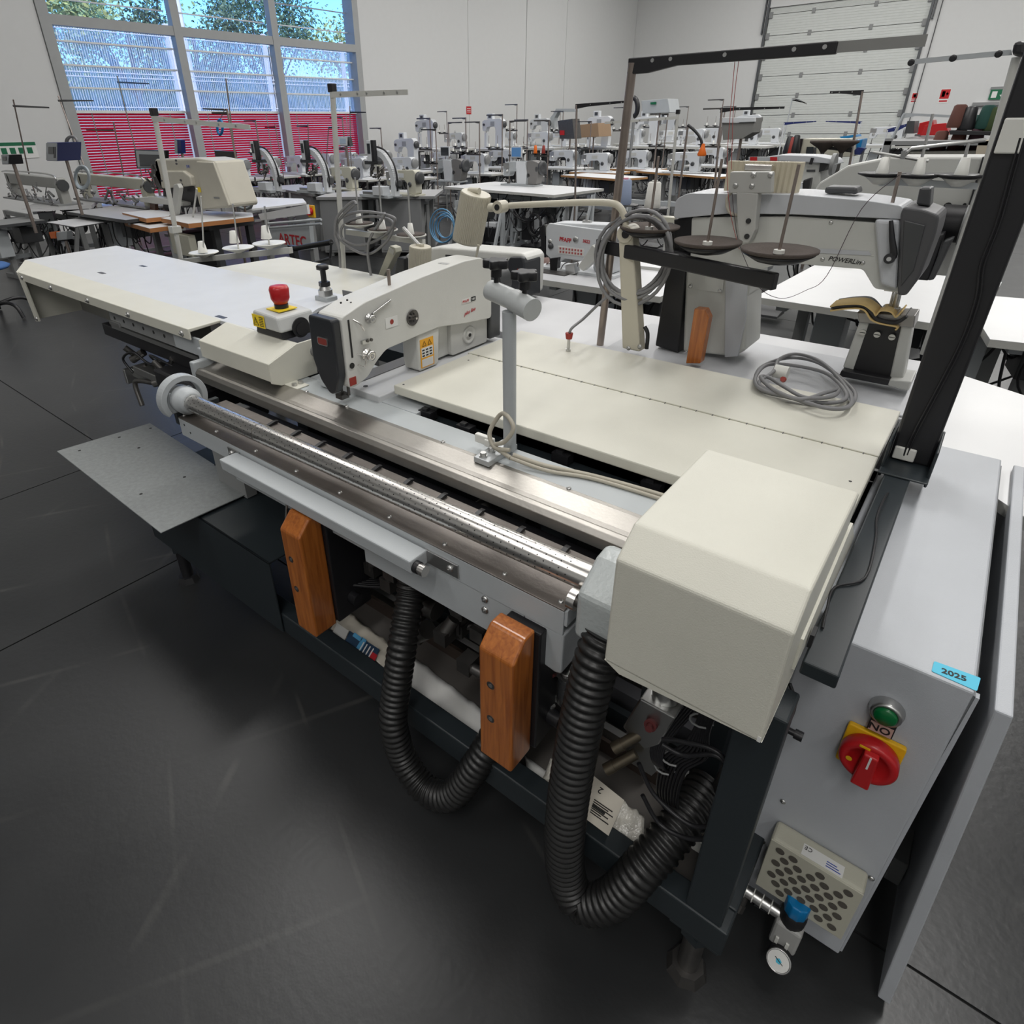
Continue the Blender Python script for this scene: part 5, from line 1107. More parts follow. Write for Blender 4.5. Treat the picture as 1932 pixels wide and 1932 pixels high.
# ================================================================ BACKGROUND PROTOTYPES (origin at base centre, operator side -y, handwheel +x)
def flatbed(name, body, trim, wheel, label, kind='std'):
    t = thing(name, label, 'sewing machine', (0, 0, 0))
    MB().box(-.26, .24, -.09, .09, 0, .018).build('bed', body, t, bev=.002, seg=1)
    prof = [(.09, .018), (.22, .018), (.22, .25), (.19, .275), (-.17, .262), (-.235, .24), (-.245, .12), (-.235, .10), (-.16, .10), (-.145, .155), (.05, .165), (.085, .13)]
    MB().prism(rpoly(prof, .02, 2), -.05, .055, 'x' if False else 'y').build('arm', body, t, bev=.006, seg=2)
    MB().prism(rpoly([(-.252, .235), (-.244, .242), (-.240, .105), (-.252, .11)], .002, 1), -.045, .05, 'y').build('face_plate', trim, t)
    MB().lathe([(.03, 0), (.062, .004), (.068, .012), (.068, .035), (.05, .045), (.02, .046)], (.22, 0, .19), X1, 20).build('handwheel', wheel, t)
    MB().cyl((-.20, 0, .10), (-.20, 0, .03), .005, n=8).box(-.215, -.185, -.02, .01, .018, .03).build('needle_bar', IRON, t)
    MB().lathe([(.02, 0), (.02, .008), (.012, .01), (.012, .022), (.002, .022)], (-.19, -.05, .16), -Y1, 14).build('tension_dial', ZINC, t)
    MB().lathe([(.028, 0), (.028, .006), (.02, .012), (.002, .012)], (.13, -.05, .12), -Y1, 16).build('stitch_dial', DGREY, t)
    MB().box(-.06, .04, -.053, -.05, .19, .235).build('name_plate', trim, t)
    MB().cyl((.0, .0, .27), (.0, .0, .31), .006, n=8).box(-.02, .03, -.01, .01, .265, .28).build('bobbin_winder', ZINC, t)
    MB().box(-.245, -.16, -.056, -.05, .185, .245).build('guide_plate', ZINC, t)
    if kind == 'grey':
        MB().prism(rpoly([(.12, .018), (.235, .018), (.265, .12), (.265, .26), (.18, .28), (.10, .275), (.10, .19), (.125, .12)], .015, 2), -.062, .065, 'y').build('motor_cover', TGREY, t, bev=.006)
        MB().lathe([(.05, 0), (.075, .004), (.08, .015), (.08, .03), (.055, .04), (.02, .03)], (.265, 0, .20), X1, 22).build('large_handwheel', DGREY, t)
        MB().prism(rpoly([(-.03, .02), (.095, .02), (.11, .15), (.08, .26), (-.05, .262)], .01, 2), -.066, -.048, 'y').build('front_panel', WHITEM, t)
    return t
def postbed(name, body, label):
    t = thing(name, label, 'sewing machine', (0, 0, 0))
    MB().box(-.26, .2, -.09, .09, 0, .02).build('base', body, t)
    MB().prism(rpoly([(.06, .02), (.2, .02), (.22, .46), (.17, .50), (-.2, .48), (-.25, .45), (-.24, .30), (-.17, .28), (-.14, .36), (.03, .37), (.06, .33)], .02, 2), -.055, .055, 'y').build('arm', body, t, bev=.006)
    MB().prism([(-.22, .02), (-.16, .02), (-.17, .27), (-.21, .27)], -.03, .03, 'y').build('post', body, t)
    MB().box(-.05, .04, -.06, -.05, .38, .45).build('front_cover', mat('panel_shade', (.3, .31, .32), .4), t)
    MB().lathe([(.03, 0), (.055, .006), (.055, .03), (.02, .035)], (.21, 0, .40), X1, 18).build('handwheel', DGREY, t)
    MB().box(-.14, -.02, -.04, .04, .49, .58).build('top_motor', body, t, bev=.006); MB().box(-.11, -.05, -.045, -.04, .51, .56).build('motor_window', DGREY, t)
    MB().cyl((-.2, -.055, .40), (-.2, -.075, .40), .02, n=14).build('tension_dial', DGREY, t); MB().cyl((-.2, 0, .30), (-.19, 0, .27), .006, n=8).build('needle_bar', IRON, t)
    return t
def arch(name, label):
    """automat with grey arch column, display and cylinder cluster"""
    t = thing(name, label, 'sewing machine', (0, 0, 0))
    MB().box(-.34, .16, -.12, .12, 0, .03).build('base_plate', LGREY, t)
    MB().box(-.08, .10, -.14, -.02, .03, .13).build('motor_box', WHITEM, t, bev=.004)
    pts = spline([(.17, 0, .02), (.17, 0, .22), (.13, 0, .34), (.02, 0, .46), (-.12, 0, .50)], 6)
    b = MB(); v = []
    for k in range(len(pts) - 1):
        a, c = pts[k], pts[k + 1]; d = (c - a).normalized(); nn = Vector((-d.z, 0, d.x)) * .032
        b.add([a - nn - Y1 * .04, a + nn - Y1 * .04, a + nn + Y1 * .04, a - nn + Y1 * .04, c - nn - Y1 * .04, c + nn - Y1 * .04, c + nn + Y1 * .04, c - nn + Y1 * .04], [(0, 1, 5, 4), (1, 2, 6, 5), (2, 3, 7, 6), (3, 0, 4, 7), (0, 3, 2, 1), (4, 5, 6, 7)])
    b.build('arch_column', WHITEM, t, fix=True)
    MB().tube(spline([(.21, 0, .08), (.215, 0, .25), (.16, 0, .40), (.03, 0, .52), (-.15, 0, .55), (-.24, 0, .5)], 5), .011, 8).build('arch_cable', BLACK, t)
    d = MB().box(-.16, -.08, -.10, -.06, .40, .62).build('display_unit', WHITEM, t, bev=.003); MB().box(-.082, -.04, -.105, -.05, .395, .625).build('display_back', BLACK, t, bev=.003); MB().box(-.15, -.10, -.103, -.099, .48, .59).build('screen', GLASSY, d)
    rg = random.Random(2); m = MB()
    for i in range(22):
        p = Vector((rg.uniform(-.30, -.06), rg.uniform(-.08, .08), rg.uniform(.08, .36))); a = Vector((rg.choice((0, 0, 1)), .1, rg.choice((0, 1)) + .05)).normalized()
        m.cyl(p, p + a * rg.uniform(.03, .10), rg.uniform(.006, .02), n=8)
    tag(m.build('cylinder_cluster', IRON, t), kind='stuff')
    MB().box(-.30, -.06, -.03, .05, .36, .40).build('sewing_head', DGREY, t, bev=.004); MB().lathe([(.03, 0), (.055, .005), (.055, .02), (.03, .025)], (.2, .03, .16), X1, 18).build('handwheel', DGREY, t)
    MB().box(-.30, -.10, -.10, .1, .03, .06).build('clamp_plate', ZINC, t)
    return t
def stand(name, h, label, col=TUBE, arm=BLACK, l=.38, discs=2, dark=True, spool=None):
    t = thing(name, label, 'thread stand', (0, 0, 0))
    MB().cyl((0, 0, 0), (0, 0, h), .011, n=8).build('stand_tube', col, t)
    a = MB().prism([(-.01, h - .02), (-.01, h + .012), (l, h + .012), (l, h - .008), (.1, h - .008), (.04, h - .02)], -.008, .008, 'y').build('guide_arm', arm, t)
    MB().box(-.02, l * .9, -.01, .01, h * .40, h * .40 + .03).build('spool_bar', arm, t)
    for i in range(discs):
        x = l * (.3 + .55 * i / max(1, discs - 1)); z = h * .40 + .03
        dsc = MB().lathe([(.012, 0), (.05, .012), (.065, .022), (.055, .022), (.01, .01)], (x, 0, z), Z1, 16).build('spool_disc', BLACK if dark else WHITEP, t)
        MB().lathe([(.018, 0), (.011, .06), (.004, .062)], (x, 0, z + .012), Z1, 10).build('spool_cone', WHITEP, dsc); MB().cyl((x, 0, z), (x, 0, z + .2), .0035, n=6).build('spool_pin', TUBE, dsc)
        if spool: MB().lathe([(.032, .014), (.034, .02), (.022, .14), (.018, .145)], (x, 0, z), Z1, 14).build('thread_cone', spool[i % len(spool)], dsc)
    return t
def hang(t, w, d, z, seed, M=None):
    rg = random.Random(seed); b = MB()
    for i in range(9):
        x = rg.uniform(-w * .4, w * .35); y = rg.uniform(-d * .3, d * .3); l = rg.uniform(.12, .5)
        b.tube(spline([(x, y, z - .04), (x + rg.uniform(-.05, .05), y, z - l * .7), (x + rg.uniform(.02, .15), y + .03, z - l), (x + rg.uniform(.1, .3), y, z - l * .6), (x + rg.uniform(.15, .35), y, z - .04)], 4), .007, 5, M=M)
    tag(b.build('hanging_cables', BLACK, t), kind='stuff')
def table(name, w, d, z, top, edge, label, apron=None):
    t = thing(name, label, 'table', (0, 0, 0))
    MB().box(-w / 2, w / 2, -d / 2, d / 2, z - .035, z - .002).build('table_edge', edge, t); MB().box(-w / 2, w / 2, -d / 2, d / 2, z - .002, z).build('tabletop', top, t)
    for sx in (-1, 1):
        x = sx * (w / 2 - .09)
        MB().box(x - .025, x + .025, -.03, .03, .06, z - .035).build('leg', MGREY, t); MB().box(x - .03, x + .03, -d / 2 + .05, d / 2 - .03, .02, .06).build('foot', MGREY, t)
        MB().box(x - .02, x + .02, -d / 2 + .06, d / 2 - .06, z - .065, z - .035).build('bracket', MGREY, t)
    MB().box(-w / 2 + .1, w / 2 - .1, .12, .15, .2, .24).build('stretcher', MGREY, t)
    MB().box(.05, .3, -.05, .16, z - .24, z - .06).build('motor_box', DGREY, t, bev=.006); MB().box(-.3, -.12, -.08, .08, z - .36, z - .10).build('control_box', LGREY, t, bev=.006)
    MB().prism([(-.12, .04), (.12, .04), (.12, .09), (-.12, .06)], -.2, .05, 'x').build('pedal', DGREY, t)
    hang(t, w, d, z, int(w * 100))
    return t
protos = []; RECTS = []
def keep(t): protos.append(t); t['used'] = 0; return t
PW = flatbed('sewing_machine', WHITEM, PATHY, MGREY, '-'); PG = flatbed('sewing_machine', mat('machine_light_grey', (.36, .38, .39), .4), WHITEM, DGREY, '-', 'grey')
PBG = flatbed('sewing_machine', CREAMD, WHITEM, DGREY, '-'); PP = postbed('post_bed_machine', WHITEM, '-'); PA = arch('cylinder_automat', '-')
TW = table('sewing_table', 1.05, .56, .8, WHITE, PATHY, '-'); TO = table('sewing_table', 1.05, .56, .8, WHITE, WEDGE, '-')
SB = stand('thread_stand', 1.0, '-'); SG = stand('thread_stand', .9, '-', TUBE, IRON, .34); SW_ = stand('thread_stand', .95, '-', PATHY, PATHY, .42, 3, False)
SC_ = stand('thread_stand', .9, '-', TUBE, IRON, .3, 2, True, [BRED, ORANGE])
first = {}
def drop(t, p, z1=None, r=.011, m=None):
    z1 = p[2] if z1 is None else z1
    b_ = MB().cyl((p[0], p[1], 0), (p[0], p[1], z1), r, n=8)
    o = b_.build('lower_tube', m or TUBE); o.parent = t; o.matrix_parent_inverse = (Matrix.Translation(t.location) @ t.rotation_euler.to_matrix().to_4x4() @ Matrix.Diagonal((*t.scale, 1))).inverted(); return t
def placed(proto, loc, rz, label, group=None, sc=1.0): return drop(place(proto, loc, rz, label, group, sc), loc)
def place(proto, loc, rz, label, group=None, sc=1.0):
    if proto.name not in first:
        first[proto.name] = 1; proto.location = loc; proto.rotation_euler = (0, 0, math.radians(rz)); proto.scale = (sc,) * 3; proto['label'] = label
        if group: proto['group'] = group
        return proto
    return dup(proto, loc, math.radians(rz), label, group, sc)
# copy source must stay unmoved in rotation terms: dup() sets its own transform, so order does not matter
def st(px, py, proto, rz, label, tproto=None, tlabel=None, sproto=None, slabel=None, sc=1.0, sdx=.42, sdy=.12, ssc=1.0, srz=180, grp=None, z=.8):
    p = Zp(px, py, z)
    if tproto is not None: place(tproto, (p.x + .05, p.y + .04, z - .8), rz, tlabel, 'sewing tables in the rows' if grp else None)
    if proto is not None: place(proto, (p.x, p.y, z + .0), rz, label, grp, sc)
    if sproto is not None:
        R = math.radians(rz); place(sproto, (p.x + sdx * math.cos(R) - sdy * math.sin(R), p.y + sdx * math.sin(R) + sdy * math.cos(R), z), srz, slabel, None, ssc)
    return p
# ---- middle ground: grey machines on a white table
def table_px(a, b, depth, z, top, edge, name, label, th=.035, legs=True, cab_=None):
    A, B = Zp(*a, z), Zp(*b, z); u = (B - A); w = u.length; u.normalize(); n = Vector((-u.y, u.x, 0)); c = A + u * w / 2 + n * depth / 2
    t = thing(name, label, 'table', (c.x, c.y, 0)); M = Matrix(((u.x, n.x, 0, c.x), (u.y, n.y, 0, c.y), (0, 0, 1, 0), (0, 0, 0, 1)))
    MB().box(-w / 2, w / 2, -depth / 2, depth / 2, z - th, z - .002, M=M).build('table_edge', edge, t); MB().box(-w / 2, w / 2, -depth / 2, depth / 2, z - .002, z, M=M).build('tabletop', top, t)
    if legs:
        for sx in (-1, 1):
            x = sx * (w / 2 - .12)
            MB().box(x - .03, x + .03, -.03, .03, .05, z - th, M=M).build('leg', MGREY, t); MB().box(x - .03, x + .03, -depth / 2 + .05, depth / 2 - .05, 0, .05, M=M).build('foot', MGREY, t)
            MB().box(x - .025, x + .025, -depth / 2 + .08, depth / 2 - .08, z - th - .04, z - th, M=M).build('bracket', LGREY, t)
        MB().box(-w / 2 + .12, w / 2 - .12, .08, .12, .22, .27, M=M).build('stretcher', LGREY, t)
        MB().box(.02, .26, -.1, .12, z - .27, z - .07, M=M).build('motor_box', DGREY, t, bev=.006); MB().box(-.28, -.12, -.1, .06, z - .40, z - .08, M=M).build('control_box', LGREY, t, bev=.006)
    RECTS.append((c.x - w / 2, c.x + w / 2, c.y - depth / 2, c.y + depth / 2))
    if legs and not cab_: hang(t, w, depth, z, int(a[0]), M)
    if cab_:
        for (f0, f1) in cab_:
            c1 = MB().box(-w / 2 + w * f0, -w / 2 + w * f1, -depth / 2 + .03, depth / 2 - .03, .05, z - th, M=M).build('side_cabinet', MGREY, t)
            MB().box(-w / 2 + w * f0 + .02, -w / 2 + w * f1 - .02, -depth / 2 + .022, -depth / 2 + .032, .08, z - th - .03, M=M).build('cabinet_door', mat('cabinet_door_grey', (.2, .205, .21), .45), c1)
    return t
table_px((838, 352), (1045, 368), 1.15, .8, WHITE, PATHY, 'sewing_table', 'long white sewing table under the two grey machines')
place(PG, Zp(985, 350, .8), 0, 'grey sewing machine with taupe handwheel, right one on the long white table', 'grey machines on the long white table', 1.3)
place(PG, Zp(848, 343, .8), 0, 'grey sewing machine with taupe handwheel, left one on the long white table', 'grey machines on the long white table', 1.3)
def screen(px, py, Y, w, h, m, label, rz=0, frame=WHITEM):
    q = Yp(px, py, Y); t = thing('operator_screen', label, 'screen', (q.x, q.y, q.z), rz=rz)
    o = Vector(t.location); M = Matrix.Translation(o) if True else None
    MB().box(-w / 2, w / 2, 0, .03, -h / 2, h / 2, M=M).build('panel_frame', frame, t, bev=.004); MB().box(-w / 2 + .015, w / 2 - .015, -.002, 0, -h / 2 + .015, h / 2 - .015, M=M).build('screen', m, t)
    MB().cyl((0, .015, -o.z), (0, .015, -h / 2), .012, n=8, M=M).build('support_arm', MGREY, t); return t
BSC = mat('blue_screen', (.12, .3, .6), .3)
g1 = Zp(983, 340, .8); g2 = Zp(850, 333, .8)
screen(974, 287, g1.y, .22, .17, BSC, 'blue-screened operator panel above the right grey machine'); screen(839, 286, g2.y, .22, .17, GLASSY, 'black-screened operator panel above the left grey machine')
placed(SG, (g1.x - .38, g1.y + .18, .8), 0, 'grey thread stand at the left of the grey machine with the blue screen'); placed(SC_, (g1.x + .40, g1.y + .2, .8), 180, 'thread stand with red and orange thread cones right of the blue screen')
placed(SG, (g2.x + .55, g2.y + .2, .8), 180, 'grey thread stand right of the grey machine with the black screen'); placed(SG, (g2.x - .45, g2.y + .5, .8), 0, 'grey thread stand behind the left grey machine', None, 1.0)
# beige machines on the grey cabinet table
table_px((596, 372), (820, 370), 1.0, .8, mat('grey_table_top', (.42, .42, .42), .35), MGREY, 'cabinet_table', 'grey cabinet table under the two beige machines', cab_=((.02, .38), (.52, .88)))
table_px((500, 352), (590, 366), .6, .8, mat('grey_table_top', (.42, .42, .42), .35), MGREY, 'cabinet_table', 'grey cabinet table behind the white folding table, under the second arch automat', cab_=((.55, .95),))
place(PBG, Zp(765, 368, .8), 0, 'beige sewing machine with dark handwheel, right one on the grey cabinet table', 'beige machines on the grey cabinet table', 1.2)
place(PBG, Zp(650, 358, .8), 0, 'beige sewing machine with dark handwheel, left one on the grey cabinet table', 'beige machines on the grey cabinet table', 1.2)
place(PA, Zp(728, 372, .8), 0, 'arch-shaped automat with red-white display between the two beige machines', 'arch automats with displays', 1.12)
place(PA, Zp(604, 364, .8), 0, 'arch-shaped automat with black display left of the cream spool-stand pole', 'arch automats with displays', 1.12)
place(PA, Zp(512, 362, .8), 0, 'arch-shaped automat with grey display behind the folding table', 'arch automats with displays', 1.12)
q = Zp(780, 355, .8); placed(SB, (q.x + .15, q.y + .4, .8), 180, 'thread stand with dark tube behind the right beige machine', None, .8)
# white tilted table with red lettering below
A = Zp(468, 405, .82); t = thing('folding_table', 'white tilted flap table with red TEC lettering on its lower panel', 'table', (A.x, A.y, 0))
Yt = A.y
def pz(pts, Y): return [(Yp(x, y, Y).x, Yp(x, y, Y).z) for x, y in pts]
MB().prism(pz([(487, 404), (578, 386), (581, 404), (492, 416)], Yt), Yt, Yt + .03, 'y').build('front_flap', WHITE, t)
MB().prism([(Zp(475, 394, .86).x, Zp(475, 394, .86).y), (Zp(578, 382, .86).x, Zp(578, 382, .86).y), (Zp(560, 376, .86).x, Zp(540, 372, .86).y), (Zp(484, 372, .86).x, Zp(484, 372, .86).y)], .84, .86, 'z').build('tabletop', WHITE, t)
MB().prism(pz([(500, 432), (583, 424), (587, 470), (505, 480)], Yt), Yt, Yt + .05, 'y').build('lower_panel', LGREY, t)
q = Yp(527, 459, Yt - .005); text('ARTEC', 'lettering', .155, q, X1, Z1, REDINK, t, bold=.002)
for (x, y, X2, Y2) in ((505, 422, 606, 414), (505, 430, 606, 422)): MB().cyl(Yp(x, y, Yt - .05), Yp(X2, Y2, Yt - .05), .012, n=8).build('front_rail', LGREY, t)
for (x,) in ((500,), (585,)): q = Yp(x, 425, Yt + .05); MB().box(q.x - .03, q.x + .03, Yt + .03, Yt + .09, 0, .84).build('leg', MGREY, t)
q = Yp(586, 398, Yt + .3); MB().box(q.x - .02, q.x + .08, Yt + .28, Yt + .3, q.z - .06, q.z + .06).build('switch_plate', YEL, t); MB().cyl((q.x + .03, Yt + .28, q.z), (q.x + .03, Yt + .24, q.z), .04, n=16).build('emergency_switch', RED, t)
# ---- the big beige box-shaped machine
jq = Zp(385, 402, .82); JY = jq.y - .05
jm = thing('beige_automat', 'big boxy beige sewing automat on stepped wood-edged plates', 'sewing machine', (jq.x, jq.y, .82))
def jp(nm, px, y0, y1, m, bev=.01, par=None): return MB().prism(pz(px, JY), JY + y0, JY + y1, 'y').build(nm, m, par or jm, bev=bev)
JC = mat('automat_beige', (.50, .475, .40), .45)
jp('body', [(292, 300), (372, 298), (404, 304), (434, 388), (432, 392), (378, 396), (366, 352), (352, 350), (304, 356), (292, 330)], 0, .35, JC, .02)
jp('upper_bulge', [(316, 322), (352, 322), (366, 332), (370, 350), (320, 355)], -.05, .02, JC, .015)
jp('side_cover', [(372, 304), (404, 306), (434, 388), (386, 394)], -.015, .01, JC, .01)
for (x, y) in ((332, 303), (333, 309), (341, 340), (343, 348), (305, 341)): MB().cyl(Yp(x, y, JY - .052), Yp(x, y, JY - .06), .012, n=10).build('body_screw', DGREY, jm)
q = Yp(352, 316, JY - .017); text('JUKI', 'lettering', .035, q, X1, Z1, BLUEINK, jm, bold=.001)
q = Yp(376, 358, JY - .02); MB().box(q.x - .03, q.x + .03, q.y - .002, q.y, q.z - .025, q.z + .025).build('warning_label', YSIGN, jm)
q = Yp(408, 372, JY - .02); MB().box(q.x - .05, q.x + .06, q.y - .002, q.y, q.z - .015, q.z + .0).build('model_plate', MGREY, jm)
jp('needle_frame', [(284, 312), (296, 302), (303, 330), (306, 358), (296, 356), (286, 335)], .0, .1, IRON, .004)
jp('tilted_panel', [(360, 346), (367, 344), (371, 352), (362, 410), (354, 408)], -.2, -.15, PATHY, .006); MB().cyl(Yp(371, 356, JY - .18), Yp(364, 410, JY - .18), .01, n=8).build('panel_arm', PATHY, jm)
jp('underarm', [(268, 372), (300, 370), (352, 382), (352, 388), (300, 384), (272, 380)], -.05, .1, PATHY, .006); jp('dark_mechanism', [(300, 352), (360, 352), (358, 392), (300, 394)], .05, .2, BLACK, .004)
jp('wood_post', [(282, 382), (292, 380), (294, 408), (284, 408)], 0, .04, mat('dark_wood', (.08, .03, .015), .4), .003)
rgx_ = MB(); rg = random.Random(8)
for i in range(30):
    p = Yp(rg.uniform(285, 350), rg.uniform(300, 402), JY + rg.uniform(-.02, .1)) if i < 18 else Yp(rg.uniform(262, 300), rg.uniform(305, 356), JY); a = Vector((rg.uniform(-1, 1), rg.uniform(-.3, .3), rg.uniform(-1, 1))).normalized(); rgx_.cyl(p, p + a * rg.uniform(.03, .1), rg.uniform(.006, .018), n=8)
tag(rgx_.build('small_linkage', IRON, jm), kind='stuff')
q = Yp(338, 401, JY - .05); MB().cyl(q, q - Y1 * .05, .05, n=20).build('round_dial', ZINC, jm)
def slab(name, pts, z, th, top, edge, label, cat='plate'):
    P = [Zp(x, y, z) for x, y in pts]; c = sum(P, Vector()) / len(P); t = thing(name, label, cat, (c.x, c.y, z - th))
    MB().prism([(p.x, p.y) for p in P], z - th, z - .002, 'z').build('core', edge, t, fix=True); MB().prism([(p.x, p.y) for p in P], z - .002, z, 'z').build('surface', top, t, fix=True); return t
OE = mat('orange_wood_edge', (.40, .17, .06), .5)
slab('wooden_plate', [(303, 411), (355, 422), (478, 409), (476, 401), (390, 398)], .81, .045, WHITE, OE, 'right wood-edged plate directly under the big beige automat')
slab('wooden_plate', [(230, 401), (275, 412), (318, 408), (330, 400), (285, 396)], .81, .045, WHITE, OE, 'small rear wood-edged plate left of the big beige automat')
slab('wooden_plate', [(234, 418), (282, 431), (345, 423), (305, 414), (260, 412)], .74, .045, WHITE, OE, 'lowest wood-edged plate in front of the big beige automat')
jt = thing('automat_frame', 'dark metal frame with control boxes under the big beige automat', 'machine frame', (jq.x, jq.y, 0))
MB().box(jq.x - .55, jq.x + .5, jq.y - .25, jq.y + .3, .70, .764).build('frame_top', DGREY, jt)
for sx in (-.5, .42):
    for sy in (-.2, .22): MB().box(jq.x + sx, jq.x + sx + .07, jq.y + sy, jq.y + sy + .07, 0, .7).build('leg', DGREY, jt)
MB().box(jq.x - .2, jq.x + .06, jq.y - .28, jq.y + .1, .25, .64).build('dark_box', BLACK, jt, bev=.01); MB().box(jq.x + .1, jq.x + .5, jq.y - .5, jq.y - .42, .46, .68).build('beige_box', CREAMD, jt, bev=.01)
MB().box(jq.x - .05, jq.x + .08, jq.y - .45, jq.y - .35, .38, .62).build('button_station', LGREY, jt, bev=.006); MB().box(jq.x - .45, jq.x - .3, jq.y - .2, jq.y - .1, .35, .55).build('pink_sheet', PINK, jt)
# screens and controllers at the left
def pbox(name, label, cat, px, Y, d, m, extra=(), post=None):
    P = [Yp(x, y, Y) for x, y in px]; c = sum(P, Vector()) / len(P); t = thing(name, label, cat, (c.x, Y, min(p.z for p in P)))
    MB().prism([(p.x, p.z) for p in P], Y, Y + d, 'y').build('body', m, t, bev=.004)
    if post is not None:
        MB().cyl((c.x, Y + d / 2, post), (c.x, Y + d / 2, t.location.z + .01), .018, n=8).build('support_post', TUBE, t)
    for (nm, e, dy, dd, mm) in extra:
        MB().prism(pz(e, Y + dy), Y + dy, Y + dy + dd, 'y').build(nm, mm, t)
    return t
pbox('operator_console', 'blue and grey control panel box, left of the big window', 'control panel', [(88, 269), (107, 269), (107, 304), (88, 303)], 2.9, .25, NAVY, (('front_face', [(87, 270), (106, 270), (106, 303), (87, 302)], -.01, .01, LGREY), ('screen', [(91, 277), (100, 277), (100, 290), (91, 290)], -.015, .006, GLASSY), ('key_row', [(101, 277), (104, 277), (104, 298), (101, 298)], -.015, .006, DGREY)), post=0.8)
pbox('operator_console', 'small grey control panel at the left edge of the picture', 'control panel', [(2, 292), (16, 292), (20, 310), (4, 310)], 2.4, .12, BLACK, (('front_face', [(2, 293), (15, 293), (15, 309), (4, 309)], -.01, .01, LGREY), ('screen', [(4, 295), (11, 295), (11, 303), (5, 303)], -.015, .006, GLASSY)), post=0.68)
pbox('monitor', 'black-framed monitor left of the big beige automat', 'monitor', [(253, 282), (312, 284), (312, 318), (258, 318)], 4.4, .05, BLACK, (('bezel', [(256, 284), (308, 286), (308, 316), (260, 316)], -.01, .01, LGREY), ('screen', [(262, 291), (300, 292), (300, 314), (264, 314)], -.016, .008, GLASSY)), post=0.0)
pbox('operator_console', 'dark blue slim display in front of the red blind, above the big beige automat', 'control panel', [(331, 263), (341, 264), (343, 290), (332, 290)], 4.6, .06, NAVY, (('front_face', [(329, 265), (333, 265), (334, 290), (330, 290)], -.01, .01, LGREY),), post=0.0)
pbox('operator_console', 'small white screen with black back in front of the right red blind', 'control panel', [(640, 259), (656, 258), (660, 276), (642, 276)], 7.5, .08, BLACK, (('front_face', [(638, 258), (655, 258), (655, 275), (638, 274)], -.01, .01, WHITEM), ('screen', [(641, 261), (652, 261), (652, 271), (641, 271)], -.015, .006, mat('pale_screen', (.4, .5, .6), .2))), post=0.0)
pbox('monitor', 'black monitor behind the reel stand in front of the middle red blind', 'monitor', [(404, 284), (440, 286), (440, 303), (407, 303)], 4.7, .05, BLACK, post=0.0)
# ---- left automats: machines with long beds
def longarm(name, px0, px1, Y, z, label, m, scr=None):
    """horizontal cylinder-arm automat between two pixels"""
    a, b = Yp(*px0, Y), Yp(*px1, Y); L = b.x - a.x; t = thing(name, label, 'sewing machine', (a.x, Y, z))
    MB().prism([(a.x, z + .02), (a.x + .05, z + .02), (a.x + .08, z + .30), (a.x + .02, z + .34), (a.x - .06, z + .34), (a.x - .06, z + .18)], Y - .05, Y + .06, 'y').build('head', m, t, bev=.006)
    MB().prism(rpoly([(a.x + .02, z + .20), (b.x, z + .20), (b.x, z + .33), (a.x + .02, z + .34)], .02), Y - .05, Y + .06, 'y').build('arm', m, t, bev=.01)
    MB().prism([(b.x - .12, z), (b.x, z), (b.x, z + .21), (b.x - .14, z + .21)], Y - .05, Y + .06, 'y').build('pillar', m, t, bev=.01)
    MB().cyl((b.x, Y, z + .24), (b.x + .04, Y, z + .24), .07, n=20).build('handwheel', DGREY, t)
    MB().tube(spline([(a.x, Y - .08, z + .36), (a.x + .2 * L, Y - .08, z + .38), (b.x - .05, Y - .08, z + .37), (b.x, Y - .08, z + .25)], 6), .01, 8).build('upper_tube', ZINC, t)
    MB().box(a.x - .1, b.x + .1, Y - .15, Y + .15, z, z + .02).build('bed', MGREY, t)
    rg = random.Random(int(px0[0])); c = MB()
    for i in range(34):
        p = Vector((rg.uniform(a.x, b.x), Y - .1 + rg.uniform(-.06, .04), z + rg.uniform(.02, .17))); d = Vector((rg.uniform(-1, 1), rg.uniform(-.2, .2), rg.uniform(-.5, .5))).normalized()
        c.cyl(p, p + d * rg.uniform(.05, .16), rg.uniform(.006, .016), n=7)
    tag(c.build('small_linkage', mat('linkage_grey', (.22, .22, .22), .4, .5), t), kind='stuff')
    return t
GM = mat('old_machine_grey', (.33, .33, .31), .45)
tl1 = [Zp(60, 392, .8), Zp(180, 385, .8)]
table_px((40, 395), (172, 388), .8, .8, mat('grey_table_top', (.42, .42, .42), .35), WHITE, 'sewing_table', 'wide grey-topped table at the far left, in front of the blue control panel')
longarm('long_arm_automat', (32, 372), (122, 365), Zp(95, 382, .8).y, .8, 'grey long-arm automat with silver tube at the far left below the blue control panel', GM)
longarm('long_arm_automat', (168, 385), (285, 372), Zp(215, 385, .8).y + .1, .8, 'beige long-arm automat between the far-left automat and the big beige one', CREAMD)
table_px((125, 399), (237, 415), .7, .79, mat('grey_table_top', (.42, .42, .42), .35), DGREY, 'sewing_table', 'dark-edged grey table left of the stepped wooden plates')
slab('side_plate', [(88, 419), (140, 428), (218, 416), (165, 409)], .72, .012, WHITE, DGREY, 'small white side plate in front of the dark-edged grey table')
table_px((0, 425), (85, 415), .6, .68, MGREY, DGREY, 'sewing_table', 'low dark table at the left edge of the picture')
place(TW, (-9.6, 4.6, 0), 0, 'white sewing table standing right below the left bay of the big window', None)
pbox('button_station', 'orange and grey switch box hanging under the white side plate', 'switch', [(104, 438), (126, 436), (126, 452), (108, 454)], Zp(100, 425, .72).y, .06, LGREY, (('orange_cover', [(92, 438), (104, 437), (105, 450), (96, 450)], -.01, .05, ORANGE),), post=0.0)
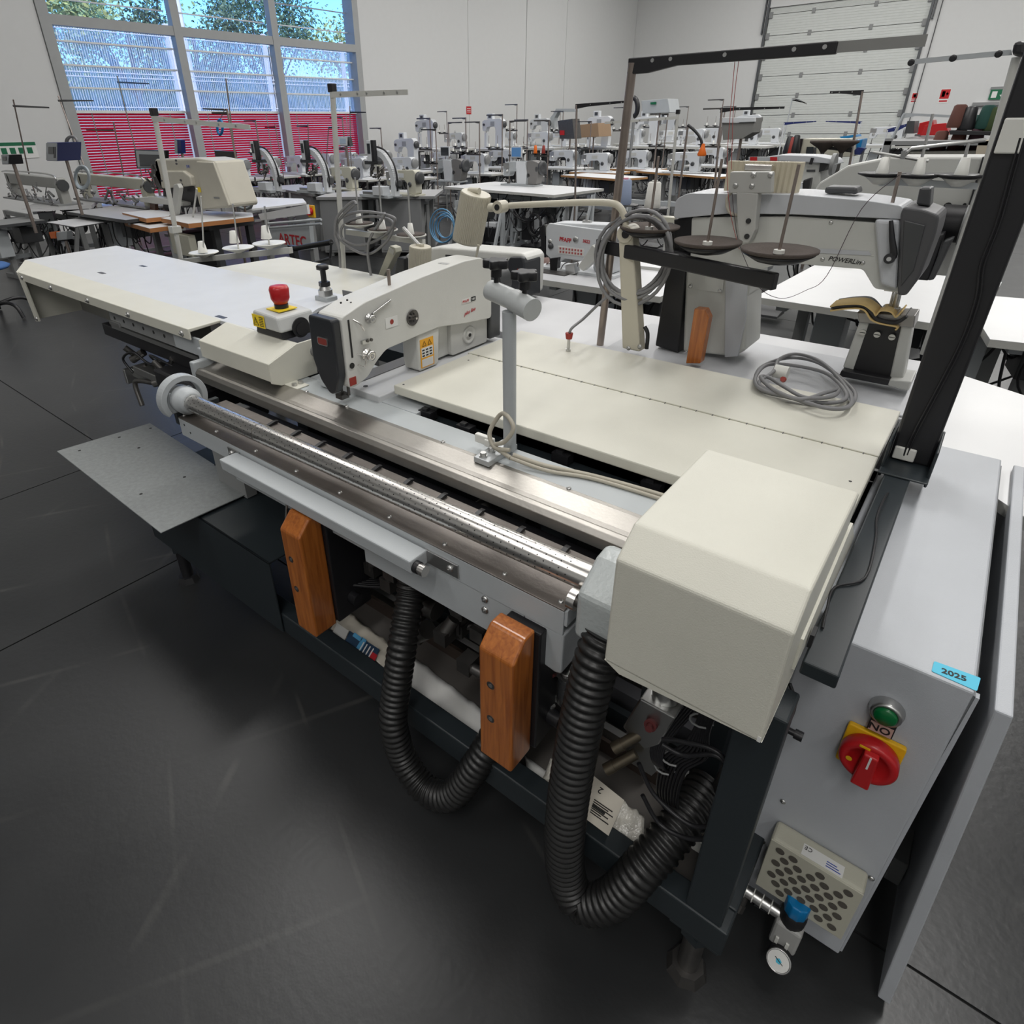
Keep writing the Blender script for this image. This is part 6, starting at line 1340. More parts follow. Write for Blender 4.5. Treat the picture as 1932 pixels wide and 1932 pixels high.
# tall thin guide poles at the left
def pole(px_b, px_t, z0, label, lpx, col=TUBE, arm=BLACK, r=.010, extra=None):
    b = Zp(*px_b, z0); h = hgt(b, *px_t); tx = Yp(*px_t, b.y)
    t = thing('guide_pole', label, 'thread stand', b); MB().cyl(b, (tx.x, b.y, tx.z), r, n=8).build('pole_tube', col, t)
    MB().cyl((b.x, b.y, 0), b, r, n=8).build('lower_tube', col, t)
    s0 = Yp(px_t[0], lpx[2] if len(lpx) > 2 else px_t[1] + 6, b.y)
    o = Yp(lpx[0], lpx[1], b.y); dd = .014
    MB().prism([(s0.x, s0.z - dd), (o.x, o.z - dd * .6), (o.x, o.z + dd * .6), (s0.x, s0.z + dd)], b.y - .006, b.y + .006, 'y').build('guide_arm', arm, t)
    return t
pole((55, 330), (25, 188), .8 + .3, 'thin guide pole with right-pointing arm at the far left, before the white wall', (92, 203, 200))
pole((88, 318), (68, 231), .8 + .15, 'bent guide pole with left-pointing arm before the white wall', (14, 231, 231))
pole((165, 330), (110, 181), .8 + .25, 'thin guide pole at the left jamb of the big window, arm pointing right', (176, 190, 190))
pole((260, 300), (221, 143), .8 + .4, 'tallest thin guide pole before the left red blind, arm pointing right', (281, 158, 155))
pole((233, 330), (214, 230), .8 + .25, 'guide pole with left-pointing grey arm before the left red blind', (163, 245, 246))
pole((447, 320), (426, 148), .8 + .3, 'tall guide pole before the middle window bay beside the blue ring', (383, 205, 207))
pole((463, 398), (428, 205), .8, 'dark guide pole with thread tray right of the big beige automat', (400, 213, 214))
for i, (x, y, xt, yt, lx, ly, lb) in enumerate(((530, 300, 519, 235, 500, 240, 'slim pole left of the right window mullion'), (583, 300, 581, 232, 560, 238, 'slim pole just right of the right window mullion'), (616, 300, 620, 240, 640, 241, 'slim pole beside the tall cream pole'), (662, 300, 660, 200, 690, 212, 'slim pole at the right jamb of the window'))):
    pole((x, y), (xt, yt), 1.15, lb, (lx, ly, ly), r=.008)
# reel with blue hose ring
YR = Zp(447, 320, 1.1).y - .02
ring = thing('hose_ring', 'small blue hose ring hanging before the middle red blind', 'hose', Yp(415, 240, YR))
MB().tube([Yp(415 + 5 * math.cos(a), 240 + 14 * math.sin(a), YR) for a in [i * .3 for i in range(21)]], .02, 6, closed=True).build('hose_loop', BLUE, ring)
MB().tube([Yp(415, 226, YR), Yp(424, 206, YR)], .006, 6).build('hook', TUBE, ring)
cr = thing('cable_ring', 'grey cable ring hanging on the pole at the left window jamb', 'cable', Yp(135, 268, 3.2))
MB().tube([Yp(135 + 11 * math.cos(a), 268 + 11 * math.sin(a), 3.2) for a in [i * .3 for i in range(21)]], .012, 6, closed=True).tube([Yp(136 + 9 * math.cos(a), 270 + 12 * math.sin(a), 3.2) for a in [i * .3 for i in range(21)]], .012, 6, closed=True).build('cable_loop', CABLE, cr)
hr = thing('hose_coil', 'pale grey hose coil hanging right of the big beige automat', 'hose', Yp(455, 370, 4.4))
MB().tube([Yp(462 + 16 * math.cos(a), 378 + 16 * math.sin(a), 4.4) for a in [i * .3 for i in range(21)]], .018, 6, closed=True).tube([Yp(455 + 14 * math.cos(a), 360 + 28 * math.sin(a), 4.42) for a in [i * .3 for i in range(21)]], .018, 6, closed=True).build('hose_loops', mat('pale_hose', (.4, .45, .48), .4), hr)
bh = thing('hose_coil', 'coiled bright blue air hose hanging under the cabinet table behind the drum lamp', 'hose', Yp(835, 425, 6.0))
mbh = MB()
for i in range(5): mbh.tube([Yp(834 + (23 - 2 * i) * math.cos(a) + 2 * i, 426 + (32 - 3 * i) * math.sin(a) + 3 * (i % 3), 6.0 + .03 * i) for a in [j * .3 for j in range(21)]], .008, 6, closed=True)
mbh.build('hose_loops', BCABLE, bh)
fs = thing('hose_coil', 'pale blue hose coil beside the automat at the left window jamb', 'hose', Yp(155, 335, 3.4))
mbh = MB()
for i in range(3): mbh.tube([Yp(155 + (14 - i) * math.cos(a), 335 + (22 - 2 * i) * math.sin(a), 3.4 + .02 * i) for a in [j * .3 for j in range(21)]], .013, 6, closed=True)
mbh.build('hose_loops', mat('pale_hose', (.4, .45, .48), .4), fs)
# blue chair at the left edge
ch_ = thing('swivel_chair', 'blue swivel chair with black arched feet at the left edge', 'chair', Zp(15, 620, 0))
c0 = Zp(12, 610, 0)
MB().lathe([(.02, .0), (.22, .01), (.24, .035), (.2, .055), (.02, .05)], (c0.x - .35, c0.y + .05, .46), Z1, 24).build('seat', mat('blue_fabric', (.05, .13, .33), .8), ch_)
MB().cyl((c0.x - .35, c0.y + .05, .1), (c0.x - .35, c0.y + .05, .46), .03, n=12).build('column', BLACK, ch_)
for i in range(5):
    a = .35 + i * 1.257; ctr = Vector((c0.x - .35, c0.y + .05, .12)); e = ctr + Vector((math.cos(a) * .34, math.sin(a) * .34, 0))
    MB().tube(spline([ctr, ctr.lerp(e, .5) + Z1 * .03, ctr.lerp(e, .85) + Z1 * .0, Vector((e.x, e.y, .01))], 5), .018, 8).build('foot', BLACK, ch_)
# ---- cream spool stands left of centre (two tall cream poles)
def cream_stand(bpx, tpx, z0, lpx, label, discs, dcol, shade=True):
    b = Zp(*bpx, z0); Yb = b.y; tq = Yp(*tpx, Yb); t = thing('thread_stand', label, 'thread stand', (b.x, b.y, z0 - .25))
    MB().cyl(b - Z1 * .25, tq, .0145, n=14).build('stand_tube', PATHY, t)
    MB().cyl((b.x, b.y, 0), b - Z1 * .25, .0145, n=14).build('lower_tube', PATHY, t)
    MB().box(tq.x - .018, tq.x + .018, Yb - .018, Yb + .018, tq.z - .01, tq.z + .03).build('end_cap', BLACK, t, bev=.004)
    e = Yp(lpx[0], lpx[1], Yb); s0 = Yp(tpx[0], tpx[1] + 9, Yb)
    ga = MB().prism([(s0.x, s0.z - .014), (e.x, e.z - .011), (e.x, e.z + .011), (s0.x, s0.z + .014)], Yb - .016, Yb - .01, 'y').build('guide_arm', PATHY, t)
    for f in (.15, .38, .5, .72, .88):
        c = s0.lerp(e, f); MB().cyl((c.x, Yb - .016, c.z), (c.x, Yb - .019, c.z), .006, n=10).build('eyelet', ZINC, ga)
    return t, Yb
t1, Y1b = cream_stand((338, 492), (291, 215), .92, (476, 240), 'cream spool stand with white dishes, left of centre behind the extension cover', 3, WHITEP)
c = Yp(331, 433, Y1b); MB().box(c.x - .03, c.x + .02, Y1b - .03, Y1b + .03, c.z - .02, c.z + .02).build('clamp', PATHY, t1, bev=.003)
bq_, be_ = Yp(338, 480, Y1b), Yp(545, 468, Y1b)
MB().prism(pz([(345, 488), (352, 497), (550, 478), (548, 466)], Y1b), Y1b - .012, Y1b + .012, 'y').build('spool_bar', PATHY, t1, bev=.002)
for (x, y, cx, cy, pt) in ((385, 479, 383, 458, 370), (450, 470, 443, 440, 385), (508, 462, 503, 432, 389)):
    q = Yp(x, y, Y1b - .03); ds = MB().lathe([(.012, -.02), (.05, -.006), (.085, .008), (.082, .012), (.02, .0)], q, Z1, 28).build('spool_dish', WHITEP, t1)
    MB().lathe([(.028, .0), (.017, .062), (.005, .064)], Yp(cx, cy + 18, Y1b - .03) - Z1 * .0, Z1, 14).build('spool_cone', WHITEP, ds); MB().cyl(q, Yp(cx - 4, pt, Y1b - .03), .0045, n=8).build('spool_rod', ZINC, ds)
t2, Y2b = cream_stand((645, 507), (627, 170), .90, (773, 174), 'cream spool stand with three brown foam dishes and a cable coil, behind the sewing arm', 3, FOAM)
MB().prism(pz([(655, 432), (655, 442), (800, 462), (800, 452)], Y2b), Y2b - .012, Y2b + .012, 'y').build('spool_bar', PATHY, t2, bev=.002)
for (x, y, cy, pt) in ((678, 423, 405, 350), (722, 434, 418, 345), (775, 444, 425, 350)):
    q = Yp(x, y, Y2b - .02); ds = MB().lathe([(.015, -.02), (.05, -.01), (.082, -.002), (.082, .004), (.02, .0)], q, Z1, 28).build('spool_dish', PATHY, t2)
    MB().lathe([(.01, .001), (.076, .005), (.076, .008), (.01, .006)], q, Z1, 28).build('foam_pad', FOAM, ds)
    MB().lathe([(.02, .004), (.012, .06), (.004, .062)], q, Z1, 12).build('spool_cone', WHITEP, ds); MB().cyl(q, q + Z1 * .24, .0045, n=8).build('spool_rod', ZINC, ds)
cw = thing('power_cable', 'grey power cable coil hung over the foam dishes of the cream spool stand', 'cable', Yp(690, 440, Y2b - .06)); cwm = MB(); Yc = Y2b - .06
for i, pts in enumerate(([(640, 470), (632, 440), (640, 415), (665, 402), (700, 400), (738, 408), (745, 418), (730, 440), (700, 458), (668, 462), (645, 448), (648, 425), (680, 410), (720, 410), (742, 422), (732, 452), (700, 478), (672, 474), (640, 450), (636, 430)],
                         [(670, 385), (662, 392), (640, 415), (633, 440), (640, 470), (642, 505)], [(672, 386), (668, 380), (655, 388), (635, 412), (632, 440)], [(700, 520), (694, 480), (698, 450), (722, 412), (726, 402)])):
    cwm.tube(spline([Yp(x, y, Yc - .01 * i + .008 * math.sin(j)) for j, (x, y) in enumerate(pts)], 6), .0075, 8)
cwm.build('cable_loops', CABLE, cw)
# cream low table behind, left
rt_ = thing('work_table', 'cream flat table behind the emergency stop, in front of the cream spool stands', 'table', (-3.0, 2.3, 0))
MB().prism([(p.x, p.y) for p in (Zp(395, 507, .91), Zp(540, 484, .91), Zp(775, 530, .91), Zp(700, 560, .91), Zp(655, 560, .91))], .88, .91, 'z').build('tabletop', CREAM, rt_, bev=.003, fix=True)
for (x, y) in ((-3.4, 2.1), (-3.3, 2.4), (-2.4, 2.4), (-2.2, 1.95)): MB().box(x - .025, x + .025, y - .025, y + .025, 0, .88).build('leg', MGREY, rt_)
wf_ = Zp(560, 486, .88)
# black trolley handle
tr_ = thing('push_handle', 'black padded push handle with grey bracket behind the cream table', 'trolley', Zp(560, 480, .9))
Yh = 3.0
MB().tube([Yp(556, 469, Yh), Yp(625, 457, Yh)], .02, 12).build('grip', RUBBER, tr_); MB().prism(pz([(546, 462), (556, 464), (562, 492), (552, 490)], Yh), Yh - .02, Yh + .02, 'y').build('end_bracket', BLACK, tr_); q = Yp(623, 487, Yh); MB().tube([Yp(625, 457, Yh), q, Yp(590, 497, Yh)], .01, 8).cyl(q, (q.x, Yh, 0), .012, n=8).build('support_rod', DGREY, tr_)
# ---- PFAFF machine and its tables
pf = Zp(1100, 512, .8)
table_px((1000, 524), (1246, 560), .85, .8, mat('pf_top', (.56, .565, .58), .35), PATHY, 'sewing_table', 'white sewing table under the machine with red keypad strip')
place(PW, (pf.x, pf.y, .8), 0, 'white sewing machine with red lettering and red keypad strip, behind the work lamp', None, 1.12)
pw = thing('keypad_machine_front', 'pale grey front cover with PFAFF lettering and red keypad on the machine behind the lamp', 'cover', (pf.x - .05, pf.y - .075, .9))
yy = pf.y - .075
MB().prism(pz([(1030, 430), (1036, 421), (1150, 436), (1152, 500), (1065, 488), (1050, 498), (1030, 480)], yy), yy, yy + .02, 'y').build('cover_plate', WHITEM, pw, bev=.004)
MB().prism(pz([(1018, 428), (1026, 424), (1030, 486), (1022, 486)], yy), yy, yy + .1, 'y').build('face_plate', BLACK, pw, bev=.004)
q = Yp(1055, 454, yy - .002); text('PFAFF', 'lettering', .034, q, (1, 0, -.06), Z1, REDINK, pw, bold=.0012); q = Yp(1099, 457, yy - .002); text('3822', 'number', .026, q, (1, 0, -.06), Z1, REDINK, pw, bold=.0006)
MB().lathe([(.018, 0), (.018, .008), (.014, .01), (.002, .01)], Yp(1087, 452, yy), -Y1, 20).build('dial', ZINC, pw); MB().lathe([(.018, 0), (.018, .012), (.008, .02), (.002, .02)], Yp(1040, 464, yy), -Y1, 20).build('tension_dial', DGREY, pw)
kp = MB().prism(pz([(1053, 464), (1102, 470), (1102, 484), (1054, 478)], yy), yy - .004, yy, 'y').build('keypad', PAPER, pw)
for i in range(8):
    for j in range(2):
        q = Yp(1057.5 + i * 5.6, 468.6 + i * .65 + j * 6.2, yy - .004); MB().box(q.x - .006, q.x + .006, yy - .006, yy - .004, q.z - .006, q.z + .006).build('key', mat('key_red', (.4, .1, .1), .5), kp)
pbox('clear_holder', 'transparent grey box leaning on the machine behind the lamp', 'box', [(1090, 503), (1117, 462), (1126, 470), (1124, 490), (1100, 512)], pf.y - .16, .05, PATHY)
mm_ = thing('presser_mechanism', 'black presser mechanism and silver guide below the red keypad strip', 'mechanism', Yp(1070, 510, yy - .03))
MB().prism(pz([(1037, 488), (1053, 486), (1050, 512), (1038, 512)], yy - .03), yy - .03, yy + .01, 'y').build('foot_block', BLACK, mm_); MB().prism(pz([(1068, 500), (1085, 498), (1087, 516), (1068, 520)], yy - .05), yy - .06, yy, 'y').build('guide_block', ZINC, mm_, bev=.003); MB().box(pf.x - .36, pf.x - .02, yy - .12, yy + .02, .80, .806).build('needle_plate', IRON, mm_)
MB().tube(spline([Yp(1058, 508, yy - .06), Yp(1066, 497, yy - .06), Yp(1088, 493, yy - .06), Yp(1090, 503, yy - .06)], 5), .003, 6).build('thread_guide', IRON, mm_)
rgc = sheet('brown_rag', [Zp(995, 506, .81), Zp(1046, 500, .81), Zp(1030, 486, .81), Zp(990, 488, .81)], mat('brown_cloth', (.16, .10, .085), .95, var=.3, scale=60), 'crumpled brown rag lying left of the machine with the red keypad', 'cloth', th=.006, wr=.02, seed=3)
table_px((1140, 494), (1250, 506), .6, .82, WHITE, PATHY, 'sewing_table', 'white table edge seen through the hanging cable coil')
table_px((1425, 560), (1840, 622), 1.2, .80, WHITE, PATHY, 'sewing_table', 'long white sewing table under the POWERline arm head')
MB().prism(pz([(1440, 529), (1475, 531), (1468, 537), (1448, 535)], Zp(1450, 532, .8).y), 0, .01, 'y')
table_px((1868, 640), (2100, 665), .9, .80, WHITE, PATHY, 'sewing_table', 'white table cut by the right edge of the picture')
slab('work_table', [(1740, 845), (1985, 1010), (2100, 800), (1760, 690)], .84, .03, WHITE, PATHY, 'white table top behind the control cabinet at the right edge', 'table')
# ---- big pale arm machine on the long table
by_ = 3.25
bm_ = thing('large_arm_machine', 'large pale grey machine with big flat side panel behind the post-bed head', 'sewing machine', Yp(1700, 520, by_))
MB().prism(pz([(1530, 372), (1545, 345), (1600, 312), (1680, 296), (1870, 296), (1832, 402), (1560, 402)], by_), by_, by_ + .25, 'y').build('side_panel', PB, bm_, bev=.008)
MB().prism(pz([(1854, 296), (1868, 296), (1838, 410), (1822, 405)], by_), by_ - .01, by_ + .05, 'y').build('black_edge', BLACK, bm_)
for (x, y, r) in ((1788, 389, .014), (1820, 386, .006)): MB().cyl(Yp(x, y, by_), Yp(x, y, by_ - .004), r, n=14).build('panel_hole', INK, bm_)
MB().cyl(Yp(1772, 420, by_ - .05), Yp(1835, 425, by_ - .05), .07, n=24).build('motor', BLACK, bm_, bev=.004); MB().cyl(Yp(1815, 425, by_ - .06), Yp(1835, 426, by_ - .06), .075, n=24).build('motor_cap', MGREY, bm_)
MB().prism(pz([(1762, 445), (1782, 440), (1752, 530), (1728, 528)], by_ - .2), by_ - .2, by_ - .05, 'y').build('belt_guard', BLACK, bm_, bev=.006); MB().prism(pz([(1780, 455), (1800, 448), (1762, 528), (1750, 530)], by_ - .21), by_ - .21, by_ - .15, 'y').build('belt_guard', DGREY, bm_, bev=.006)
MB().prism(pz([(1640, 402), (1830, 402), (1800, 520), (1700, 520)], by_ + .05), by_ + .06, by_ + .2, 'y').build('lower_body', PB, bm_)
q = Yp(1530, 490, 3.0); 
nf = thing('needle_feed_unit', 'small silver feed mechanism on the long white table below the lettering', 'mechanism', Zp(1560, 497, .8)); c = Zp(1555, 497, .8)
m = MB(); rg = random.Random(4)
for i in range(14): p = c + Vector((rg.uniform(-.12, .06), rg.uniform(-.03, .03), rg.uniform(.005, .04))); m.cyl(p, p + Vector((rg.uniform(-.05, .05), 0, rg.uniform(0, .03))), .008, n=8)
m.build('feed_linkage', ZINC, nf); MB().box(c.x + .06, c.x + .16, c.y - .04, c.y + .03, .80, .85).build('feed_box', CREAMD, nf, bev=.003); MB().box(c.x - .18, c.x + .1, c.y - .05, c.y + .05, .80, .804).build('feed_plate', DGREY, nf)
# three-disc spool bar in front of the panel
sb = thing('spool_rack', 'grey spool bar with three black discs and white cones before the pale panel', 'thread stand', Yp(1750, 350, 3.0)); Ys = 3.0
MB().prism(pz([(1653, 342), (1662, 336), (1700, 337), (1860, 346), (1858, 358), (1700, 350), (1660, 351)], Ys), Ys - .01, Ys + .01, 'y').build('spool_bar', LGREY, sb)
MB().cyl(Yp(1850, 352, Ys), (Yp(1850, 352, Ys).x, Ys, .8), .013, n=10).build('stand_tube', PATHY, sb); MB().cyl(Yp(1850, 352, Ys), Yp(1918, 108, Ys), .013, n=10).build('stand_tube', PATHY, sb)
for (x, y, tx, ty) in ((1663, 329, 1672, 300), (1731, 331, 1760, 215), (1812, 332, 1828, 268)):
    q = Yp(x, y, Ys); ds = MB().lathe([(.02, -.02), (.08, .0), (.08, .006), (.02, .004)], q, Z1, 28).build('spool_disc', BLACK, sb); MB().lathe([(.02, -.035), (.06, -.004), (.02, -.004)], q, Z1, 24).build('dish_underside', WHITEP, ds)
    MB().lathe([(.022, .004), (.014, .06), (.004, .062)], q, Z1, 14).build('spool_cone', WHITEP, ds); MB().cyl(q, Yp(tx, ty, Ys), .005, n=8).build('spool_rod', ZINC, ds)
MB().prism(pz([(1716, 113), (1718, 122), (1910, 104), (1908, 94)], Ys), Ys - .012, Ys - .004, 'y').build('guide_arm', LGREY, sb)
for (x, y) in ((1719, 118), (1798, 110), (1884, 102)): MB().lathe([(.011, 0), (.011, .002), (.005, .002)], Yp(x, y, Ys - .013), -Y1, 12).build('eyelet', BLACK, sb)
MB().prism(pz([(1909, 104), (1914, 80), (1935, 78), (1935, 108)], Ys - .02), Ys - .05, Ys + .02, 'y').build('end_cap', BLACK, sb, bev=.01)
MB().tube([Yp(1647, 287, Ys), Yp(1700, 296, Ys), Yp(1752, 304, Ys)], .006, 6).tube([Yp(1705, 295, Ys), Yp(1720, 280, Ys), Yp(1860, 264, Ys)], .007, 6).build('wire_guide', ZINC, sb); MB().prism(pz([(1702, 285), (1710, 283), (1708, 300), (1700, 300)], Ys), Ys - .02, Ys + .01, 'y').build('guide_clamp', MGREY, sb)
# ---- right far: twin post-bed machine, beige control cabinet, blue basket
ty = 6.0
tm = thing('post_bed_machine', 'grey post-bed machine with curved silver top and red reflectors, beyond the corrugated box', 'sewing machine', Yp(1500, 380, ty))
MB().prism(rpoly(pz([(1490, 302), (1550, 304), (1548, 345), (1520, 400), (1478, 400), (1480, 330)], ty), .02), ty, ty + .3, 'y').build('arm', PB, tm, bev=.01); MB().prism(rpoly(pz([(1400, 304), (1470, 292), (1540, 294), (1572, 300), (1578, 312), (1560, 308), (1480, 303), (1400, 308)], ty), .02), ty - .03, ty + .3, 'y').build('top_cover', PS, tm, bev=.02)
MB().prism(pz([(1549, 304), (1566, 306), (1555, 322), (1546, 324)], ty), ty - .02, ty + .2, 'y').build('motor_cover', BLACK, tm); MB().cyl(Yp(1569, 310, ty), Yp(1576, 310, ty), .08, n=24).build('handwheel', MGREY, tm)
MB().tube([Yp(1533, 298, ty - .04), Yp(1529, 310, ty - .04)], .012, 8).build('lever', BLACK, tm); MB().prism(pz([(1522, 320), (1538, 320), (1538, 324), (1522, 324)], ty - .002), ty - .006, ty, 'y').build('name_plate', DGREY, tm)
MB().prism(pz([(1414, 296), (1468, 296), (1467, 303), (1414, 303)], ty - .06), ty - .08, ty - .04, 'y').build('reflector_bar', LGREY, tm)
for x in (1415, 1453): MB().prism(pz([(x, 296), (x + 13, 296), (x + 13, 303), (x, 303)], ty - .09), ty - .09, ty - .08, 'y').build('red_reflector', RED, tm)
MB().prism(pz([(1515, 340), (1530, 335), (1525, 362), (1512, 366)], ty - .1), ty - .1, ty - .02, 'y').build('side_knob', BLACK, tm, bev=.01); MB().prism(pz([(1500, 345), (1514, 345), (1514, 380), (1500, 380)], ty - .1), ty - .1, ty, 'y').build('lower_case', WHITEM, tm)
q = Zp(1500, 400, .8); place(TW, (Yp(1500, 380, ty).x, ty + .15, 0), 0, 'white table under the machine with the red reflectors', None)
ky = 8.5
pbox('control_cabinet', 'beige control cabinet with dark display window before the roller door', 'cabinet', [(1515, 262), (1605, 262), (1605, 296), (1508, 296)], ky, .4, CREAMD, (('side_black', [(1506, 262), (1515, 262), (1508, 294), (1500, 292)], -.02, .3, BLACK), ('display', [(1522, 277), (1535, 277), (1534, 292), (1520, 292)], -.02, .01, GLASSY), ('key_column', [(1536, 278), (1540, 278), (1539, 292), (1535, 292)], -.02, .01, DGREY)), post=0.0)
bk_ = thing('blue_basket', 'blue plastic basket with blue lid before the roller door', 'basket', Yp(1618, 285, ky + .3))
MB().prism(pz([(1605, 265), (1628, 262), (1622, 287), (1600, 287)], ky + .3), ky + .3, ky + .6, 'y').build('basket_body', BLUE, bk_, bev=.01); MB().prism(pz([(1584, 258), (1614, 254), (1616, 258), (1588, 262)], ky + .3), ky + .3, ky + .6, 'y').build('basket_lid', BLUE, bk_); MB().prism(pz([(1618, 278), (1632, 280), (1622, 292), (1604, 291)], ky + .2), ky + .2, ky + .3, 'y').build('blue_tray', NAVY, bk_)
for i, (x, y) in enumerate(((1556, 269), (1592, 269))):
    q = Yp(x, y, ky - .4); t = thing('fan_disc', ('left', 'right')[i] + ' brown spool fan disc before the beige control cabinet', 'spool disc', q, 'two brown spool discs'); MB().lathe([(.02, -.1), (.05, -.06), (.145, .0), (.145, .02), (.02, .0)], q, Z1, 20).build('disc', FOAM, t)
    MB().cyl((q.x, q.y, 0), q - Z1 * .05, .02, n=8).build('disc_post', IRON, t)
q = Yp(1575, 278, ky - .4); t = thing('black_bracket', 'black bracket bar joining the two brown spool discs', 'bracket', q); MB().prism(pz([(1545, 276), (1608, 278), (1606, 288), (1570, 283), (1545, 281)], ky - .38), ky - .38, ky - .34, 'y').build('bar', BLACK, t)
for i, (x, y, m_, s) in enumerate(((1485, 278, BLACK, 'black'), (1490, 280, BRED, 'red-capped'), (1498, 276, BLACK, 'taller black'))):
    q = Yp(x, y + 12, ky - .2); t = thing('thread_cone', s + ' thread cone left of the beige control cabinet', 'thread cone', q); MB().lathe([(.05, 0), (.052, .02), (.03, .17), (.02, .18)], q, Z1, 14).build('cone', m_, t)
# thread stands on the right
def tstand(bpx, tpx, z0, lpx, label, m=BLACK, tube=TUBE, r=.012, wid=.02):
    b = Zp(*bpx, z0); Yb = b.y; tq = Yp(*tpx, Yb); e = Yp(*lpx, Yb); t = thing('thread_stand', label, 'thread stand', b)
    MB().cyl(b, tq, r, n=10).build('stand_tube', tube, t); s = 1
    MB().cyl((b.x, b.y, 0), b, r, n=8).build('lower_tube', tube, t)
    s = 1 if e.x > tq.x else -1
    MB().prism([(tq.x - s * .012, tq.z - wid * 2), (tq.x - s * .012, tq.z + wid * .5), (e.x, e.z + wid * .5), (e.x, e.z - wid * .5), (tq.x + s * .15, tq.z - wid * 1.0)], Yb - .008, Yb + .008, 'y').build('guide_arm', m, t); 
    for f in (.3, .7, .93): c = tq.lerp(e, f); MB().cyl((c.x, Yb - .008, c.z - wid * .2), (c.x, Yb - .010, c.z - wid * .2), .006, n=8).build('eyelet', ZINC, t)
    return t
tstand((1085, 385), (1088, 198), .8, (1180, 192), 'thread stand with black arm at left of the tall steel tube')
tstand((1345, 385), (1362, 205), .8, (1480, 203), 'thread stand with long black arm before the roller door left rail')
tstand((1590, 385), (1627, 172), .8, (1566, 174), 'thread stand with left-pointing black arm before the roller door')
tstand((1470, 300), (1495, 186), .8, (1522, 196), 'light grey thread stand with short drooping arm before the roller door', MGREY, LGREY)
tstand((1468, 296), (1480, 232), 1.0, (1540, 229), 'short white stand with navy perforated arm left of the beige control cabinet', NAVY, WHITEM)
tstand((1612, 290), (1625, 230), 1.0, (1558, 229), 'short stand with navy perforated arm above the blue basket', NAVY, WHITEM)
tstand((1660, 300), (1675, 245), 1.0, (1720, 232), 'short white stand with navy arm right of the roller door', NAVY, WHITEM)
tstand((1655, 320), (1706, 215), .95, (1850, 222), 'silver pipe stand with long silver bar before the red clutter', LGREY, LGREY, .02, .03)
tstand((1835, 235), (1862, 165), 1.2, (1815, 162), 'thread stand with black arm below the exit sign')
q = Yp(1265, 205, 6.5)
c1_, cY = cream_stand((1262, 400), (1279, 213), .8, (1142, 232), 'cream thread stand with wide cream arm left of the corrugated box', 2, PATHY)
# white/blue thread cones near the lamp elbow
for (x, y, m_, lb) in ((1176, 386, mat('blue_grey_thread', (.25, .3, .42), .9), 'blue-grey thread cone with pink tip beside the tall steel tube'), (1230, 392, THREADW, 'white thread cone on a black disc behind the cable coil')):
    q = Yp(x, y, 3.0); t = thing('thread_cone', lb, 'thread cone', q)
    MB().lathe([(.036, 0), (.038, .01), (.030, .11), (.024, .115)], q, Z1, 24).build('thread_body', m_, t); MB().lathe([(.03, -.008), (.075, -.003), (.075, .001), (.02, .001)], q, Z1, 24).build('spool_disc', BLACK, t); MB().cyl(q + Z1 * .11, q + Z1 * .122, .014, n=12).build('cone_tip', PINK if x < 1200 else PATHY, t)
rl = thing('spool_table', 'cream spool rail carrying the two thread cones', 'table', Yp(1200, 396, 3.0)); q = Yp(1160, 398, 3.0); q2 = Yp(1290, 404, 3.0); MB().box(q.x, q2.x, 2.97, 3.03, q.z - .03, q.z - .008).build('rail', CREAMD, rl); MB().cyl((q2.x - .03, 3.0, .0), (q2.x - .03, 3.0, q.z - .03), .015, n=8).build('rail_post', CREAMD, rl)
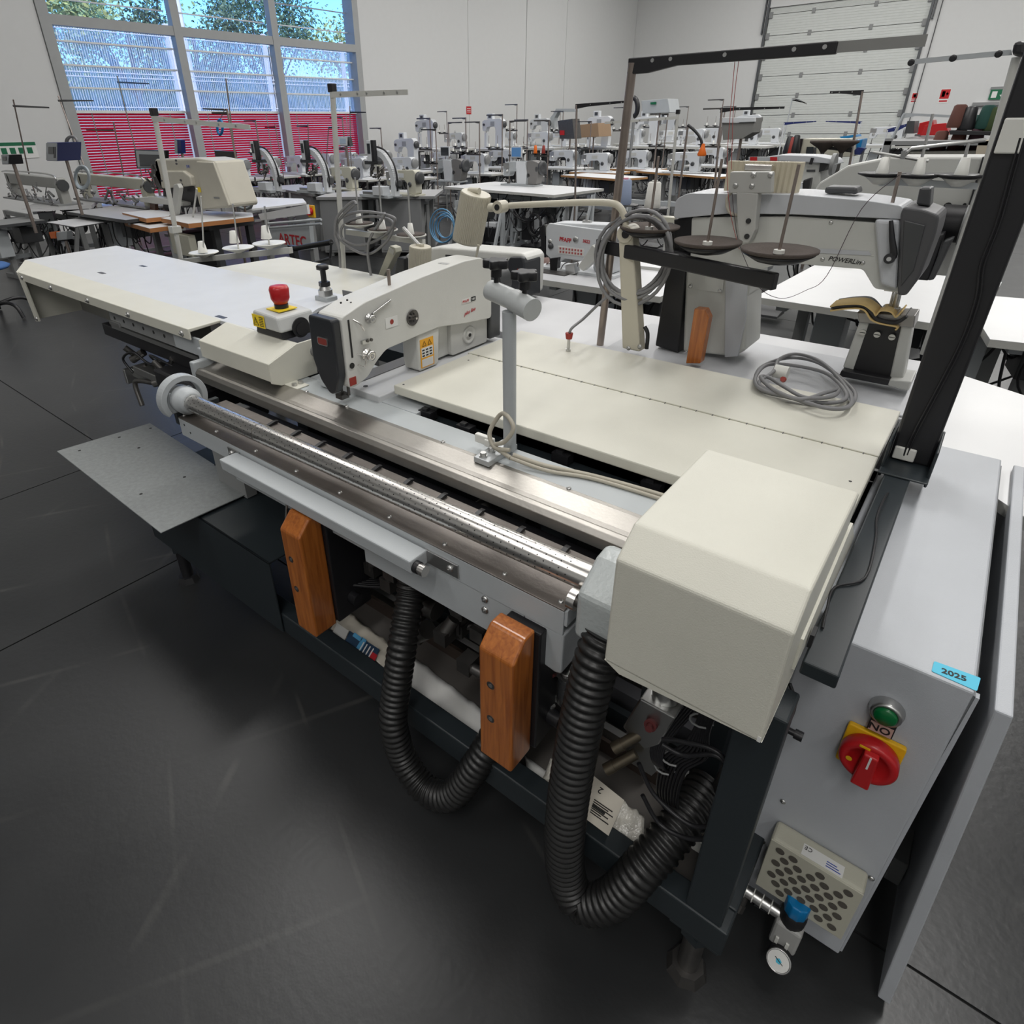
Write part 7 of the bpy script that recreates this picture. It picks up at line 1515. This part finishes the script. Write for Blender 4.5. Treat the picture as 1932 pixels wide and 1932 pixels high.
# ---- far rows of white machines
rows = []
FAR = [ # px, py, proto, tableproto, stand, label
 (770, 322, PP, TW, SG, 'tall white post-bed machine left of the far row, below the bare wall'), (762, 334, PW, TW, None, 'white machine directly below the tall post-bed machine'),
 (836, 318, PW, TW, SG, 'white machine behind the black screen'), (860, 306, PW, TW, None, 'white machine one row behind the black screen'), (822, 300, PP, TW, SG, 'white post-bed machine at the back, left of the red wall sign'),
 (897, 326, PW, TW, SG, 'white machine between the two grey machines'), (912, 308, PP, TW, SG, 'white post-bed machine right below the red wall sign'), (948, 316, PW, TW, SG, 'white machine left of the blue screen, second row'),
 (955, 300, PW, TW, None, 'white machine in the back row between the wall joints'), (1004, 308, PW, TW, SG, 'white machine behind the blue screen'), (1018, 296, PP, TW, SG, 'white post-bed machine at the back behind the blue screen'),
 (1062, 316, PW, TW, SG, 'white machine left of the black-armed thread stand'), (1052, 302, PW, TW, None, 'white machine in the back row left of the black-armed stand'), (1124, 324, PW, TO, None, 'white machine on a wood-edged table just left of the tall steel tube'),
 (1128, 306, PP, TW, SG, 'white post-bed machine behind the wood-edged table left of the steel tube'), (1100, 298, PW, TW, None, 'white machine in the back row left of the steel tube'), (1196, 318, PW, TO, SG, 'white machine just right of the tall steel tube'),
 (1215, 304, PP, TW, None, 'white post-bed machine one row behind, right of the steel tube'), (1190, 296, PW, TW, SG, 'white machine in the back row right of the steel tube'), (1290, 326, PW, TO, SG, 'white machine with black hose on the wood-edged table near the cream stand'),
 (1262, 302, PW, TW, None, 'white machine behind the cream stand pole'), (1300, 306, PW, TW, SG, 'white machine behind the one with the black hose'), (1338, 312, PW, TW, None, 'white machine left of the long black-armed stand'),
 (1250, 292, PP, TW, SG, 'white post-bed machine in the last row behind the cream stand'), (1330, 298, PW, TW, SG, 'white machine in the last row left of the roller door'), (1390, 306, PW, TW, None, 'white machine above the corrugated box'),
 (1402, 296, PP, TW, None, 'white post-bed machine in the last row at the roller door left rail'), (1440, 300, PW, TW, None, 'white machine behind the red reflectors'), (700, 330, PW, TW, SG, 'white machine in front of the window right jamb'), (718, 316, PW, TW, None, 'white machine behind, beside the window right jamb'),
 (560, 322, PW, TW, None, 'white machine before the right window bay, left one'), (592, 318, PW, TW, SG, 'white machine before the right window bay, beside the mullion'), (630, 326, PBG, TW, None, 'beige machine before the right window bay'), (655, 318, PW, TW, None, 'white machine before the right window bay, right one'),
 (530, 318, PW, TW, None, 'white machine before the middle window bay'), (478, 330, PW, TW, SG, 'white machine behind the pale hose coil'), (672, 336, PW, TW, None, 'white machine left of the red-white display'),
 (430, 322, PW, TW, None, 'white machine behind the big beige automat, right side'), (1660, 306, PW, TW, None, 'white machine in front of the red clutter at right'), (1820, 300, PW, TW, None, 'white machine below the exit sign'),
]
for (x, y, pr_, tp, sp, lab) in FAR:
    p = Zp(x, y, .8)
    if p.x < XW + 1.0 or p.y > YW - .8:
        f = 1.0
        d = ray(x, y); k1 = (XW + 1.0) / d.x if d.x < 0 else 1e9; k2 = (YW - 1.0) / d.y; k = min(k1, k2); p = Vector((d.x * k, d.y * k, .8))
    for (dx_, dy_) in ((0, 0), (0, .3), (0, -.3), (.35, 0), (-.35, 0), (0, .6), (0, -.6), (.5, .6), (-.5, .6), (0, .9), (.6, -.6), (0, 1.2), (.7, 1.0), (-.7, 1.0), (0, 1.6), (1.0, 0), (-1.0, 0), (0, -1.2)):
        R_ = (p.x + dx_ - .49, p.x + dx_ + .59, p.y + dy_ - .24, p.y + dy_ + .36)
        if R_[0] < XW + .1 or R_[3] > YW - .15: continue
        if all(R_[1] < q_[0] or R_[0] > q_[1] or R_[3] < q_[2] or R_[2] > q_[3] for q_ in RECTS): break
    RECTS.append(R_); p = Vector((p.x + dx_, p.y + dy_, p.z))
    up = 1.0
    if y <= 308: up = 1.42
    hsh = (x * 7 + y * 13) % 10
    place(pr_, (p.x, p.y, .8 * up), 0, lab, None, 1.25 + .02 * (hsh % 5))
    tt_ = place(tp, (p.x + .05, p.y + .06, 0), 0, 'table under ' + lab.replace('white ', '', 1), None); tt_.scale = (1, 1, up)
    if sp is not None: place(sp, (p.x + .52, p.y + .2, .8 * up), 180, 'stand beside ' + lab.replace('white ', '', 1), None, (.8 if up > 1 else .92) + .03 * hsh)
# ---- storage clutter on the right before the wall
cy0 = 7.5
def clutter(nm, label, cat, px, m, Y=cy0, d=.3, bev=.01): return pbox(nm, label, cat, px, Y, d, m)
clutter('red_crate', 'red plastic crate behind the silver pipe stand, rear one', 'crate', [(1735, 232), (1760, 226), (1765, 250), (1730, 254)], RED, cy0 + .6); clutter('red_crate', 'larger red plastic crate in front of the rear red crate', 'crate', [(1745, 236), (1785, 232), (1790, 255), (1735, 256)], RED)
clutter('black_chair_back', 'black padded chair back left of the red crates', 'chair', [(1712, 228), (1726, 228), (1724, 252), (1706, 252)], DGREY); clutter('black_bag', 'black bag lying below the silver pipe stand', 'bag', [(1692, 262), (1725, 262), (1732, 275), (1688, 276)], BLACK)
for i, (x, y, m_, lb) in enumerate(((1802, 236, mat('brown_thread', (.1, .04, .03), .9), 'brown thread cone behind the red crates'), (1822, 240, BLACK, 'tall black thread cone near the exit sign'), (1855, 238, mat('dark_green_thread', (.01, .05, .04), .9), 'dark green thread cone near the exit sign'), (1868, 242, mat('olive_thread', (.03, .05, .015), .9), 'olive thread cone beside the black mast'),
        (1768, 284, mat('brown_thread', (.1, .04, .03), .9), 'brown thread cone on the cream shelf, left one'), (1802, 282, mat('brown_thread', (.1, .04, .03), .9), 'brown thread cone on the cream shelf, middle one'), (1835, 280, mat('plum_thread', (.06, .03, .04), .9), 'plum thread cone on the cream shelf, right one'))):
    Y = cy0 - .5; q = Yp(x, y, Y); t = thing('thread_cone', lb, 'thread cone', q); MB().lathe([(.055, -.02), (.06, .0), (.045, .14), (.03, .15)], q, Z1, 16).build('cone', m_, t)
clutter('cream_shelf', 'long cream shelf with thread cones behind the pale panel', 'shelf', [(1705, 286), (1850, 284), (1870, 296), (1700, 300)], CREAM, 6.8, .5); clutter('beige_box', 'beige box at the right end of the cream shelf', 'box', [(1845, 268), (1880, 262), (1872, 292), (1840, 292)], mat('beige_card', (.42, .37, .29), .8), 6.6, .3)
clutter('teal_bag', 'dark teal bag behind the black thread cone', 'bag', [(1835, 218), (1858, 215), (1862, 240), (1832, 242)], mat('teal_fabric', (.02, .08, .07), .8), cy0 + .4); clutter('dark_rack', 'dark rack bar below the thread cones near the exit sign', 'rack', [(1790, 246), (1885, 248), (1884, 256), (1792, 254)], BLACK, cy0 - .6, .2)
stf = thing('storage_rack', 'dark storage rack standing behind the right-hand clutter', 'rack', (Yp(1790, 300, cy0).x, cy0 + .3, 0))
xa_, xb_ = Yp(1690, 300, cy0).x, Yp(1890, 300, cy0).x
for zz in (.5, Yp(1790, 256, cy0).z - .02): MB().box(xa_, xb_, cy0 - .9, cy0 + .9, zz - .03, zz).build('shelf_board', MGREY, stf)
for x in (xa_, xb_ - .05):
    for y in (cy0 - .9, cy0 + .85): MB().box(x, x + .05, y, y + .05, 0, 1.5).build('upright', MGREY, stf)
# centre-back clutter: press column, ducts, cloth
pbox('grey_duct', 'grey bent exhaust duct on the wall behind the machines', 'duct', [(1043, 216), (1049, 205), (1085, 205), (1085, 211), (1052, 211), (1046, 222), (1046, 250), (1038, 250), (1038, 222)], 17, .2, LGREY)
pbox('press_column', 'grey steel press with vertical rods left of the tall steel tube', 'press', [(1052, 228), (1080, 224), (1084, 262), (1076, 262), (1056, 262)], 13, .3, IRON, (('red_panel', [(1056, 246), (1064, 246), (1064, 255), (1056, 255)], -.02, .02, RED),), post=0.0)
pbox('brown_box', 'brown cardboard box on the machines left of the tall steel tube', 'box', [(1088, 236), (1128, 232), (1130, 258), (1090, 260)], 14, .6, CARD, post=0.0)
pbox('grey_machine_box', 'pale grey wrapped machine unit with green label right of the tall steel tube', 'machine unit', [(1210, 190), (1260, 186), (1264, 212), (1212, 214)], 13, .5, LGREY, (('green_label', [(1227, 193), (1238, 192), (1238, 197), (1227, 197)], -.02, .01, GSIGN),), post=0.0)
q = Yp(1198, 202, 13); t = thing('cable_chain', 'black curved cable chain beside the pale wrapped unit', 'cable chain', q); MB().tube([Yp(1196 + 7 * math.sin(a), 202 - 17 * math.cos(a), 13) for a in [i * math.pi / 12 for i in range(13)]], .05, 6).build('chain', BLACK, t); MB().cyl((q.x, 13, 0), (q.x, 13, q.z - .25), .03, n=8).build('chain_post', MGREY, t)
pbox('grey_sack', 'grey cloth sack hanging above the corrugated box', 'sack', [(1362, 232), (1392, 232), (1424, 222), (1420, 250), (1400, 262), (1364, 264)], 8.4, .3, mat('grey_cloth', (.2, .2, .19), .9), post=0.0)
pbox('sack_frame', 'white rail with hooks above the grey cloth sack', 'rail', [(1356, 222), (1424, 222), (1424, 230), (1360, 232)], 8.38, .05, WHITEM)
q = Yp(1325, 285, 9); t = thing('spray_gun', 'orange nozzle on a black hose among the white machines', 'nozzle', q)
MB().lathe([(.05, -.06), (.06, -.04), (.03, .04), (.02, .09)], q, Z1, 12).build('orange_nozzle', ORANGE, t); MB().tube(spline([Yp(1325, 278, 9), Yp(1322, 262, 9), Yp(1312, 248, 9), Yp(1298, 236, 9)], 5), .02, 6).build('black_hose', BLACK, t); qq = Yp(1298, 236, 9); MB().cyl((qq.x, 9, 0), qq, .015, n=8).build('hose_post', TUBE, t)
# bare white table edges behind the lamp arm
table_px((1058, 330), (1170, 338), .7, .8, WHITE, WEDGE, 'sewing_table', 'wood-edged white table crossing behind the tall steel tube')
table_px((1200, 322), (1352, 334), .6, .8, WHITE, WEDGE, 'sewing_table', 'wood-edged white table with rounded end near the cream stand')
# under-table cabinets in the mid distance
pbox('under_cabinet', 'grey control cabinet with warning triangle left of the cream spool pole', 'cabinet', [(603, 378), (640, 380), (640, 470), (606, 474)], Zp(615, 372, .8).y + .1, .4, MGREY, (('upper_door', [(605, 381), (630, 382), (630, 406), (606, 406)], -.01, .01, mat('cabinet_door_grey', (.2, .205, .21), .45)), ('warning_triangle', [(616, 421), (622, 421), (619, 413)], -.012, .008, INK), ('black_window', [(616, 440), (628, 440), (628, 452), (617, 452)], -.012, .008, BLACK)))

# ---- underframes and machine gear on the floor below the tables
def gear(x, y, label, seed, w=.9, m=LGREY, h=.70, rz=0):
    t = thing('machine_underframe', label, 'machine frame', (x, y, 0)); rg = random.Random(seed)
    for sx in (-1, 1):
        MB().box(x + sx * w / 2 - .025, x + sx * w / 2 + .025, y - .03, y + .03, .05, h).build('leg', m, t); MB().box(x + sx * w / 2 - .03, x + sx * w / 2 + .03, y - .28, y + .28, 0, .05).build('foot', m, t)
        MB().prism([(y - .22, .06), (y - .17, .06), (y + .0, h - .1), (y - .05, h - .1)], x + sx * w / 2 - .015, x + sx * w / 2 + .015, 'x').build('brace', m, t)
    MB().box(x - w / 2, x + w / 2, y - .02, y + .02, .22, .27).build('stretcher', m, t); MB().box(x - w / 2, x + w / 2, y - .02, y + .02, h - .06, h).build('top_rail', m, t)
    for k in range(3):
        bx_ = x + rg.uniform(-w * .35, w * .2); bw = rg.uniform(.12, .26); bz = rg.uniform(.1, .42)
        MB().box(bx_, bx_ + bw, y - .2 + .1 * k, y - .05 + .1 * k, bz, bz + rg.uniform(.14, .3)).build('control_box', (WHITEM, DGREY, BLACK)[(k + seed) % 3], t, bev=.006)
    MB().cyl((x - .1, y + .12, .5), (x + .14, y + .12, .5), .08, n=18).build('motor', DGREY, t); MB().prism([(-.1 + y, .03), (y + .12, .03), (y + .12, .07), (y - .1, .05)], x - .2, x + .12, 'x').build('pedal', BLACK, t)
    c = MB()
    for k in range(8):
        a, b_ = x + rg.uniform(-w / 2, w / 2), x + rg.uniform(-w / 2, w / 2); z1, z2 = rg.uniform(.3, h), rg.uniform(.3, h)
        c.tube(spline([(a, y - .22, z1), ((a * 2 + b_) / 3, y - .25, min(z1, z2) - rg.uniform(.1, .25)), ((a + 2 * b_) / 3, y - .25, min(z1, z2) - rg.uniform(.05, .2)), (b_, y - .22, z2)], 5), .009, 5)
    for k in range(3): c.tube([(x + .15 + (.1 + .01 * k) * math.cos(a), y - .26, .38 + (.13 + .012 * k) * math.sin(a)) for a in [j * .3 for j in range(21)]], .009, 5, closed=True)
    tag(c.build('hanging_cables', BLACK, t), kind='stuff')
    return t
G0 = Zp(838, 352, .8); G1 = Zp(1045, 368, .8)
for k, lb in enumerate(('light metal underframe with cables at the left end below the long white table', 'light metal underframe with cables below the middle of the long white table', 'light metal underframe with cables at the right end below the long white table')):
    p = G0.lerp(G1, (.2, .5, .82)[k]); gear(p.x, p.y + .45, lb, 20 + k)
for k, (x, y, lb) in enumerate(((905, 470, 'light underframe with black boxes on the floor behind the drum lamp'), (1010, 470, 'light underframe with cables on the floor above the red keypad machine'), (1075, 430, 'light underframe with cables left of the tall steel tube'), (770, 470, 'grey underframe behind the brown foam dishes'),
        (1230, 470, 'light underframe seen right of the lamp elbow'), (150, 500, 'dark cabled underframe below the small white side plate'), (60, 490, 'dark cabled underframe at the left edge below the low table'), (240, 490, 'dark cabled underframe below the stepped wooden plates'))):
    p = Zp(x, y, .0)
    gear(p.x, p.y, lb, 40 + k, .85, MGREY if k > 4 or k == 3 else LGREY, .66)

_dead = [t for t in (PW, PG, PBG, PP, PA, TW, TO, SB, SG, SW_, SC_) if t.name not in first]
_kill = []
for t in _dead: _kill += list(t.children_recursive) + [t]
for o in _kill: bpy.data.objects.remove(o)
for o in COL.objects:
    if 'used' in o: del o['used']
